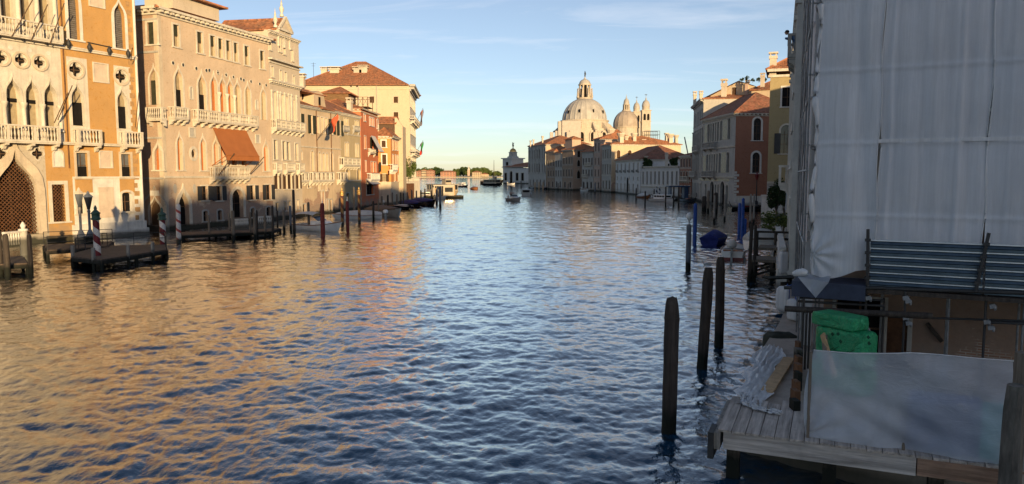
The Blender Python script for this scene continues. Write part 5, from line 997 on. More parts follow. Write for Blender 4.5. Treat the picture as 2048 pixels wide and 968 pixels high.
cg, F = building('gabled_house', 'cream gabled house catching the sun behind the mosaic palace', 'house', (A.x, A.y), (B.x, B.y)); L = F.L; zl = F.uz(*ZR(120, 330))[1]; zp = F.uz(*ZR(325, 228))[1]; ua = F.uz(*ZR(325, 228))[0]; zr = F.uz(*ZR(405, 255))[1]
F.winp(ZR, 'rect', 287, 312, 262, 310, fill='shutter_brown', trim=.1, depth=.15); F.winp(ZR, 'rect', 142, 180, 345, 408, fill='glass', trim=.3, depth=.2)
F.wall(0, L, -1, zl, M['warm_pl'], top=[(L, zr), (ua, zp), (F.uz(*ZR(150, 320))[0], zl+.4), (0, zl)])
u0_, u1_ = F.uz(*ZR(128, 400))[0], F.uz(*ZR(188, 400))[0]; zq = F.uz(*ZR(155, 408))[1]; g = MB(); g.box(u0_, u1_, -.9, 0, zq-.2, zq)
for i in range(9): g.box(u0_+(u1_-u0_)*i/8-.03, u0_+(u1_-u0_)*i/8+.03, -.88, -.82, zq, zq+1)
g.box(u0_, u1_, -.9, -.8, zq+1, zq+1.08); F.b(g, 'balcony', M['iron'])
mass(cg, [(0, .75), (L, .75), (L, 9), (0, 9)], zl-.1, M['warm_pl']); g = MB(); pa = [(0, zl), (ua, zp), (L, zr)]
for a, b in zip(pa[:-1], pa[1:]): g.poly([(a[0], -.3, a[1]+.1), (b[0], -.3, b[1]+.1), (b[0], 9, b[1]+.1), (a[0], 9, a[1]+.1)])
g.build('roof', M['tile'], cg)
chims(cg, F, [(1447.5, 200, 158, 171, 1.9, False), (1495, 170, 160, 173, 1.4, False)])
u_, z_ = F.uz(*ZR(368, 300)); g = MB(); g.box(u_-.35, u_+.35, -.4, 0, z_-6, zr+.6); F.b(g, 'flue', M['pink_pl'])
A, B = at(*ZR(395, 300), 168), at(*ZR(490, 300), 166)
ch2, F = building('terrace_house', 'house with tiled roof and potted roof garden behind the yellow house', 'house', (A.x, A.y), (B.x, B.y)); hh = F.uz(*ZR(440, 275))[1]; F.wall(0, F.L+4, -1, hh, M['warm_pl']); mass(ch2, [(0, .75), (F.L+4, .75), (F.L+4, 9), (0, 9)], hh-.02, M['warm_pl']); hip(ch2, 0, F.L+4, 0, 9, hh, 2.5, 'tile', .4); chims(ch2, F, [(1525, 163, 146, 166, 1.4, False)])
for i, (X, yt, yb) in enumerate(((343, 208, 232), (371, 195, 232), (402, 212, 236), (436, 205, 236), (467, 207, 236))):
    p = at(*ZR(X, yb), 171); hh2 = at(*ZR(X, yt), 171).z-p.z; tree('roof_shrub', ['small bushy potted shrub, leftmost on the roof garden', 'slim tallest potted conifer on the roof garden', 'low round potted shrub in the middle of the roof garden', 'slim potted conifer second from right on the roof garden', 'potted conifer at the right end of the roof garden'][i], p, hh2, .55, hh2*.42, 260, .12, 60+i, 'leaf', 'potted roof garden shrubs', 'shrub', .05)
# yellow house
A, B = base(1532, 114.0), base(1612, 112.0)
ye, F = building('yellow_house', 'tall ochre yellow house with dark shuttered windows and roof chimney, on the right bank', 'house', A, B); L = F.L; H = F.uz(*ZR(500, 200))[1]
F.winp(ZR, 'rect', 565, 622, 262, 368, fill='dark', trim=.25, depth=.25, tm='stone_white'); F.winp(ZR, 'round', 556, 618, 470, 628, fill='glass', trim=.25, depth=.3, mull=(2, 2))
g = MB(); c = F.rect(ZR, 556, 618, 515, 628); g.box(c[0]-.9, c[0]-.02, -.14, -.08, c[2], c[3]); F.b(g, 'shutter', M['iron'])
F.winp(ZR, 'rect', 640, 660, 700, 770, fill='dark', trim=.2); zb = F.uz(*ZR(480, 790))[1]
F.wall(0, L, zb, H, M['yellow_pl']); F.wall(0, L, -1, zb, M['stone_grey'], name='base_wall'); F.string(0, L, zb-.1, .3, .2); F.cornice(-.3, L, H-.2, 1.2, .7, 'stone', None)
mass(ye, [(0, .75), (L, .75), (L, 9), (2.6, 9)], H, M['yellow_pl']); hip(ye, -.2, L+4, -.2, 9, H+1.0, 3.2, 'tile', .5); p = F.W.inverted() @ at(*ZR(515, 145), 114.5); chimney(ye, p.x, p.y, p.z-1.5, at(*ZR(515, 68), 114.5).z-p.z+1.5, 1.0, None, False)
g = MB()
for i in range(9):
    for j in range(3): g.box(.02+(j*.75)+(.3 if i % 2 else 0), .02+(j*.75)+(.3 if i % 2 else 0)+.71, -.05, 0, .1+i*.42, .1+i*.42+.39)
F.b(g, 'ashlar', M['stone_white'])
wl_ = thing('garden_wall', 'low white ashlar garden wall in front of the yellow house', 'wall', base(1524, 104)); p1 = base(1552, 102)-base(1524, 104); g = MB(); g.bar((0, 0, 1.2), (p1.x, p1.y, 1.2), .5, 4.4); g.bar((-.05, 0, 3.5), (p1.x, p1.y, 3.5), .7, .2); g.build('masonry', M['stone_white'], wl_)
M['far_pink'] = simple('far_pink_plaster', (.36,.19,.13), .9, .2, .15, .2); M['far_cream'] = simple('far_cream_plaster', (.44,.35,.24), .9, .2, .15, .2)
# far shore: park trees and long houses
fs_ = []
for i, (px0, px1, yt, yb, mt, lab) in enumerate(((832, 848, 340, 352.6, 'far_pink', 'long pink house on the far shore, leftmost'), (843, 853, 338, 352.6, 'far_cream', 'cream house between two pink houses on the far shore'), (853, 868.5, 338.5, 352.6, 'far_pink', 'long pink house at the far shore park edge'), (881, 911, 341, 352.6, 'far_pink', 'wide pink house amid trees on the far shore'), (944, 963, 341.5, 352.6, 'far_cream', 'cream house right of the slim far church tower'), (961, 977, 345.5, 352.6, 'far_cream', 'low cream house on the far shore by the trees'))):
    Y = 1500.0 - i*3; A, B = at(px0, 350, Y), at(px1, 350, Y); hh = at(px0, yt, Y).z-3
    house('far_house', lab, (A.x, A.y), (B.x, B.y), 18, hh, M[mt], [R2(1.2, 3.2, 5, 1.6), R2(hh*.45, hh*.45+2.2, 5, 1.5), R2(hh*.75, hh*.75+2, 5, 1.5)][:3 if hh > 9 else 1], rise=3, corn=False, string=False, tm='stone')
ct = thing('church_tower', 'slim brick church tower with pale spire rising from the far shore trees', 'tower', at(937.5, 352.6, 1490)); k = 1490/1480; g = MB(); g.box(-2.4, 2.4, -2.4, 2.4, 0, 13); g.build('shaft', M['pink_pl'], ct); g = MB(); g.lathe([(2.6,13),(2.6,15),(1.5,15.5),(.1,22)], 8, (0,0,0), 0, False); g.build('spire', M['stone'], ct)

ft = thing('x', None, None) if False else None
q = random.Random(5)
def tuft_tree(seed, mat):
    t = thing('shore_tree', 'x', 'tree', (0, 0, 0), 0, 'trees along the far shore'); g = MB(); g.tube([(0,0,0),(0,0,7)], [.5,.3], 5); g.build('trunk', M['bark'], t, None, False)
    g = MB(); foliage(g, (0, 0, 9), 7.5, 7, 6.5, 900, .95, seed, 16); g.build('crown', M[mat], t, None, False); return t
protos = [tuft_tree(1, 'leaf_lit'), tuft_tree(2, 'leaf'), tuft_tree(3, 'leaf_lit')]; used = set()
def shore_tree(px, Y, h, j):
    lab = 'leafy tree in the green park line along the far shore'
    o = protos[j] if j not in used else copy_thing(protos[j], (0, 0, 0)); used.add(j); o['label'] = lab; p = at(px, 352.5, Y); s_ = h/15.0; o.location = (p.x, p.y, .5); o.scale = (s_*q.uniform(.9, 1.5), s_, s_); o.rotation_euler = (0, 0, q.uniform(0, 6))
for k in range(64):
    px = 834 + k*2.62 + q.uniform(-1.5, 1.5)
    hp = 12.5 + 3.5*math.sin(px*.06+1) + q.uniform(-2, 2)
    if 868 < px < 882 or 908 < px < 932: hp += 3.5
    shore_tree(px, 1530 + q.uniform(0, 60), max(8, hp)*1.12, k % 3)
bank = MB(); bank.box(-420, 420, 1478, 2600, -5, .9); tag(bank.build('far_shore', simple('shore_paving', (.42,.38,.30))), kind='structure')
# ================================================================ boats
def hull_mesh(g, L, Bm, free, bow, mi=0, deck_mi=1, drop=.05, stern_w=.85, deck=True, draft=.25, sheer=.12, fine=1.0, n=15):
    """hull lofted from stern (-x) to bow (+x); returns gunwale points"""
    gl, gr, secs = [], [], []
    for i in range(n):
        t = i/(n-1); x = -L/2 + L*t; w = Bm/2*(stern_w + (1-stern_w)*min(1, t/.35))*(1 - max(0, (t-.5)/.5)**(2.0*fine)); w = max(w, .015); z = free + sheer*abs(1-2*t)*(0.4 if t < .5 else 0) + bow*max(0, (t-.35)/.65)**2
        xk = x - (.10*L*max(0, (t-.75)/.25)**1.2)
        secs.append([(x, -w, z), (x*.2+xk*.8, -w*.86, .12), (xk, -w*.5, -draft*.8), (xk, 0, -draft), (xk, w*.5, -draft*.8), (x*.2+xk*.8, w*.86, .12), (x, w, z)]); gl.append(Vector((x, w, z))); gr.append(Vector((x, -w, z)))
    g.grid(secs, mi, True); g.poly(secs[0], mi); g.poly(secs[-1], mi)
    if deck:
        for i in range(n-1): a, b, c, d = gr[i]-Vector((0,0,drop)), gr[i+1]-Vector((0,0,drop)), gl[i+1]-Vector((0,0,drop)), gl[i]-Vector((0,0,drop)); g.add([a, b, c, d], [[0,1,2,3]], deck_mi)
    return gl, gr
def outboard(root, x, z, mat='grey_cover', s=1.0):
    g = MB(); g.lathe([(.05,0),(.2,.05),(.24,.25),(.2,.5),(.08,.6)], 8, (x-.2*s, 0, z+.25), 0, True, 0, 1.2*s, .8*s); o = g.build('outboard', M[mat], root); g = MB(); g.box(x-.3*s, x-.1*s, -.07, .07, z-.75, z+.26); g.box(x-.45*s, x+.02, -.12, .12, z-.1, z-.04); g.build('leg', M['grey_hull'], o); return o
def boat(name, label, p, heading, L, Bm, kind, hull='white_paint', cover='grey_cover', group=None, free=.55, bow=.45, scale=1.0):
    t = thing(name, label, 'boat', (p[0], p[1], 0), heading, group); g = MB()
    gl, gr = hull_mesh(g, L, Bm, free, bow, 0, 1, fine=1.3 if kind != 'gondola' else 1.0); g.build('hull', [M[hull], M['varnish'] if hull == 'varnish' else M[hull]], t)
    r = MB(); r.tube([v+Vector((0,0,.0)) for v in gl], .05, 5); r.tube(gr, .05, 5); r.build('rub_rail', M['varnish' if hull == 'white_paint' else 'iron'], t)
    if kind == 'covered':   # canvas tent over a ridge line
        g = MB(); n = len(gl); rows = []
        for i in range(0, n-1):
            t_ = i/(n-1); rise = .75*math.sin(math.pi*min(1, .12+t_*.95))**.7; a, b = gl[i], gr[i]; m_ = (a+b)/2 + Vector((0, 0, rise)); q_ = .62
            rows.append([a+Vector((0,.04,-.14)), a+Vector((0,.03,.02)), a.lerp(m_, .5)+Vector((0,0,.12*rise)), m_, b.lerp(m_, .5)+Vector((0,0,.12*rise)), b+Vector((0,-.03,.02)), b+Vector((0,-.04,-.14))])
        g.grid(rows); g.poly([tuple(p) for p in rows[0]]); g.build('canvas_cover', M[cover], t)
    elif kind == 'speed':
        g = MB(); a = -.05*L
        g.grid([[(a+.34*L, -.1, free+.32), (a+.34*L, .1, free+.32)], [(a+.2*L, -Bm*.36, free+.5), (a+.2*L, Bm*.36, free+.5)], [(a, -Bm*.4, free+.55), (a, Bm*.4, free+.55)]]); g.poly([(a, -Bm*.4, free+.55), (a, Bm*.4, free+.55), (a, Bm*.42, free-.1), (a, -Bm*.42, free-.1)])
        for s_ in (-1, 1): g.poly([(a, s_*Bm*.4, free+.55), (a+.2*L, s_*Bm*.36, free+.5), (a+.34*L, s_*.1, free+.32), (a+.36*L, s_*.1, free-.05), (a, s_*Bm*.43, free-.05)])
        g.build('cuddy_cabin', M['white_paint'], t)
        g = MB(); g.grid([[(a+.14*L, -Bm*.36, free+.53), (a+.16*L, 0, free+.55), (a+.14*L, Bm*.36, free+.53)], [(a+.02*L, -Bm*.34, free+1.0), (a+.04*L, 0, free+1.05), (a+.02*L, Bm*.34, free+1.0)]]); g.build('windscreen', M['glass_light'], t)
        g = MB(); g.box(-.42*L, -.05*L, -Bm*.36, Bm*.36, free-.3, free-.25); g.box(-.4*L, -.32*L, -Bm*.34, Bm*.34, free-.25, free+.15); g.build('seat', M['grey_cover'], t)
        g = MB(); rows = [[(x, y, free+1.55 - .25*(y/(Bm*.4))**2 - .15*((x+.2*L)/(.2*L))**2) for y in np.linspace(-Bm*.4, Bm*.4, 7)] for x in np.linspace(-.4*L, .0, 6)]; g.grid(rows)
        for sx in (-.38, -.02):
            for sy in (-.38, .38): g.tube([(sx*L, sy*Bm, free), (sx*L, sy*Bm, free+1.4)], .025, 5)
        g.build('canopy', M[cover], t); outboard(t, -L/2, free)
    elif kind == 'open':
        g = MB(); g.box(-.1*L, .2*L, -Bm*.37, Bm*.37, free-.14, free-.02); rows = [[(x, y, free + .34*(1-(y/(Bm*.46))**2)*(1-((x-.22*L)/(.26*L))**2) + .03) for y in np.linspace(-Bm*.45, Bm*.45, 9)] for x in np.linspace(-.02*L, .46*L, 9)]; g.grid(rows); g.build('foredeck_cover', M[cover], t)
        g = MB(); g.box(-.46*L, -.02*L, -Bm*.36, Bm*.36, free-.1, free-.03); g.box(-.3*L, -.22*L, -Bm*.38, Bm*.38, free-.028, free+.08); g.build('cockpit', M['varnish'], t); outboard(t, -L/2-.12, free+.12, 'grey_cover', 1.9)
    elif kind == 'gondola':
        g = MB(); g.tube([(L*.42, 0, free+bow*.7), (L*.5, 0, free+bow+.35), (L*.53, 0, free+bow+.8), (L*.5, 0, free+bow+1.05)], [.08, .07, .06, .12], 5); g.build('bow_iron', M['iron'], t); g = MB(); g.tube([(-L*.44, 0, free+.1), (-L*.5, 0, free+.6), (-L*.53, 0, free+1.1)], [.1, .08, .05], 5); g.build('stern_iron', M['iron'], t)
        g = MB(); g.box(-.1*L, .05*L, -.4, .4, free-.1, free+.3); g.build('seat', M['red_hull'], t)
    elif kind == 'cabin':
        g = MB(); g.box(-.3*L, .2*L, -Bm*.36, Bm*.36, free-.06, free+1.0); g.box(-.33*L, .23*L, -Bm*.4, Bm*.4, free+1.002, free+1.1); c = g.build('cabin', M['varnish' if hull == 'varnish' else 'white_paint'], t)
        g = MB()
        for i in range(4):
            for s_ in (-1, 1): x = -.26*L + i*.115*L; g.box(x, x+.09*L, s_*Bm*.36-.015, s_*Bm*.36+.015, free+.45, free+.85)
        for sx in (-.3*L, .2*L): g.box(sx-.015, sx+.015, -Bm*.28, Bm*.28, free+.45, free+.85)
        g.build('window', M['glass'], c)
        if hull != 'varnish': outboard(t, -L/2, free)
    elif kind == 'work':
        g = MB(); g.box(-.36*L, .1*L, -Bm*.4, Bm*.4, free-.05, free+1.15); g.build('canvas_hood', M[cover], t); g = MB(); g.box(-.37*L, -.362*L, -Bm*.3, Bm*.3, free+.3, free+.95); g.build('window', M['dark'], t)
    elif kind == 'waterbus':
        g = MB(); g.box(-.4*L, .3*L, -Bm*.42, Bm*.42, free-.05, free+.75); g.box(-.42*L, .33*L, -Bm*.47, Bm*.47, free+2.2, free+2.38)
        for i in range(9):
            for s_ in (-1, 1): x = -.4*L + .7*L*i/8; g.box(x-.06, x+.06, s_*Bm*.42-.05, s_*Bm*.42+.05, free+.752, free+2.198)
        c = g.build('cabin', M['cream_paint'], t); g = MB(); g.box(-.395*L, .295*L, -Bm*.405, Bm*.405, free+.752, free+2.19); g.build('window', M['glass'], c)
        g = MB(); g.box(.05*L, .17*L, -Bm*.22, Bm*.22, free+2.382, free+3.9); g.box(.04*L, .18*L, -Bm*.26, Bm*.26, free+3.902, free+4.0); w = g.build('wheelhouse', M['cream_paint'], t); g = MB(); g.box(.048*L, .172*L, -Bm*.2, Bm*.2, free+3.0, free+3.6); g.build('window', M['glass'], w)
    return t
def person(label, loc, rotz, joints, radii, edges, shirt, hair_r=.1, name='person'):
    me = bpy.data.meshes.new(name); me.from_pydata(joints, edges, []); me.materials.append(shirt); o = bpy.data.objects.new(name, me); COL.objects.link(o)
    o.location = loc; o.rotation_euler = (0, 0, rotz); md = o.modifiers.new('skin', 'SKIN'); md.use_smooth_shade = True
    for i, v in enumerate(me.skin_vertices[0].data): v.radius = (radii[i], radii[i]*.85); v.use_root = (i == 0)
    sb = o.modifiers.new('sub', 'SUBSURF'); sb.levels = sb.render_levels = 2; tag(o, label, 'person'); return o
M['cream_paint'] = simple('cream_paint', (.37,.32,.25), .5, .4, .12, 2, 0, 0); M['deck_dark'] = wood('dark_deck', (.10,.075,.058), .85, (2,14,2)); M['skin'] = simple('skin', (.45,.27,.19), .6, .3, .08); M['shirt'] = simple('blue_shirt', (.10,.19,.36), .85, .15, .15); M['dark_cloth'] = simple('dark_cloth', (.03,.03,.035), .85, .15, .2); M['hair'] = simple('dark_hair', (.02,.015,.012), .6, .3, .2)
def head(o, c, r, hat=None):
    g = MB(); g.lathe([(r*.3,-r*1.15),(r*.72,-r*.9),(r*.92,-r*.2),(r*.95,r*.3),(r*.6,r*.95),(.01,r*1.15)], 12, c, 0, True, 0, 1.05, .85); g.box(c[0]+r*.9, c[0]+r*1.2, c[1]-r*.12, c[1]+r*.12, c[2]-r*.25, c[2]+r*.1); h = g.build('head', M['skin'], o)
    g = MB(); g.lathe([(r*1.0,-r*.1),(r*1.06,r*.4),(r*.7,r*1.05),(.01,r*1.27)], 12, (c[0]-r*.12, c[1], c[2]), 0, True, 0, 1.05, .9); g.build('hair', M[hat or 'hair'], h)
def standing(label, loc, rotz, shirt, seed=0):
    J = [(0,0,.95),(0,0,1.2),(0,0,1.42),(0,0,1.52),(0,.17,1.4),(.05,.24,1.12),(.2,.2,.95),(0,-.17,1.4),(.08,-.24,1.12),(.22,-.18,1.0),(0,.1,.88),(.02,.11,.48),(0,.11,.07),(.13,.11,.04),(0,-.1,.88),(-.02,-.11,.48),(-.04,-.11,.07),(.09,-.11,.04)]
    E = [(0,1),(1,2),(2,3),(2,4),(4,5),(5,6),(2,7),(7,8),(8,9),(0,10),(10,11),(11,12),(12,13),(0,14),(14,15),(15,16),(16,17)]; Rr = [.15,.15,.14,.06,.07,.05,.035,.07,.05,.035,.095,.07,.045,.04,.095,.07,.045,.04]
    o = person(label, loc, rotz, J, Rr, E, shirt); head(o, (.03,0,1.66), .11); return o
# moored boats on the left bank
HB = lambda px0, Y0, px1, Y1: (base((px0+px1)/2, (Y0+Y1)/2), math.atan2(base(px1, Y1).y-base(px0, Y0).y, base(px1, Y1).x-base(px0, Y0).x), (base(px1, Y1)-base(px0, Y0)).length)
def moor(label, a, Bm, kind, **k): p, h, L = HB(*a); return boat(k.pop('name', 'motorboat'), label, p, h, L, Bm, kind, **k)
moor('white speedboat with folded canopy moored beside two slim wooden posts', (590, 86.5, 684, 83.5), 2.3, 'speed', free=.65, bow=.5)
moor('white open boat under pale peaked cover with outboard motor, beside golden striped poles', (764, 108.5, 662, 107), 2.0, 'covered', free=.5, bow=.35)
outboard(bpy.data.objects[[o.name for o in COL.objects if o.get('label', '').startswith('white open boat under')][0]], -3.9, .45, 'white_paint', 1.4)
moor('big grey boat under dark brown canvas, bow pointing out into the canal', (742, 121, 800, 111), 2.9, 'covered', hull='grey_hull', cover='brown_cover', free=.85, bow=.6)
moor('black hulled boat with pale foredeck cover behind the brown canvas boat', (768, 142, 822, 136), 2.2, 'open', hull='black_hull', free=.55, bow=.3)
moor('gondola like boat under blue canvas, nearer of two blue covered boats', (806, 153, 842, 146), 2.0, 'covered', hull='black_hull', cover='blue_cover', free=.6, bow=.35, name='covered_boat')
moor('boat under blue canvas with raised dark bow, farther out of two blue covered boats', (826, 160, 871, 151), 2.2, 'covered', hull='black_hull', cover='blue_cover', free=.75, bow=.55, name='covered_boat')
moor('white cabin boat moored right beside the tall cream palace', (840, 205, 862, 200), 2.4, 'cabin'); moor('small white boat among the posts left of the waterbus', (872, 196, 890, 190), 2.0, 'open')
# waterbus and its landing stage at the end of the left bank
moor('cream waterbus at the landing stage past the cream palace', (858, 236, 916, 222), 4.6, 'waterbus', hull='cream_paint', free=1.0, bow=.5, name='waterbus')
pn = thing('landing_stage', 'floating landing stage with flat cream roofed waiting room', 'landing stage', base(884, 200), R(12)); g = MB(); g.box(-4.5, 5.5, -2.5, 2.5, -.3, .75); g.build('pontoon', M['wood'], pn); g = MB(); g.box(-2.5, 3.2, -1.8, 1.8, 3.3, 3.6)
for x in (-2.2, .3, 2.9):
    for y in (-1.6, 1.6): g.box(x-.12, x+.12, y-.12, y+.12, .75, 3.3)
g.build('roof', M['cream_paint'], pn); g = MB(); g.box(.4, 2.85, -1.58, 1.58, .752, 3.28); g.build('waiting_room', M['cream_paint'], pn); g = MB(); g.box(.6, 2.7, -1.6, -1.585, 1.7, 2.9); g.build('window', M['glass'], pn)
# small craft under way
moor('grey covered motorboat under way in mid canal, nearer of two', (1017, 181, 1040, 176), 2.2, 'speed', hull='grey_hull', cover='brown_cover'); o_ = standing('person in dark clothes standing in the nearer grey motorboat', (base(1022, 180.5).x, base(1022, 180.5).y, .35), 1.2, M['dark_cloth'])
moor('square grey workboat seen from behind in mid canal', (1052, 222, 1054, 234), 3.4, 'work', hull='grey_hull', cover='grey_hull', free=.7)
moor('tiny orange brown boat alone on the open water', (944, 315, 955, 312), 2.6, 'covered', hull='varnish', cover='varnish'); moor('white cabin launch crossing far out, right of the waterbus', (914, 385, 930, 380), 2.8, 'cabin'); moor('white launch far out, rightmost of the far pair', (917, 430, 932, 425), 3, 'cabin')
moor('black gondola with raised prow far out on the water', (918, 372, 936, 368), 1.5, 'gondola', hull='black_hull', name='gondola', bow=.6); moor('small white launch near the far shore', (897, 400, 912, 398), 3, 'cabin'); moor('little white motorboat far off beyond the landing stage', (877, 700, 885, 700), 4, 'speed')
moor('dark wide ferry moored off the customs house, white cabin windows', (968, 440, 1003, 432), 5, 'waterbus', hull='black_hull', name='ferry', free=.9)
sh = moor('black hulled sailing ship with one tall mast moored by the customs house', (962, 480, 1008, 476), 5, 'covered', hull='black_hull', cover='brown_cover', name='sailing_ship', free=1.8, bow=1.2); g = MB(); g.tube([(1, 0, 1.5), (1, 0, at(984, 320, 478).z)], [.32, .1], 6); g.bar((1, 0, 4), (-7, 0, 4.5), .25, .25); g.build('mast', M['wood_dark'], sh)
for i, (a, kd, lab) in enumerate((((1064, 338, 1078, 330), 'gondola', 'long low dark boat moored off the far grey palace'), ((1084, 322, 1098, 316), 'gondola', 'low dark boat moored off the narrow brown house'), ((1016, 470, 1030, 466), 'open', 'small white boat under the customs house wall'), ((1164, 284, 1176, 279), 'open', 'small boat with white covers by the balcony house'), ((1278, 205, 1300, 200), 'covered', 'brown wooden boat with white cover off the low white palace'))):
    moor(lab, a, 2.0, kd, hull='black_hull' if kd == 'gondola' else 'varnish' if kd == 'covered' else 'white_paint', name='moored_boat')
moor('long white cabin cruiser moored by dark posts off the maroon house', (1304, 180, 1350, 172), 2.8, 'cabin', name='moored_boat'); moor('dark low boat lying off the grey edge-on palace', (1362, 178, 1392, 170), 2.0, 'gondola', hull='black_hull', name='moored_boat')
hut = thing('landing_hut', 'dark blue landing hut on a pontoon beside the maroon house', 'hut', base(1356, 183)); g = MB(); g.box(-2.4, 2.4, -1.5, 1.5, -.2, .5); g.build('pontoon', M['wood_dark'], hut); g = MB(); g.box(-2.6, 2.6, -1.7, 1.7, 3.3, 3.6); g.box(1.2, 2.2, -1.4, 1.4, .5, 3.3); g.box(-2.2, -1.9, -1.4, 1.4, .5, 3.3); g.build('shelter', simple('blue_panel', (.03,.06,.12), .6), hut)
# ================================================================ mooring poles
def pole(label, px, yt, yb, wpx, mat='wood', name='mooring_pole', cap=None, group='mooring poles', lean=0.0, n=9, pxt=None):
    p = ground(px, yb); top = at(pxt if pxt is not None else px, yt, p.y); h = top.z; r = wpx/2*p.y/FOC*1.03; t = thing(name, label, 'mooring pole', p, rnd.uniform(0, 6) if pxt is None else 0, group); dx = (top.x-p.x) if pxt is not None else 0
    g = MB(); tip = r*.25 if cap == 'point' else r*.55
    hs = [-1.2, 0, h*.3, h*.6, h*.9 if cap != 'point' else h-.55, h-.12 if cap != 'point' else h-.1, h]; rs = [r, r*1.0, r*1.03, r*.98, r*.97, r*.9, tip]
    g.tube([(dx*max(0, z)/h, 0, z) for z in hs], rs, n, 0, True); g.build('shaft', M[mat], t)
    if cap in ('red_cap', 'green_cap', 'gold_cap'):
        g = MB(); m = {'red_cap': 'red_pole', 'green_cap': 'green_cap', 'gold_cap': 'gold'}[cap]; g.lathe([(r*1.25,-.42),(r*1.5,-.3),(r*1.2,-.26),(r*1.2,.0),(r*1.5,.05),(r*1.0,.16),(r*.4,.3),(r*.5,.42),(r*.1,.62)], 10, (dx, 0, h)); g.build('cap', M[m], t)
    if cap == 'light': g = MB(); g.lathe([(.06,0),(.06,.2),(.03,.22),(.03,.5)], 6, (0, 0, h)); g.build('light', M['white_paint'], t)
    return t
M['green_cap'] = simple('dark_green_paint', (.03,.075,.055), .5, .4); M['stripe_red'] = striped('red_white_stripes', (.14,.012,.018), (.66,.62,.58), .52, .92); M['stripe_gold'] = striped('gold_brown_stripes', (.10,.03,.02), (.36,.19,.06), .5, .8); M['stripe_pale'] = striped('faded_red_white', (.42,.07,.06), (.66,.62,.58), .28, 1.1); M['stripe_dark'] = striped('navy_white_stripes', (.03,.035,.06), (.55,.55,.55), .5, .8)
pole('red and white spiral pole with green cap, left one on the big landing platform', 196.5, 428, 532, 12.5, 'stripe_red', 'striped_pole', 'green_cap', 'striped mooring poles'); pole('red and white spiral pole with green cap, at the right tip of the landing platform', 327, 430, 505, 11.5, 'stripe_red', 'striped_pole', 'green_cap', 'striped mooring poles')
pole('faded leaning white pole with red streaks before the Gothic water door', 357.5, 408, 486, 9, 'stripe_pale', 'striped_pole', None, 'striped mooring poles', pxt=356)
pole('dark red pole with white light, nearer of two', 646, 406, 473, 8.5, 'red_pole', 'red_pole', 'light', 'red mooring poles'); pole('dark red pole with white light, farther of two', 695.5, 402, 461, 6.5, 'red_pole', 'red_pole', 'light', 'red mooring poles')
pole('gold and brown spiral pole left of the farther red pole', 685, 385, 450, 6, 'stripe_gold', 'striped_pole', 'gold_cap', 'striped mooring poles'); pole('gold and brown spiral pole beside the white covered boat', 719, 383, 446, 5.5, 'stripe_gold', 'striped_pole', 'gold_cap', 'striped mooring poles')
LP = [(419,430,479,4,'slim weathered post standing alone right of the Gothic water door'),(460,425,473,4,'slim post left of the arched portal railing'),(467,421,480,7,'thick dark post in front of the arched portal'),(502,424,475,4,'post left of a close pair, before the low balustrade'),(510,425,479,5.5,'left post of a close pair before the low balustrade'),(515,420,475,4,'right post of a close pair before the low balustrade'),(531,429,475,5,'short post before the white balustrade middle'),(546.5,411,476,5,'tall post at the right end of the white balustrade'),(555.5,421,460,3.5,'slim post behind the tall balustrade end post'),(568.5,420,463,5,'post between two tall posts near the speedboat stern'),(581.5,411,461,4.5,'light grey post left of the speedboat stern'),(589,379,470,5.5,'tallest dark post at the speedboat stern'),(618,404,460,5,'post standing in front of the speedboat hull'),(15.5,468,552,11,'dark square topped post at the left edge, nearest'),(2,460,548,10,'dark post cut by the left frame edge'),(62.5,468,548,8.5,'dark post standing right of the small left jetty'),(709,374,435,4.5,'dark post between the two golden spiral poles'),(747,402,438,4.5,'dark post behind the white covered boat'),(757,398,433,3,'thin post behind the brown canvas boat'),(764,392,420,4,'dark post beside the orange house corner'),(776,390,418,4,'dark thick post below the orange house window'),(785,385,414,3,'thin post right of the orange house corner'),(794,388,416,3.5,'brown post before the boat with pale foredeck'),(802,385,415,3,'slim brown pole beside the blue covered boats'),(807,386,415,3,'slim post between the blue covered boats, left'),(815,384,412,3,'pale post behind the nearer blue covered boat'),(824,380,410,3.5,'dark post behind the farther blue covered boat'),(833,381,408,3,'pole directly behind the raised dark bow'),(842,380,406,3,'brown pole left of the waterbus stage'),(850,377,404,3,'tall slim pole left of the waterbus stage'),(863,381,403,3,'short pole at the waterbus stage left end'),(873.5,378,407,4.5,'thick dark post left beside the leaning grey post'),(880.5,373,414,5,'grey post standing clear in the water before the waterbus')]
proto_ = None
for px, yt, yb, w, lab in LP: pole(lab, px, yt, yb, w, 'pole_grey' if 'grey' in lab else 'wood_dark' if px < 70 else 'wood' if rnd.random() < .6 else 'wood_dark', cap='point' if px == 880.5 else None)
for i, px in enumerate((866, 871, 889, 894, 899, 904, 909)): pole('sunlit timber pile round the waterbus landing stage', px, 374+rnd.uniform(-3, 4), 396-i*.35, 2.6, 'plank', group='piles of the landing stage')
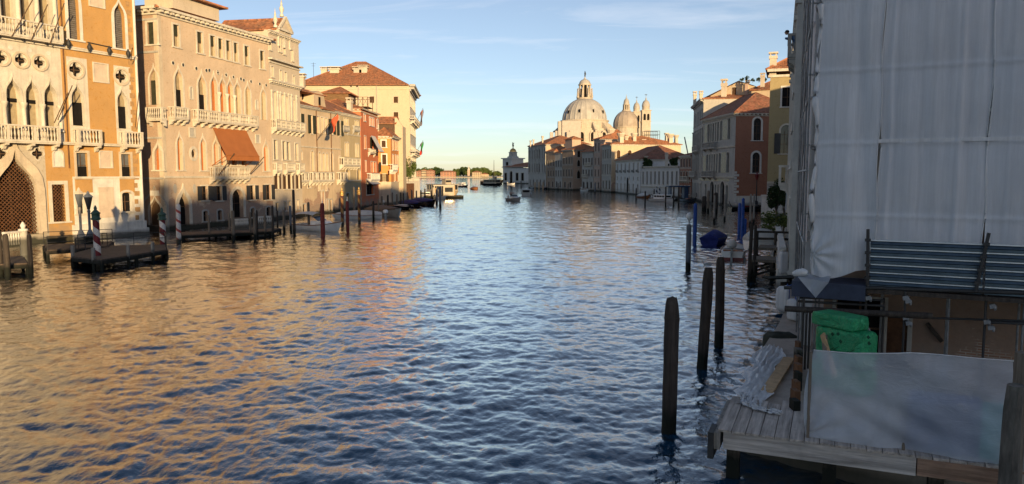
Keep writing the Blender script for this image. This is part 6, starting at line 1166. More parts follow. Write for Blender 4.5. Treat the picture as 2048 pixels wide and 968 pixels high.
# near right: three big dark piles, lamp pole, blue poles
M['pile'] = wood('tarred_pile', (.050,.040,.034), .85, (9, 9, .6), wet=True, var=.55)
def pile(label, px, yt, yb, w, pxt):
    p = ground(px, yb); top = at(pxt, yt, p.y); h = top.z; r = w/2*p.y/FOC*1.04; t = thing('mooring_pile', label, 'mooring pile', p, 0, 'big tarred mooring piles'); g = MB(); n = 11; P = []; q = random.Random(int(px)); dx = top.x-p.x
    ph = q.uniform(0, 6); rows = [(-1.5, 1.0), (-.1, 1.0), (.35, .98), (h*.3, 1.02), (h*.5, .99), (h*.68, 1.02), (h-.62, 1.0), (h-.52, 1.04), (h-.16, .86), (h-.03, .68), (h, .62)]; vs = []; fs = []
    for z, k in rows:
        for i in range(n): a = 2*math.pi*i/n+ph; rr = r*k*(1+.05*math.sin(3*a+z)+q.uniform(-.03,.03)); vs.append((dx*max(z, 0)/h+rr*math.cos(a), rr*math.sin(a), z+(q.uniform(-.03,.03) if z == h else 0)))
    for j in range(len(rows)-1):
        for i in range(n): fs.append([j*n+i, j*n+(i+1)%n, (j+1)*n+(i+1)%n, (j+1)*n+i])
    g.add(vs, fs, 0, False); g.poly(vs[-n:]); g.build('shaft', M['pile'], t); return t
pile('tall tarred pile with slanted head, nearest and leftmost of three', 1338, 595, 864, 29, 1344); pile('leaning tarred pile with the gull beside it, middle one of three', 1404, 535, 738, 21, 1417); pile('upright tarred pile, farthest of the three', 1438, 514, 692, 18, 1441)
lp = pole('grey pole topped by a white globe lamp', 1376, 448, 541, 10, 'pole_grey', 'lamp_pole', None, None); pz = at(1377, 448, ground(1376, 541).y).z; g = MB(); k = ground(1376, 541).y/FOC
g.lathe([(.04,0),(.05,.25),(.12,.28),(5.6*k*.8,.36),(5.8*k,.5),(5.0*k,.66),(2.5*k,.75),(.02,.78)], 12, (0, 0, pz)); g.build('globe_lamp', simple('opal_glass', (.75,.74,.72), .3, .5, .05, 3, 0, 0), lp)
for px, yt, yb, w, lab in ((1389, 407, 490, 7.5, 'blue pole with grey foot behind the globe lamp pole'), (1478, 406, 470, 6.5, 'blunt blue pole, left one of three beside the stone landing'), (1484.5, 396, 476, 6.5, 'blue pole with pointed tip, middle one of three'), (1490, 437, 470, 5, 'short blue pole, right one of three')):
    pole(lab, px, yt, yb, w, 'blue_pole', 'blue_pole', 'point' if px == 1484.5 else None, 'blue mooring poles')
RP = [(1408,392,420,9,'wood_dark','thick dark pile cluster left before the mosaic front'),(1416,381,424,5,'wood','weathered pile before the mosaic front doors'),(1431,385,426,8,'wood_dark','heavy dark pile in the middle before the mosaic front'),(1428,391,445,4,'wood_grey','grey pole standing forward of the mosaic front'),(1449,388,441,4,'wood_grey','grey leaning pole right of the mosaic front doors'),(1500,388,452,4,'wood_grey','pale pole, left of a pair at the stone landing'),(1507,388,447,4,'wood_grey','pale pole, right of a pair at the stone landing'),(1290,382,412,3,'wood_dark','dark post beside the brown wooden boat'),(1331,373,412,3,'wood_dark','tall dark post before the white cruiser'),(1347,372,410,3,'wood_dark','tall dark post right of the white cruiser'),(1357,374,413,3.5,'wood_dark','dark post before the blue landing hut'),(1272,376,398,2.5,'wood_dark','thin dark post off the low white palace'),(1308,378,396,2.5,'wood_dark','thin post behind the white cruiser'),(1190,366,386,2.6,'pole_grey','pale topped pole before the balcony house'),(1042,362,375,2,'wood','small post off the customs house corner'),(1070,364,378,2,'plank','warm lit post off the far grey palace, left'),(1078,364,378,2,'plank','warm lit post off the far grey palace, middle'),(1086,364,378.5,2,'plank','warm lit post off the narrow brown house'),(1097,365,379,2,'wood','brown post off the grey house'),(1116,366,380,2,'wood','brown post off the brick house, left'),(1136,367,382,2,'wood','brown post off the brick house, right')]
for px, yt, yb, w, m, lab in RP: pole(lab, px, yt, yb, w, m)
for px, lab in ((1313, 'navy and white spiral pole, left one off the low white palace'), (1319, 'navy and white spiral pole, right one off the low white palace')): pole(lab, px, 373, 397, 3.2, 'stripe_dark', 'striped_pole', None, 'striped mooring poles')
# ================================================================ left landing platforms
def platform(name, label, corners, z, rail=(), stubs=False, mat='deck_dark', thick=.26):
    c0 = corners[0]; t = thing(name, label, 'landing', (c0[0], c0[1], 0)); pts = [(c[0]-c0[0], c[1]-c0[1]) for c in corners]; g = MB(); n = len(pts)
    g.poly([(x, y, z) for x, y in pts]); g.poly([(x, y, z-.08) for x, y in pts])
    for i in range(n): a, b = pts[i], pts[(i+1) % n]; g.poly([(*a, z-.08), (*b, z-.08), (*b, z), (*a, z)])
    g.build('deck', M[mat], t); g = MB()
    for i in range(n): a, b = pts[i], pts[(i+1) % n]; g.bar((*a, z-.082-thick/2), (*b, z-.082-thick/2), .18, thick)
    g.build('beam', M['wood_dark'], t)
    for i in range(n):
        a, b = Vector(pts[i]), Vector(pts[(i+1) % n]); k = max(1, int((b-a).length/3.2))
        for j in range(k): p = a.lerp(b, j/k); g = MB(); g.tube([(p.x, p.y, -1.2), (p.x, p.y, z-.1)], .14, 6); g.build('pile', M['wood_dark'], t)
    for j in range(len(pts) if stubs else 0):
        a, b = Vector(pts[j]), Vector(pts[(j+1) % n])
        if j in rail: continue
        for k in range(1, int((b-a).length/2.6)+1): p = a.lerp(b, min(.98, k*2.6/(b-a).length)); g = MB(); g.box(p.x-.09, p.x+.09, p.y-.09, p.y+.09, -.6, z+.75); g.build('stub_post', M['wood_grey'], t)
    for i in rail:
        a, b = Vector(pts[i]), Vector(pts[(i+1) % n]); g = MB(); k = max(1, int((b-a).length/1.7))
        for j in range(k+1): p = a.lerp(b, j/k); g.tube([(p.x, p.y, z), (p.x, p.y, z+1.02)], .03, 5)
        for h_ in (1.0, .55): g.tube([(a.x, a.y, z+h_), (b.x, b.y, z+h_)], .028, 5)
        g.build('railing', M['iron'], t)
    return t
gp_ = lambda px, py, z: tuple(ground(px, py, z)[:2])
platform('landing_platform', 'large dark wooden landing platform with iron railings before the ochre palace', [gp_(145,513,.75), gp_(203,519,.75), gp_(333,499,.75), gp_(330,489,.75), gp_(205,491,.75), gp_(152,505,.75)], .75, (2, 3, 4), True)
platform('quay_walkway', 'railed timber walkway running along the foot of the ochre palace', [gp_(95,500,.85), gp_(215,492,.85), gp_(225,482,.85), gp_(88,489,.85)], .85, (0, 2))
platform('small_jetty', 'small low timber jetty at the left edge', [gp_(-40,530,.7), gp_(55,526,.7), gp_(45,512,.7), gp_(-40,515,.7)], .7, ())
platform('long_jetty', 'long low jetty under the brown awning palace front', [gp_(365,470,.6), gp_(540,462,.6), gp_(560,456,.6), gp_(362,464,.6)], .6, ())
for i, (px, yb, lab) in enumerate(((163, 486, 'cream street lamp with glass lantern, left of a pair on the quay'), (181, 486, 'grey street lamp with dark lantern, right of a pair on the quay'))):
    p = ground(px, yb, .9); h = at(px, 377 if i == 0 else 384, p.y).z - .9; lt = thing('street_lamp', lab, 'street lamp', p); k = h; m = M['stone_warm'] if i == 0 else M['pole_grey']
    g = MB(); g.lathe([(.5,-.9),(.5,.5),(.55,.55),(.3,.6),(.2,.9),(.1,1.1),(.1,k*.6),(.13,k*.62),(.08,k*.66)], 10); g.build('post', m, lt)
    g = MB(); g.lathe([(.12,k*.66),(.36,k*.9)], 6, (0,0,0), 0, False); g.build('lantern', M['glass_light' if i == 0 else 'glass'], lt); g = MB(); g.lathe([(.42,k*.9),(.38,k*.92),(.12,k*.97),(.14,k*.98),(.03,k*1.02)], 6, (0,0,0), 0, False); g.build('lantern_top', m, lt)
bl = thing('stone_balustrade', 'white stone balustrade with urn post at the left landing steps', 'balustrade', gp_(8, 492, .9) + (.9,)); e = ground(48, 488, .9) - ground(8, 492, .9); g = MB()
for k in range(9): p = e*(k/8); g.lathe([(.07,0),(.1,.1),(.05,.3),(.12,.55),(.06,.8),(.1,.95)], 6, (p.x, p.y, 0))
g.bar((0, 0, 1.02), (e.x, e.y, 1.02), .3, .14); g.lathe([(.3,-.9),(.3,1.05),(.36,1.07),(.36,1.2),(.12,1.25),(.22,1.5),(.1,1.7),(.02,1.8)], 8, (e.x, e.y, 0)); g.build('balusters', M['stone_white'], bl)
for px0, px1, yb, lab in ((470, 496, 458, 'short white stone balustrade at the arched portal'), (514, 546, 452, 'white stone balustrade right of the arched portal, behind posts')):
    p0, p1 = ground(px0, yb, .7), ground(px1, yb-1.5, .7); b_ = thing('stone_balustrade', lab, 'balustrade', p0); e = p1-p0; g = MB(); n = 9
    for k in range(n+1): p = e*(k/n); g.lathe([(.06,0),(.1,.12),(.05,.3),(.11,.5),(.06,.8),(.09,.95)], 6, (p.x, p.y, 0))
    g.bar((0, 0, 1.0), (e.x, e.y, 1.0), .25, .12); g.bar((0, 0, -.4), (e.x, e.y, -.4), .4, .78); g.build('balusters', M['stone_white'], b_)
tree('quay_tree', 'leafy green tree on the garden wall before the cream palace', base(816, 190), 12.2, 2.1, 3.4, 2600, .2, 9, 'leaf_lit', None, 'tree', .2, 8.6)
gw = thing('garden_terrace', 'white stone terrace wall with balustrade below the quay tree', 'terrace', base(803, 187)); e = base(838, 196)-base(803, 187); g = MB(); g.bar((0, 0, 1.9), (e.x, e.y, 1.9), .6, 5.4); g.bar((0, 0, 5.6), (e.x, e.y, 5.6), .5, .3)
for k in range(16): p = e*(k/15); g.lathe([(.12,0),(.2,.3),(.12,.8)], 6, (p.x, p.y, 4.62))
g.build('masonry', M['stone'], gw); g = MB(); d_ = e.normalized(); nrm = Vector((d_.y, -d_.x, 0)); c = e*.42 + nrm*.33; g.obox((c.x, c.y, 2.2), d_*2.2, nrm*.03, (0, 0, 1.9)); g.build('timber_door', M['bronze_wood'], gw)
# flags
def flag(name, label, foot, tip, drop, cols, w=1.3):
    t = thing(name, label, 'flag', foot); d = Vector(tip)-Vector(foot); g = MB(); g.tube([(0,0,0), d], .05, 6); g.build('staff', M['wood_door'], t); mats = [simple(name+'_'+n_, c_, .85, .1, .1, 2, 0, 0) for n_, c_ in cols]; g = MB(); nb = len(cols)
    for b_ in range(nb):
        rows = []
        for i in range(7):
            tt = (b_ + i/6)/nb; row = []
            for j in range(9): s_ = j/8; p = d*(1-.42*tt*.9) + Vector((.18*math.sin(s_*5+tt*6) - .25*s_*drop*.3*d.normalized().x, .15*math.sin(tt*9+s_*3), -s_*drop*(1-.1*math.sin(tt*7)))); row.append(p)
            rows.append(row)
        g.grid(rows, b_)
    g.build('cloth', mats, t, None, False); return t
flag('italian_flag', 'green white and red flag hanging from the cream palace lower balcony', at(832, 305, 214), at(846, 281, 210), 2.9, [('green', (.03,.25,.06)), ('white', (.22,.22,.26)), ('red', (.5,.05,.04))]); bpy.data.objects['italian_flag'].name = 'tricolour_flag'
flag('striped_flag', 'faded dark flag hanging from the cream palace upper balcony', at(832, 246, 214), at(846, 216, 210), 3.6, [('grey', (.20,.20,.25)), ('rust', (.38,.12,.08)), ('slate', (.15,.16,.2))])
flag('red_flag', 'long red and black flag hanging over the beige house front', at(*ZA(320, 660), 117), at(*ZA(585, 320), 117), 1.9, [('red', (.55,.10,.05)), ('red_b', (.50,.09,.045)), ('black', (.025,.022,.025))])
# ================================================================ near right: scaffolded palace, its quay and decks
def worldmass(name, label, cat, pts, h, mat, roof=True):
    c = pts[0]; t = thing(name, label, cat, (c[0], c[1], 0)); g = MB(); n = len(pts); lo = [(p[0]-c[0], p[1]-c[1], -1) for p in pts]; hi = [(x, y, h) for x, y, _ in lo]
    g.add(lo+hi, [[i, (i+1) % n, n+(i+1) % n, n+i] for i in range(n)] + [list(range(n))[::-1]]); g.build('wall', M[mat], t)
    g = MB(); m = Vector((sum(p[0] for p in hi)/n, sum(p[1] for p in hi)/n, h+2.0))
    for i in range(n): g.add([hi[i], hi[(i+1) % n], m], [[0,1,2]])
    g.build('roof', M['tile'], t); return t
C0 = (8.3, 20.3); DS = Vector((.88, -.475)).normalized(); C1 = (C0[0]+DS.x*13, C0[1]+DS.y*13)
M['stained'] = plaster('stained_wall', (.30,.20,.145), .25, .45, .6, (.26,.20,.16), 4.5)
M['upper'] = plaster('upper_plaster', (.50,.42,.39), 0, .2, .2)
sp_, FW_ = building('scaffolded_palace', 'brown stained palace wall behind the sheeted scaffolding at the right edge', 'palace', (C0[0]+DS.y*-1.5+.2, C0[1]+DS.x*1.5), (C1[0]+.7, C1[1]+1.3))
FS = Face(sp_, C0, C1)
c = FW_.rect(ZS, 692, 830, 585, 830); FW_.win('rect', c[0], c[1], 1.1, c[3], fill='bronze_wood', trim=.12, depth=.2, sill=False, name='door', tm='stained_trim' if 'stained_trim' in M else 'stone_grey')
FW_.win('rect', .35, 1.6, 1.15, 2.9, fill='dark', trim=.1, depth=.3, sill=False, tm='stone_grey')
for k in range(6): FW_.win('round', 1.4+k*2.3, 2.5+k*2.3, 6.3, 9.6, fill='glass', trim=.2, depth=.3)
FW_.wall(0, FW_.L, -1, 5.4, M['stained']); FW_.wall(0, FW_.L, 5.402, 14, M['upper'], name='upper_wall'); FW_.string(0, FW_.L, 5.4, .3, .2, 'stone_grey')
g = MB()
for a, b, w in (((950, 625), (1040, 735), .12),): p, q = FW_.uz(*ZS(*a), .12), FW_.uz(*ZS(*b), .12); g.bar((p[0], -.12, p[1]), (q[0], -.12, q[1]), w, .1)
FW_.b(g, 'strut', M['wood_dark'])
mass(sp_, [(0, .75), (FW_.L, .75), (FW_.L, 22), (3.5, 22)], 20, M['stained'])
# scaffolding tubes
sf = thing('scaffolding', 'dark steel tube scaffolding carrying the white sheets in front of the stained wall', 'scaffold', (*C0, 0)); sf.matrix_world = FS.W
def upt(px, py, w): u, z = FS.uz(px, py, w); return Vector((u, -w, z))
def zt_(X, Y, w): return upt(*ZS(X, Y), w)
g = MB()
us_ = [.1, 1.75, 3.3, 4.9, 6.8, 9]
for u in us_:
    for y in (.12, 1.05): g2 = MB(); g2.tube([(u, y, 1.0), (u, y, 14)], .03, 6); g2.build('standard', M['steel'], sf)
for z in (3.55, 5.4, 7.3, 9.2, 11.1):
    g2 = MB()
    for y in (.12, 1.05): g2.tube([(-.3, y, z), (10, y, z)], .028, 6)
    g2.box(-.2, 10, .2, 1.0, z-.12, z-.07); g2.build('lift', M['grey_cover'], sf)
for i, (a, b) in enumerate(zip(us_[:-1], us_[1:])):
    for k, z in enumerate((5.4, 7.3, 9.2)): g2 = MB(); p, q = ((a, .06, z), (b, .06, z+1.9)) if (i+k) % 2 else ((b, .06, z), (a, .06, z+1.9)); g2.tube([p, q], .026, 6); g2.build('brace', M['grey_cover'], sf)
# lower ledgers, couplers and the dark timber platform below the sheets
for a, b, w, r in (((90, 537), (985, 582), .55, .085), ((85, 410), (700, 412), .5, .05), ((170, 492), (690, 520), .35, .035), ((180, 470), (690, 486), .3, .03), ((580, 412), (1560, 442), .42, .055), ((1150, 470), (1560, 492), .3, .035), ((720, 585), (1560, 612), .05, .03), ((1330, 620), (1560, 628), .35, .035)):
    g2 = MB(); P, Q = zt_(*a, w), zt_(*b, w); g2.tube([P, Q], r, 7); g2.build('ledger', M['wood_dark'] if r > .08 else M['iron'], sf)
for X, Y0, Y1, w in ((205, 470, 870, .5), (222, 560, 850, .45), (243, 545, 810, .3), (585, 400, 815, .35), (820, 432, 640, .5), (1310, 450, 845, .35), (690, 470, 810, .0)):
    g2 = MB(); P, Q = zt_(X, Y0, w), zt_(X, Y1, w); g2.tube([P, (P.x, P.y, min(Q.z, 1.15))], .032, 7); g2.build('standard', M['iron'], sf)
for X, Y, w in ((205, 545, .5), (820, 470, .5), (835, 490, .5), (820, 590, .5), (838, 622, .5), (1310, 615, .35), (1335, 650, .35), (1345, 520, .35), (585, 660, .35), (595, 470, .42)):
    P = zt_(X, Y, w); g2 = MB(); g2.obox(P+Vector((0, -.03, 0)), (.06, 0, .015), (0, .055, 0), (-.01, 0, .05)); g2.lathe([(.02,-.07),(.035,-.03),(.035,.03),(.02,.07)], 6, P+Vector((.06, -.05, -.03))); g2.build('coupler', M['steel'], sf)
P, Q = zt_(135, 360, .45), zt_(580, 400, .45); g2 = MB(); zc_ = zt_(300, 470, .45).z; g2.box(P.x, Q.x, -.55, .9, zc_, zc_+.42); g2.build('platform_box', simple('navy_board', (.035,.045,.075), .7), sf)
# steel guard boards
zt, zb = zt_(605, 118, .42).z, zt_(605, 408, .42).z
ga = thing('guard_parapet', 'ribbed blue grey steel guard boards across the scaffold platform', 'parapet', (*C0, 0)); ga.matrix_world = FS.W; M['guard'] = simple('guard_steel', (.05,.075,.10), .38, .5, .25, 4, .75); M['guard_lip'] = simple('guard_lip', (.42,.46,.50), .3, .5, .15, 6, .6)
for (X0, X1) in ((603, 1290), (1305, 1800)):
    u0, u1 = zt_(X0, 300, .42).x, zt_(X1, 300, .42).x
    for k in range(6):
        z0 = zb + (zt-zb)*k/6; h = (zt-zb)/6; g2 = MB(); g2.add([(u0,-.40,z0+.008),(u1,-.40,z0+.008),(u1,-.40,z0+h*.35),(u0,-.40,z0+h*.35),(u0,-.425,z0+h*.45),(u1,-.425,z0+h*.45),(u1,-.40,z0+h*.8),(u0,-.40,z0+h*.8)], [[0,1,2,3],[3,2,5,4],[4,5,6,7]]); g2.box(u0, u1, -.455, -.36, z0+h*.86, z0+h*.99, 1); g2.box(u0, u1, -.36, -.355, z0, z0+h*.8); g2.build('guard_board', [M['guard'], M['guard_lip']], ga)
for (a, b, w) in (((593, 55), (590, 402), .5), ((1325, 78), (1245, 432), .62)):
    P, Q = zt_(*a, w), zt_(*b, w); g2 = MB(); g2.tube([Q, P], .04, 8)
    for k in range(4): c_ = Q.lerp(P, .15+.22*k); g2.obox(c_, (.07, 0, .0), (0, .06, 0), (0, 0, .035))
    g2.build('standard', M['iron'], ga)
P, Q = zt_(585, 408, .45), zt_(1800, 470, .45); g2 = MB(); g2.box(P.x, Q.x+2, -.5, .9, P.z-.14, P.z-.03); g2.build('platform_board', M['wood_dark'], ga)
# sheets: semi-see-through scaffold netting with vertical creases
def sheet_mat(name, c, see, streak=.35, rough=.6):
    n = N(name, rough, .25); st = n.noise(1.0, 6, .65, n.coord((7.5, 7.5, .13))); st2 = n.noise(1.0, 5, .6, n.coord((24, 24, .35))); bl = n.noise(.9, 5, .6)
    col = n.mix(n.ramp(st, .35, .7), sc(c, 1-streak*.7), sc(c, 1+streak*.35)); col = n.mix(n.math('MULTIPLY', n.ramp(st2, .45, .7), .3), col, sc(c, 1.25)); col = n.mix(n.math('MULTIPLY', n.ramp(bl, .4, .75), .35), col, sc(c, .72)); n.col(col)
    n.bump(n.math('ADD', st, n.math('MULTIPLY', bl, .8)), .5, .05)
    out = n.n['Material Output']; tl = n.n.new('ShaderNodeBsdfTranslucent'); n.link(col, tl.inputs[0]); tp = n.n.new('ShaderNodeBsdfTransparent'); m1 = n.n.new('ShaderNodeMixShader'); m1.inputs[0].default_value = .14; m2 = n.n.new('ShaderNodeMixShader'); m2.inputs[0].default_value = see
    n.link(n.b.outputs[0], m1.inputs[1]); n.link(tl.outputs[0], m1.inputs[2]); n.link(m1.outputs[0], m2.inputs[1]); n.link(tp.outputs[0], m2.inputs[2]); n.link(m2.outputs[0], out.inputs[0]); return n.m
def poly_mat():
    n = N('polythene', .32, .4); a = n.noise(1.3, 5, .6, None, 1.2); b = n.noise(1.0, 6, .6, n.coord((2.2, 2.2, 5.0), (0, R(35), 0)), 1.5); c = (.66,.71,.78)
    col = n.mix(n.ramp(a, .3, .7), sc(c, .95), sc(c, 1.04)); col = n.mix(n.math('MULTIPLY', n.ramp(b, .58, .74), .16), col, (.86,.88,.9)); n.col(col); n.bump(n.math('ADD', n.math('MULTIPLY', b, 1.2), a), .4, .07)
    out = n.n['Material Output']; tl = n.n.new('ShaderNodeBsdfTranslucent'); n.link(col, tl.inputs[0]); tp = n.n.new('ShaderNodeBsdfTransparent'); m1 = n.n.new('ShaderNodeMixShader'); m1.inputs[0].default_value = .25; m2 = n.n.new('ShaderNodeMixShader')
    n.link(n.ramp(a, .3, .7, (.46,.46,.46,1), (.36,.36,.36,1)), m2.inputs[0]); n.link(n.b.outputs[0], m1.inputs[1]); n.link(tl.outputs[0], m1.inputs[2]); n.link(m1.outputs[0], m2.inputs[1]); n.link(tp.outputs[0], m2.inputs[2]); n.link(m2.outputs[0], out.inputs[0]); return n.m
M['sheet'] = sheet_mat('scaffold_netting', (.82,.85,.89), .18, .2); M['sheet2'] = sheet_mat('scaffold_netting_b', (.87,.89,.93), .23, .17); M['sheet3'] = sheet_mat('scaffold_netting_c', (.76,.72,.72), .12, .2); M['poly'] = poly_mat(); M['poly_white'] = sheet_mat('white_polythene', (.80,.80,.80), .06, .25, .4)
def cloth(name, label, F, u0, u1, z0, z1, w, mat, seed, bottom=None, amp=.035, nu=110, nz=230, cat='scaffold sheet', edge=True, group='scaffold sheets', pull=None):
    q = np.random.default_rng(seed); k = q.uniform(2, 9, 6); ph = q.uniform(0, 6, 6); kz = q.uniform(.2, .9, 6); t = thing(name, label, cat, F.A, 0, group); t.matrix_world = F.W; rows = []
    for i in range(nz+1):
        row = []
        for j in range(nu+1):
            s_ = j/nu; tz = i/nz; u = u0 + (u1-u0)*s_; zb_ = z0 + (bottom(s_) if bottom else 0); z = zb_ + (z1-zb_)*tz; d = (.05*abs(math.sin(math.pi*(z-3.55)/1.87)) + .03*sum(math.exp(-((z-zz)/.06)**2) for zz in (3.55, 5.4, 7.3, 9.2, 11.1)) + .03*sum(math.exp(-((u-uu)/.06)**2) for uu in (1.75, 3.3, 4.9, 6.8)) if edge else 0) + sum(math.sin(k[m]*u*1.6 + kz[m]*z + ph[m])/(1+.25*k[m]) for m in range(6))*amp + .05*math.sin(math.pi*s_)
            u2 = u
            if edge: u2 += .035*math.sin(z*1.7+seed)*(1-s_)**3 + .03*math.sin(z*2.1+seed)*s_**6
            if pull: pu, pz, r_, a_ = pull; dd = math.exp(-((u-pu)**2+(z-pz)**2)/r_**2); ang = math.atan2(z-pz, u-pu); d += a_*dd*(.6+.6*math.sin(9*ang))
            row.append((u2, -w-d, z))
        rows.append(row)
    g = MB(); g.grid(rows); g.build('netting' if 'sheet' in mat else 'plastic', M[mat], t, None, False)
    if edge: # hemmed edges, doubled cloth
        for s_, side in ((0, 'hem'), (nu, 'hem')): g = MB(); g.tube([Vector(r[s_])+Vector((0,-.012,0)) for r in rows], .016, 5); g.build('hem', M['poly_white'], t, None, False)
    return t
ua, ub, uc, ud = upt(1632, 300, .2).x, upt(1757, 300, .2).x, upt(1975, 300, .2).x, 9.5
zl_ = upt(1690, 552, .2).z; zr_ = upt(1850, 575, .2).z
cloth('scaffold_sheet', 'left white scaffold sheet, gathered and hanging loose above the navy platform', FS, ua, ub, zl_, 14, .2, 'sheet', 3, lambda s_: -.10*math.sin(s_*5)+.22*s_*s_-.5*max(0, s_-.72)+.0, .028, pull=(ua+.05, zl_+.55, .6, .12))
cloth('scaffold_sheet', 'middle grey scaffold sheet rising behind the steel guard boards', FS, ub+.02, uc, zr_, 14, .17, 'sheet2', 8, None, .022); cloth('scaffold_sheet', 'rightmost grey scaffold sheet cut by the picture edge', FS, uc+.02, ud, zr_, 14, .19, 'sheet2', 12, None, .022)
fold = MB(); q_ = random.Random(4); pts = []; rs = []
for i in range(60): z = zl_+.25 + (14-zl_)*i/59; pts.append((ua-.02+.03*math.sin(z*1.9)+.02*math.sin(z*5), -.26, z)); rs.append(.05+.025*math.sin(z*2.3+1)+.012*math.sin(z*7))
fold.tube(pts, rs, 8); rt = thing('rolled_sheet_edge', 'bunched pale sheet edge hanging down the outer corner of the scaffold', 'sheet', (*C0, 0)); rt.matrix_world = FS.W; fold.build('cloth', M['poly_white'], rt, None, False)
for (y0, y1) in ((272, 256),):
    P, Q = upt(1757, 282, .24), upt(2060, 252, .24); st_ = thing('sheet_seam', 'long pale tape seam running across the middle and right scaffold sheets', 'tape', (*C0, 0)); st_.matrix_world = FS.W; g = MB(); g.bar((P.x, -.245, P.z), (Q.x, -.245, P.z), .012, .09); g.build('strip', M['poly_white'], st_)
# side face along the canal
SA = (11.75, 30.2); SF = Face(sp_, SA, (C0[0]-.12, C0[1]+.05)); zs_ = SF.uz(1606, 468, 0)[1]
cloth('scaffold_sheet', 'narrow pinkish scaffold sheet on the canal side of the scaffold, seen almost edge on', SF, 0, SF.L, 4.6, 15, .03, 'sheet3', 21, None, .015, edge=False)
sb = thing('side_scaffold', 'pale tube frame and posts under the side sheet along the quay', 'scaffold', (*SA, 0)); sb.matrix_world = SF.W
for u in (0.05, 2.6, 5.2, 7.8, SF.L-.1): g = MB(); g.tube([(u, -.1, 1.0), (u, -.1, 15)], .03, 6); g.build('standard', M['steel'], sb)
for z in (4.55, 6.6, 8.6, 10.6, 12.6):
    g = MB(); g.tube([(-.3, -.1, z), (SF.L, -.1, z)], .03, 6); g.tube([(0, -.1, z), (2.6, -.1, z+2)], .025, 5); g.tube([(5.2, -.1, z), (7.8, -.1, z+2)], .025, 5); g.build('ledger', M['steel'], sb)
for u, w in ((1.2, .5), (4.2, .35), (7.0, .4)): g = MB(); g.box(u-w/2, u+w/2, -.02, .3, .95, 4.5); g.build('wrapped_pier', M['poly_white'], sb)
# loose cloth over the platform end
g = MB(); dr = thing('draped_cloth', 'pale blue cloth corner draped over the navy scaffold platform', 'cloth', (*C0, 0)); dr.matrix_world = FS.W
a, b, c_ = zt_(170, 345, .56), zt_(357, 375, .56), zt_(277, 470, .6); rows = []
for i in range(9):
    t = i/8; rows.append([tuple((Vector(a)*(1-s_)+Vector(b)*s_)*(1-t)+Vector(c_)*t + Vector((0, -.03-.02*math.sin(s_*9+t*4), 0))) for s_ in np.linspace(0, 1, 9)])
g.grid(rows); top = [[r + np.array((0, .0, 0)) for r in map(np.array, rows[0])], [np.array(r)+np.array((0.02, .35, .08+.05*math.sin(i))) for i, r in enumerate(rows[0])], [np.array(r)+np.array((-.05, .8, .02)) for r in rows[0]]]; g.grid([[tuple(p) for p in r] for r in top]); g.build('cloth', M['poly'], dr, None, False)
rl = thing('rolled_sack', 'pale rolled sack lying at the outer end of the scaffold platform', 'sack', (*C0, 0)); rl.matrix_world = FS.W; P, Q = zt_(140, 328, .5), zt_(228, 322, .5); g = MB(); g.tube([P, P.lerp(Q, .3)+Vector((0,0,.03)), P.lerp(Q, .7)+Vector((0,0,.04)), Q], [.06, .1, .11, .07], 9); g.build('cloth', M['poly_white'], rl)
# ---- quay and deck
qp = [(5.3, 16.9), (5.59, 17.74), (7.64, 22.4), (9.95, 27.1), (14.48, 37.52), (27.2, 73), (31, 73), (18, 37), (13, 25), (11.5, 18), (16, 12.5), (12, 10.5)]
M['quay'] = stone('quay_stone', (.42,.35,.285), .5); qy = MB(); lo = [(x, y, -1.5) for x, y in qp]; hi = [(x, y, 1.02) for x, y in qp]; n = len(qp)
qy.add(lo+hi, [[i, (i+1) % n, n+(i+1) % n, n+i] for i in range(n)] + [list(range(n, 2*n))]); tag(qy.build('quay', M['quay']), kind='structure')
DL, DR = Vector((4.35, 15.24, 0)), Vector((9.02, 13.23, 0)); dd = (DR-DL).normalized(); dn = Vector((-dd.y, dd.x, 0)); zd = 1.12
dk = thing('timber_deck', 'weathered grey plank deck on posts over the water at the lower right corner', 'deck', DL, math.atan2(dd.y, dd.x)); w = .285
q = random.Random(2)
for k in range(34):
    g = MB(); back = 2.55 + .25*math.sin(k*1.7) if k < 8 else 2.2; a = q.uniform(-.006, .006); x0 = k*w; g.add([(x0+.008,-.0+q.uniform(-.02,.02),zd-.05),(x0+w-.008,.0,zd-.05),(x0+w-.008,back,zd-.05),(x0+.008,back,zd-.05),(x0+.008,-.0,zd+a),(x0+w-.008,0,zd-a),(x0+w-.008,back,zd-a),(x0+.008,back,zd+a)], [[3,2,1,0],[4,5,6,7],[0,1,5,4],[1,2,6,5],[2,3,7,6],[3,0,4,7]])
    g.build('plank', M['deck'], dk)
g = MB(); g.box(.12, 3.72, .03, .2, zd-.42, zd-.052); g.build('fascia_beam', M['beam'], dk); g = MB(); g.box(3.74, 9.6, .02, .2, zd-.40, zd-.052); g.build('fascia_beam', M['beam_brown'], dk); g = MB(); g.box(-.1, .06, -.05, 2.4, zd-.42, zd-.06); g.build('side_beam', M['wood_grey'], dk)
g = MB(); g.box(-.18, -.06, -.12, .45, zd-.62, zd-.05); g.build('rubber_fender', M['iron'], dk)
for x in (.3, 2.2, 4.1, 6.6): g = MB(); g.box(x-.13, x+.13, .25, .5, -1.5, zd-.43); g.build('post', M['wood'], dk)
for k in range(20): pass
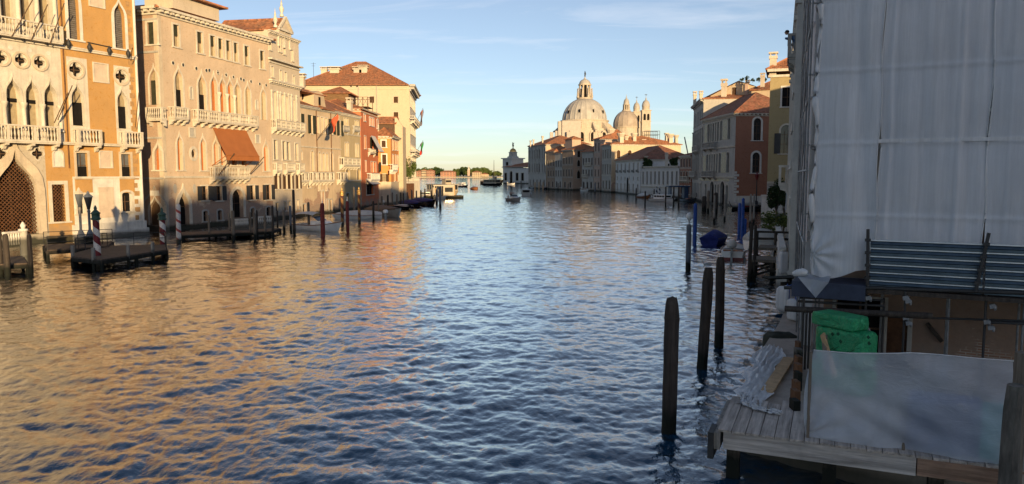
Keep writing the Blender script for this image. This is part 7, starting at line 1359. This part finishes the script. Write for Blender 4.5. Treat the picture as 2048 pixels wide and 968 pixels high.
# polythene screen in front of the deck
FP = Face(sp_, (DL + dd*1.72 + dn*.12)[:2], (DL + dd*6.5 + dn*.12)[:2])
zp0 = FP.uz(1612, 706)[1]; zp1 = FP.uz(1815, 706)[1]; zp2 = FP.uz(2030, 726)[1]; u1 = FP.uz(2034, 800)[0]; um = FP.uz(1815, 750)[0]
sc_ = thing('plastic_screen', 'translucent white polythene screen stretched along the deck, bluish at its right end', 'plastic sheet', FP.A); sc_.matrix_world = FP.W; rows = []
q = np.random.default_rng(5)
for i in range(41):
    tz = i/40; row = []
    for j in range(111):
        s_ = j/110; u = u1*s_; ztop = (zp0 + (zp1-zp0)*u/um if u < um else zp1 + (zp2-zp1)*(u-um)/(u1-um)) - .02*math.sin(s_*math.pi*2); z = zd+.02 + (ztop-zd-.02)*tz
        d = .07*math.sin(u*2.1+z*1.2)+.045*math.sin(u*3.4-z*3.0+1)+.02*math.sin(u*6.5+z*9+2*math.sin(u*1.3))+.018*math.sin(u*9+z*7)*(1-tz)+.05*math.sin((u*1.4+z*2.6)*4.2)*math.exp(-((u-1.6)/.9)**2-((z-1.7)/.5)**2)+.04*math.sin((u+z*1.8)*6)*math.exp(-((u-3.6)/.8)**2-((z-1.9)/.4)**2)
        e = math.exp(-((u)/.45)**2); r0 = math.hypot(u, (z-zd)*.8); ang = math.atan2(z-zd, u+.05); d += .10*math.exp(-(r0/.7)**2)*math.sin(11*ang)
        row.append((u - .0 + .10*e*(tz**1.0) - .10*e*math.sin(math.pi*tz)*1.0, .0 - d*.8 + .25*(1-s_)**8, z))
    rows.append(row)
g = MB(); g.grid(rows); g.build('plastic', M['poly'], sc_, None, False); g = MB(); g.tube([Vector(p)+Vector((0,.0,.01)) for p in rows[-1]], .014, 5); g.build('top_hem', M['poly_white'], sc_); 
for u in (.05, um, u1-.05): g = MB(); zt3 = zp1 if u == um else zp0 if u < um else zp2; g.tube([(u, .1, zd), (u, .1, zt3+.02)], .03, 6); g.build('support', M['wood'], sc_)
bp = thing('turquoise_panel', 'turquoise board standing behind the right end of the polythene screen', 'board', FP.A); bp.matrix_world = FP.W; g = MB(); ux, uy = FP.uz(1966, 850)[0], FP.uz(2030, 850)[0]; g.box(ux, uy+.2, .16, .2, zd, zd+1.1); g.build('board', simple('turquoise_paint', (.10,.42,.42), .6), bp)
bx = thing('covered_crate', 'dark blue covered stack half seen through the polythene screen', 'crate', FP.A); bx.matrix_world = FP.W; g = MB(); ux = FP.uz(1815, 850)[0]; g.box(ux, uy-.05, .22, 1.2, zd, zd+.8); g.box(ux+.1, uy-.4, .25, 1.1, zd+.802, zd+.95); g.build('stack', simple('navy_tarp', (.05,.09,.24), .7), bx)
# green wrapped insulation packs
M['green_wrap'] = None
n_ = N('green_film', .38, .45); st = n_.noise(2.6, 5, .6, None, 1.4); n_.col(n_.mix(n_.ramp(st, .3, .75), (.018,.27,.10), (.04,.42,.18))); n_.bump(n_.math('ABSOLUTE', n_.math('SUBTRACT', st, .5)), 1.0, .22); M['green_wrap'] = n_.m; M['film_mark'] = simple('dark_film_print', (.006,.07,.03), .5)
gp0 = at(*ZS(250, 800), 18.6); FG = Face(sp_, at(*ZS(248, 700), 18.9)[:2], at(*ZS(640, 700), 17.3)[:2])
def soft_box(g, x0, x1, y0, y1, z0, z1, seed, ex=.38):
    q = random.Random(seed); lo = Vector((x0, y0, z0)); hi = Vector((x1, y1, z1)); c = (lo+hi)/2; e = (hi-lo)/2; vs = []; fs = []; n, m = 24, 12
    for j in range(m+1):
        b = -math.pi/2 + math.pi*j/m
        for i in range(n):
            a = 2*math.pi*i/n; f = lambda v: math.copysign(abs(v)**ex, v); vs.append(c + Vector((e.x*f(math.cos(a))*f(math.cos(b)), e.y*f(math.sin(a))*f(math.cos(b)), e.z*f(math.sin(b))))*(1+q.uniform(-.025, .025)))
    for j in range(m):
        for i in range(n): fs.append([j*n+i, j*n+(i+1)%n, (j+1)*n+(i+1)%n, (j+1)*n+i])
    g.add(vs, fs, 0, True)
zg1 = FG.uz(*ZS(400, 585))[1]; Lg = FG.L; zg0 = 1.05; h3 = (zg1-zg0)
for k, (a, b, x0, x1, lab) in enumerate(((0, .36, .0, 1.0, 'bulging green film wrapped insulation pack, bottom of the stack of three'), (.36, .84, .08, .98, 'fat green film wrapped pack with dark diamonds, middle of the stack'), (.84, 1.02, .0, .82, 'thin green film wrapped pack on top of the stack'))):
    t = thing('insulation_pack', lab, 'insulation pack', FG.A, 0, 'green insulation packs'); t.matrix_world = FG.W; g = MB(); soft_box(g, Lg*x0, Lg*x1*.84, -.05, .6, zg0+h3*a, zg0+h3*b, k, .2); o = g.build('film_wrap', M['green_wrap'], t, None, False); 
    if k == 1:
        for X, Y in ((422, 688), (605, 708), (437, 733), (610, 745), (388, 690)): u, z = FG.uz(*ZS(X, Y)); g = MB(); r = .055; g.poly([(u-r, -.062, z), (u, -.062, z-r), (u+r, -.062, z), (u, -.062, z+r)]); g.build('printed_diamond', M['film_mark'], o)
        for i in range(9): u = .45+.14*i; z = zg0+h3*(.5+.03*(i % 3)); g = MB(); g.bar((u, -.064, z), (u+.16, -.064, z+.12), .006, .012); g.build('printed_stripe', M['film_mark'], o)
for i, (a, b, mt, lab) in enumerate((((330, 700), (345, 830), 'wood', 'weathered board leaning on the green packs, left'), ((318, 690), (395, 830), 'plank', 'reddish board leaning across the green packs, right'))):
    t = thing('leaning_board', lab, 'board', FG.A); t.matrix_world = FG.W; p, q2 = FG.uz(*ZS(*a), .15), FG.uz(*ZS(*b), .5); g = MB(); g.bar((p[0], -.15, p[1]), (q2[0], -.5, min(q2[1], 1.6)), .16, .04, up=(0, 1, .3)); tag(g.build('board', M[mt], t))
# things lying on the quay
for i, (a, b, z, lab) in enumerate((((1528, 790), (1572, 722), 1.06, 'lower new pine plank lying on the quay'), ((1534, 783), (1578, 716), 1.115, 'upper new pine plank lying on the quay'))):
    p, q2 = ground(*a, z), ground(*b, z); t = thing('plank', lab, 'plank', p, 0, 'planks on the quay'); e = q2-p; g = MB(); g.bar((0, 0, 0), e, .30, .05); g.build('board', M['plank'], t)
def crumple(name, label, pts, wd, mat, seed, z=1.05, h=.14):
    t = thing(name, label, 'plastic sheet', (*pts[0][:2], z)); q = random.Random(seed); rows = []; n = 26; P = [Vector((*p[:2], 0))-Vector((*pts[0][:2], 0)) for p in pts]
    for i in range(n+1):
        s_ = i/n*(len(P)-1); k = min(int(s_), len(P)-2); c = P[k].lerp(P[k+1], s_-k); d = (P[k+1]-P[k]).normalized(); nn = Vector((-d.y, d.x, 0)); row = []
        for j in range(15): v = (j/14-.5); row.append(tuple(c + nn*(v*wd*(1+.25*math.sin(i*.8+seed))) + Vector((q.uniform(-.03,.03), q.uniform(-.03,.03), h*(.25+abs(math.sin(v*14+i*.35+q.uniform(-.4,.4))))*(1-abs(v)*1.2)))))
        rows.append(row)
    g = MB(); g.grid(rows); g.build('plastic', M[mat], t, None, False); return t
crumple('crumpled_polythene', 'long strip of crumpled clear polythene along the quay edge', [ground(1497, 812, 1.1), ground(1518, 755, 1.1), ground(1545, 694, 1.1)], .75, 'poly_white', 3); crumple('twisted_film', 'twisted cream film trailing onto the deck planks', [ground(1483, 793, 1.1), ground(1496, 812, 1.15), ground(1530, 822, 1.15), ground(1562, 828, 1.15)], .22, 'poly_white', 9, 1.13, .1)
mb_ = thing('mossy_block', 'dark mossy stone block at the broken quay edge', 'stone block', ground(1562, 690, .7)); g = MB(); soft_box(g, -.55, .55, -.45, .45, -.9, .42, 7); g.build('stone', simple('mossy_stone', (.035,.038,.028), .9), mb_, None, False)
q = random.Random(8); po = ground(1592, 820, 1.1)
ts = thing('offcut_stack', 'stack of short brown timber offcuts at the left end of the polythene screen', 'timber stack', po); k = 0; e = ground(1600, 715, 1.1)-po
for i in range(8):
    p = e*(i/9); g = MB(); hh = .25+.55*i/8; g.obox((p.x+q.uniform(-.02,.02)-.02, p.y, hh/2), (.05+q.uniform(0,.03), 0, 0), (0, .14, 0), (0, 0, hh/2)); g.build('offcut', M['bronze_wood' if i % 3 else 'wood_grey'], ts)
for i, (px, yb, w, h, lab) in enumerate(((1574, 622, .7, 1.0, 'white builders sack with red print and blue straps, left of two by the water'), (1590, 640, .5, .8, 'slumped white builders sack, right of two by the scaffold foot'))):
    p = ground(px, yb, 1.05); t = thing('builders_sack', lab, 'sack', p, .4, 'builders sacks'); g = MB(); soft_box(g, -w/2, w/2, -w/2, w/2, 0, h, 20+i); o = g.build('bag', M['poly_white'], t, None, False); g = MB(); g.box(-w*.3, w*.15, -w/2-.012, -w/2+.02, h*.45, h*.55); g.box(-w*.25, w*.2, -w/2-.012, -w/2+.02, h*.28, h*.34); g.build('red_print', M['red_pole'], o)
    for sx in (-.38, .38): g = MB(); g.tube([(sx*w, -.5*w-.01, h*.2), (sx*w, -.5*w-.03, h*.9), (sx*w*.6, -.2*w, h*1.12), (sx*w*.2, 0, h)], .018, 5); g.build('strap', M['blue_pole'], o)
for i in range(4):
    p, q2 = ground(1532, 556+i*.2, 1.3+i*.07), ground(1604, 553+i*.4, 1.3+i*.07); t = thing('stacked_board', ['bottom', 'second', 'third', 'topmost'][i]+' board of a stack jutting over the water behind the sacks', 'board', p, 0, 'boards jutting over the water'); g = MB(); g.bar((0, 0, 0), q2-p, .75-.08*i, .06); g.build('board', M['wood_grey'], t)
bc = thing('black_block', 'dark timber bearer under the jutting boards', 'timber', ground(1590, 578, 1.0)); g = MB(); g.box(-.6, .9, -.3, .3, 0, .3); g.build('beam', M['wood_dark'], bc)
# the rough post at the right bottom corner
p = at(2016, 968, 11.6); tp_ = at(2032, 770, 11.6); rp = thing('rough_post', 'rough lichen covered post rising in front of the deck at the right edge', 'post', (p.x, p.y, 0)); g = MB(); q = random.Random(3); vs = []; fs = []; n = 10; e = tp_-Vector((p.x, p.y, 0)); H_ = tp_.z
dxp = (tp_.x-p.x)
for j, z in enumerate(np.linspace(-1.5, H_, 12)):
    for i in range(n): a = 2*math.pi*i/n; r = .135*(1+.1*math.sin(2*a+z*2)+q.uniform(-.07,.07)); vs.append((dxp*max(0, z)/H_+r*math.cos(a)+.03*math.sin(z*2), r*math.sin(a), z))
for j in range(11):
    for i in range(n): fs.append([j*n+i, j*n+(i+1)%n, (j+1)*n+(i+1)%n, (j+1)*n+i])
g.add(vs, fs); g.poly(vs[-n:]); g.build('shaft', wood('lichen_post', (.12,.11,.095), .9, (6,6,1.5), True, .6), rp)
p3 = at(2044, 705, 12.4); rp2 = thing('rough_post', 'pale rough post standing behind the lichen covered post', 'post', (p3.x, p3.y, 0)); g = MB(); g.tube([(0,0,-1.5),(0,0,1),(.02,0,p3.z)], .12, 9); g.build('shaft', M['wood'], rp2)
sb2 = thing('slanting_brace', 'slanting split timber brace against the lichen covered post', 'timber', at(1998, 968, 11.7)); a, b = at(1998, 968, 11.7), at(2018, 860, 11.7); g = MB(); g.bar((0, 0, -.8), b-a, .08, .1); g.build('timber', M['wood_grey'], sb2)
# ---- white palace between the scaffold and the yellow house, with its upper balcony
wp_, FN = building('white_palace', 'ornate white palace seen edge on behind the scaffold, with a person on its balcony', 'palace', (28.0, 75), (15.3, 40)); L = FN.L
for z0, z1 in ((2, 5), (7, 11)):
    for k in range(8): u = 2+k*4.5; FN.win('round', u-.8, u+.8, z0, z1, 'dark', .35, .35, tm='stone_white', proud=.15)
for u in np.linspace(.5, L-.5, 9): FN.pilaster(u, 1, 15.8, .6, .22, 'stone_white')
FN.wall(0, L, -1, 16.3, M['stone_white']); mass(wp_, [(0, .75), (L, .75), (L-4, 22), (0, 22)], 16.3, M['white_pl']); FN.cornice(-.2, L, 15.9, 1.2, .3, 'stone_white')
uY = lambda Y: L*(75-Y)/35.0
zb1 = at(1585, 112, 45).z; bl_ = FN.balcony(uY(47.6), uY(44), zb1, 1.18, .62, 'stone_grey', .42, True, 1.2, 3); zb2 = at(1575, 366, 62).z; FN.balcony(uY(65), uY(59), zb2, 1.45, .95, 'stone_white', .4, True, 2, 3)
for z in np.linspace(3.5, zb1-1.2, 9): FN.slab(uY(47.8), uY(43.5), z, z+.5, -.22-.06*math.sin(z*3), 0, 'stone_white', 'carved_block')
J = [(0,0,.95),(.10,0,1.2),(.28,0,1.38),(.40,0,1.44),(.27,.2,1.34),(.42,.26,1.16),(.60,.12,1.20),(.27,-.2,1.34),(.42,-.26,1.16),(.60,-.12,1.20),(0,.1,.88),(0,.1,.48),(-.02,.1,.06),(.12,.1,.04),(0,-.1,.88),(-.03,-.1,.48),(-.05,-.1,.06),(.09,-.1,.04)]
E = [(0,1),(1,2),(2,3),(2,4),(4,5),(5,6),(2,7),(7,8),(8,9),(0,10),(10,11),(11,12),(12,13),(0,14),(14,15),(15,16),(16,17)]; Rr = [.15,.16,.15,.06,.08,.055,.04,.08,.055,.04,.1,.07,.045,.04,.1,.07,.045,.04]
Wp = FN.W @ Vector((uY(45.6), -.32, zb1)); dirn = math.atan2(-FN.W[1][1], -FN.W[0][1]); po_ = person('person in blue shirt leaning over the high white balcony beside the scaffold', (Wp.x+.12, Wp.y, zb1), dirn, J, Rr, E, M['shirt']); head(po_, (.50, 0, 1.54), .12)
# garden edge: balustraded quay wall, topiary, creeper, hanging sheets, jetty
gwl = thing('quay_balustrade', 'pale stone balustrade running along the garden quay towards the yellow house', 'balustrade', (14.9, 40.5, 0)); e = Vector((23.6, 66, 0))-Vector((14.9, 40.5, 0)); g = MB(); g.bar((0, 0, .6), (e.x, e.y, .6), .5, 1.4); g.bar((0, 0, 2.4), (e.x, e.y, 2.4), .35, .16)
for k in range(40): p = e*(k/39); g.lathe([(.1,0),(.14,.2),(.07,.5),(.12,.8),(.1,1.05)], 6, (p.x, p.y, 1.3))
g.build('balusters', M['stone_white'], gwl)
for k in range(5):
    p = Vector((14.9, 40.5, 0)) + e*(k*.14) + Vector((.05, 0, 0)); t = thing('wrapped_urn', ['white wrapped stone urn nearest the jutting boards', 'second white wrapped urn from the jutting boards', 'middle white wrapped urn on the garden quay', 'fourth white wrapped urn on the garden quay', 'white wrapped urn nearest the topiary'][k], 'urn', (p.x, p.y, 1.0), 0, 'wrapped urns'); g = MB(); soft_box(g, -.22, .22, -.22, .22, 0, 1.25+.2*(k % 2), 30+k); g.build('wrapping', M['poly_white'], t, None, False)
tree('topiary_tree', 'dark clipped evergreen standing at the corner of the garden quay', base(1551, 78), at(1551, 358, 78).z, 1.25, 1.55, 3800, .11, 77, 'leaf', None, 'tree', .16, at(1551, 390, 78).z)
tree('side_shrub', 'smaller dark evergreen just right of the clipped topiary', base(1566, 74), at(1566, 384, 74).z, .7, .7, 1200, .09, 78, 'leaf', None, 'shrub', .09, at(1566, 398, 74).z)
cr2 = thing('creeper', 'green creeper hanging over the garden balustrade', 'plant', (21.2, 59, 2.0)); g = MB(); foliage(g, (0, 0, .6), .9, 3.2, .9, 1400, .11, 51, 16); g.build('foliage', M['leaf_lit'], cr2, None, False)
cl_ = thing('hanging_sheet', 'pale blue dust sheet hung beside the dark shrub', 'sheet', at(1580, 412, 66)); g = MB(); g.grid([[(.75*(j/8-.5)*(1+.2*i/6), -.05*math.sin(j*1.9)*(i/6), 1.5-1.9*i/6+.1*math.sin(j*.8)) for j in range(9)] for i in range(7)]); g.build('cloth', M['poly'], cl_, None, False)
# timber jetty with crossed braces
jt = thing('timber_jetty', 'dark stepped timber jetty with crossed braces beside the moored motorboat', 'jetty', (14.6, 45.2, 0), R(-22)); g = MB()
tops = [(0, 0, 2.4, 1.25), (.3, 2.6, 2.6, 1.75)]
for i, (x, y, w_, z) in enumerate(tops): 
    g2 = MB(); g2.box(x, x+w_, y, y+2.2, z-.12, z); 
    for k in range(7): g2.box(x+.02, x+w_-.02, y+.02+k*.31, y+.3+k*.31, z+.002, z+.03)
    g2.build('deck', M['wood'], jt)
for x in (.1, 1.3, 2.5):
    for y in (.1, 2.2, 4.6): g2 = MB(); g2.tube([(x, y, -1.5), (x, y, 2.7 if y == 4.6 else 1.2)], .11, 6); g2.build('pile', M['wood_dark'], jt)
for y in (-.02, 2.55, 4.75):
    g2 = MB(); g2.bar((0, y, .2), (2.5, y, 1.1), .06, .12); g2.bar((0, y, 1.1), (2.5, y, .2), .06, .12); g2.build('cross_brace', M['wood_dark'], jt)
for z in (2.2, 2.65): g2 = MB(); g2.bar((0, 4.65, z), (2.6, 4.65, z), .1, .14); g2.build('rail', M['wood_dark'], jt)
pole('tall dark slanting pile, left one at the jetty corner', 1497, 445, 566, 7, 'wood_dark', pxt=1504); pole('tall dark pile, right one at the jetty corner', 1508, 450, 560, 6, 'wood_dark')
boat('motorboat', 'white open motorboat with big grey outboard, stern towards us beside the jetty', (17.5, 58.0), R(70), 5.0, 1.95, 'open', free=.6, bow=.3, cover='grey_cover', hull='white_paint'); 
mbt = [o for o in COL.objects if o.get('label', '').startswith('white open motorboat with big')][0]; g = MB(); g.box(-2.54, -2.49, -.84, .84, -.1, .2); g.build('red_transom', M['red_hull'], mbt)
boat('covered_boat', 'small boat fully wrapped in dark blue cover behind the white motorboat', (19.0, 69.0), R(60), 4.2, 2.0, 'covered', hull='blue_cover', cover='blue_cover', free=.6, bow=.3)
boat('moored_skiff', 'small white sided skiff lifted on the jetty beams', (18.0, 52.5), R(8), 2.8, 1.3, 'covered', hull='white_paint', cover='grey_cover', free=.55, bow=.1).location.z = 1.35
gl_ = thing('seagull', 'grey and white gull floating near the middle tarred pile', 'bird', ground(1414, 530), 2.8); g = MB(); gs = 1.25
g.lathe([(.01,-.26),(.05,-.2),(.085,-.05),(.09,.06),(.055,.17),(.03,.2)], 10); gb = g.build('body', simple('gull_white', (.62,.62,.63), .7), gl_); gb.rotation_euler = (0, R(90), 0); gb.location = (0, 0, .07); gb.scale = (gs,)*3
g = MB(); g.lathe([(.02,-.05),(.05,-.03),(.055,.02),(.03,.06),(.01,.07)], 8, (.27, 0, .21)); g.box(.31, .39, -.012, .012, .2, .222); g.tube([(.18, 0, .1), (.25, 0, .18)], [.055, .04], 7); g.build('head', bpy.data.materials['gull_white'], gl_)
g = MB(); 
for s_ in (-1, 1): g.add([(.12, s_*.1, .13), (-.1, s_*.11, .15), (-.4, s_*.03, .13), (-.1, s_*.03, .19)], [[0,1,2,3]])
g.build('wing', simple('gull_grey', (.26,.27,.29), .7), gl_)
# street lamp on the landing by the red wall
p = base(1512, 136); sl = thing('street_lamp', 'dark iron street lamp on the stone landing before the red end wall', 'street lamp', (p.x, p.y, .9)); k = at(1512, 346, 136).z-.9; g = MB(); g.lathe([(.35,0),(.3,.6),(.12,.8),(.08,k*.75),(.12,k*.78)], 8); g.build('post', M['iron'], sl); g = MB(); g.lathe([(.15,k*.78),(.4,k*.93),(.42,k*.94),(.1,k*1.0),(.03,k*1.05)], 6, (0,0,0), 0, False); g.build('lantern', M['red_hull'], sl)
boat('moored_boat', 'dark low boat moored at the stone landing below the red wall', (42.2, 133), R(10), 6.5, 1.9, 'gondola', hull='black_hull')
# ---- unseen houses added out of frame, heights shaped to shade fronts and water
for k, (x0, x1, h_, lab) in enumerate(((14.2, 21, 22.5, 'narrow'), (21.2, 30, 25.0, 'tall'), (30.2, 42, 23.6, 'wide'), (42.2, 62, 26.0, 'long'))):
    o_ = worldmass('shade_house', lab + ' unseen house added behind the viewpoint on the near right bank to cast shade', 'house', [(x0, -66-k), (x0+(3 if k == 0 else 0), -86), (x1, -86), (x1, -66-k)], h_, 'brown_pl'); chimney(o_, 3, -6, h_, 3.5, 1.6, None, True)
worldmass('inland_shade_house', 'tall unseen house added inland behind the white palace to cast shade', 'house', [(47, 72), (66, 150), (120, 150), (95, 60)], 23, 'warm_pl')  # unseen block added to shade the red and yellow end walls
worldmass('inland_shade_house', 'broad unseen house added inland behind the yellow house to cast shade', 'house', [(68, 176), (84, 215), (130, 230), (130, 170)], 20, 'pink_pl')  # unseen block added to shade the low roofs farther along the bank
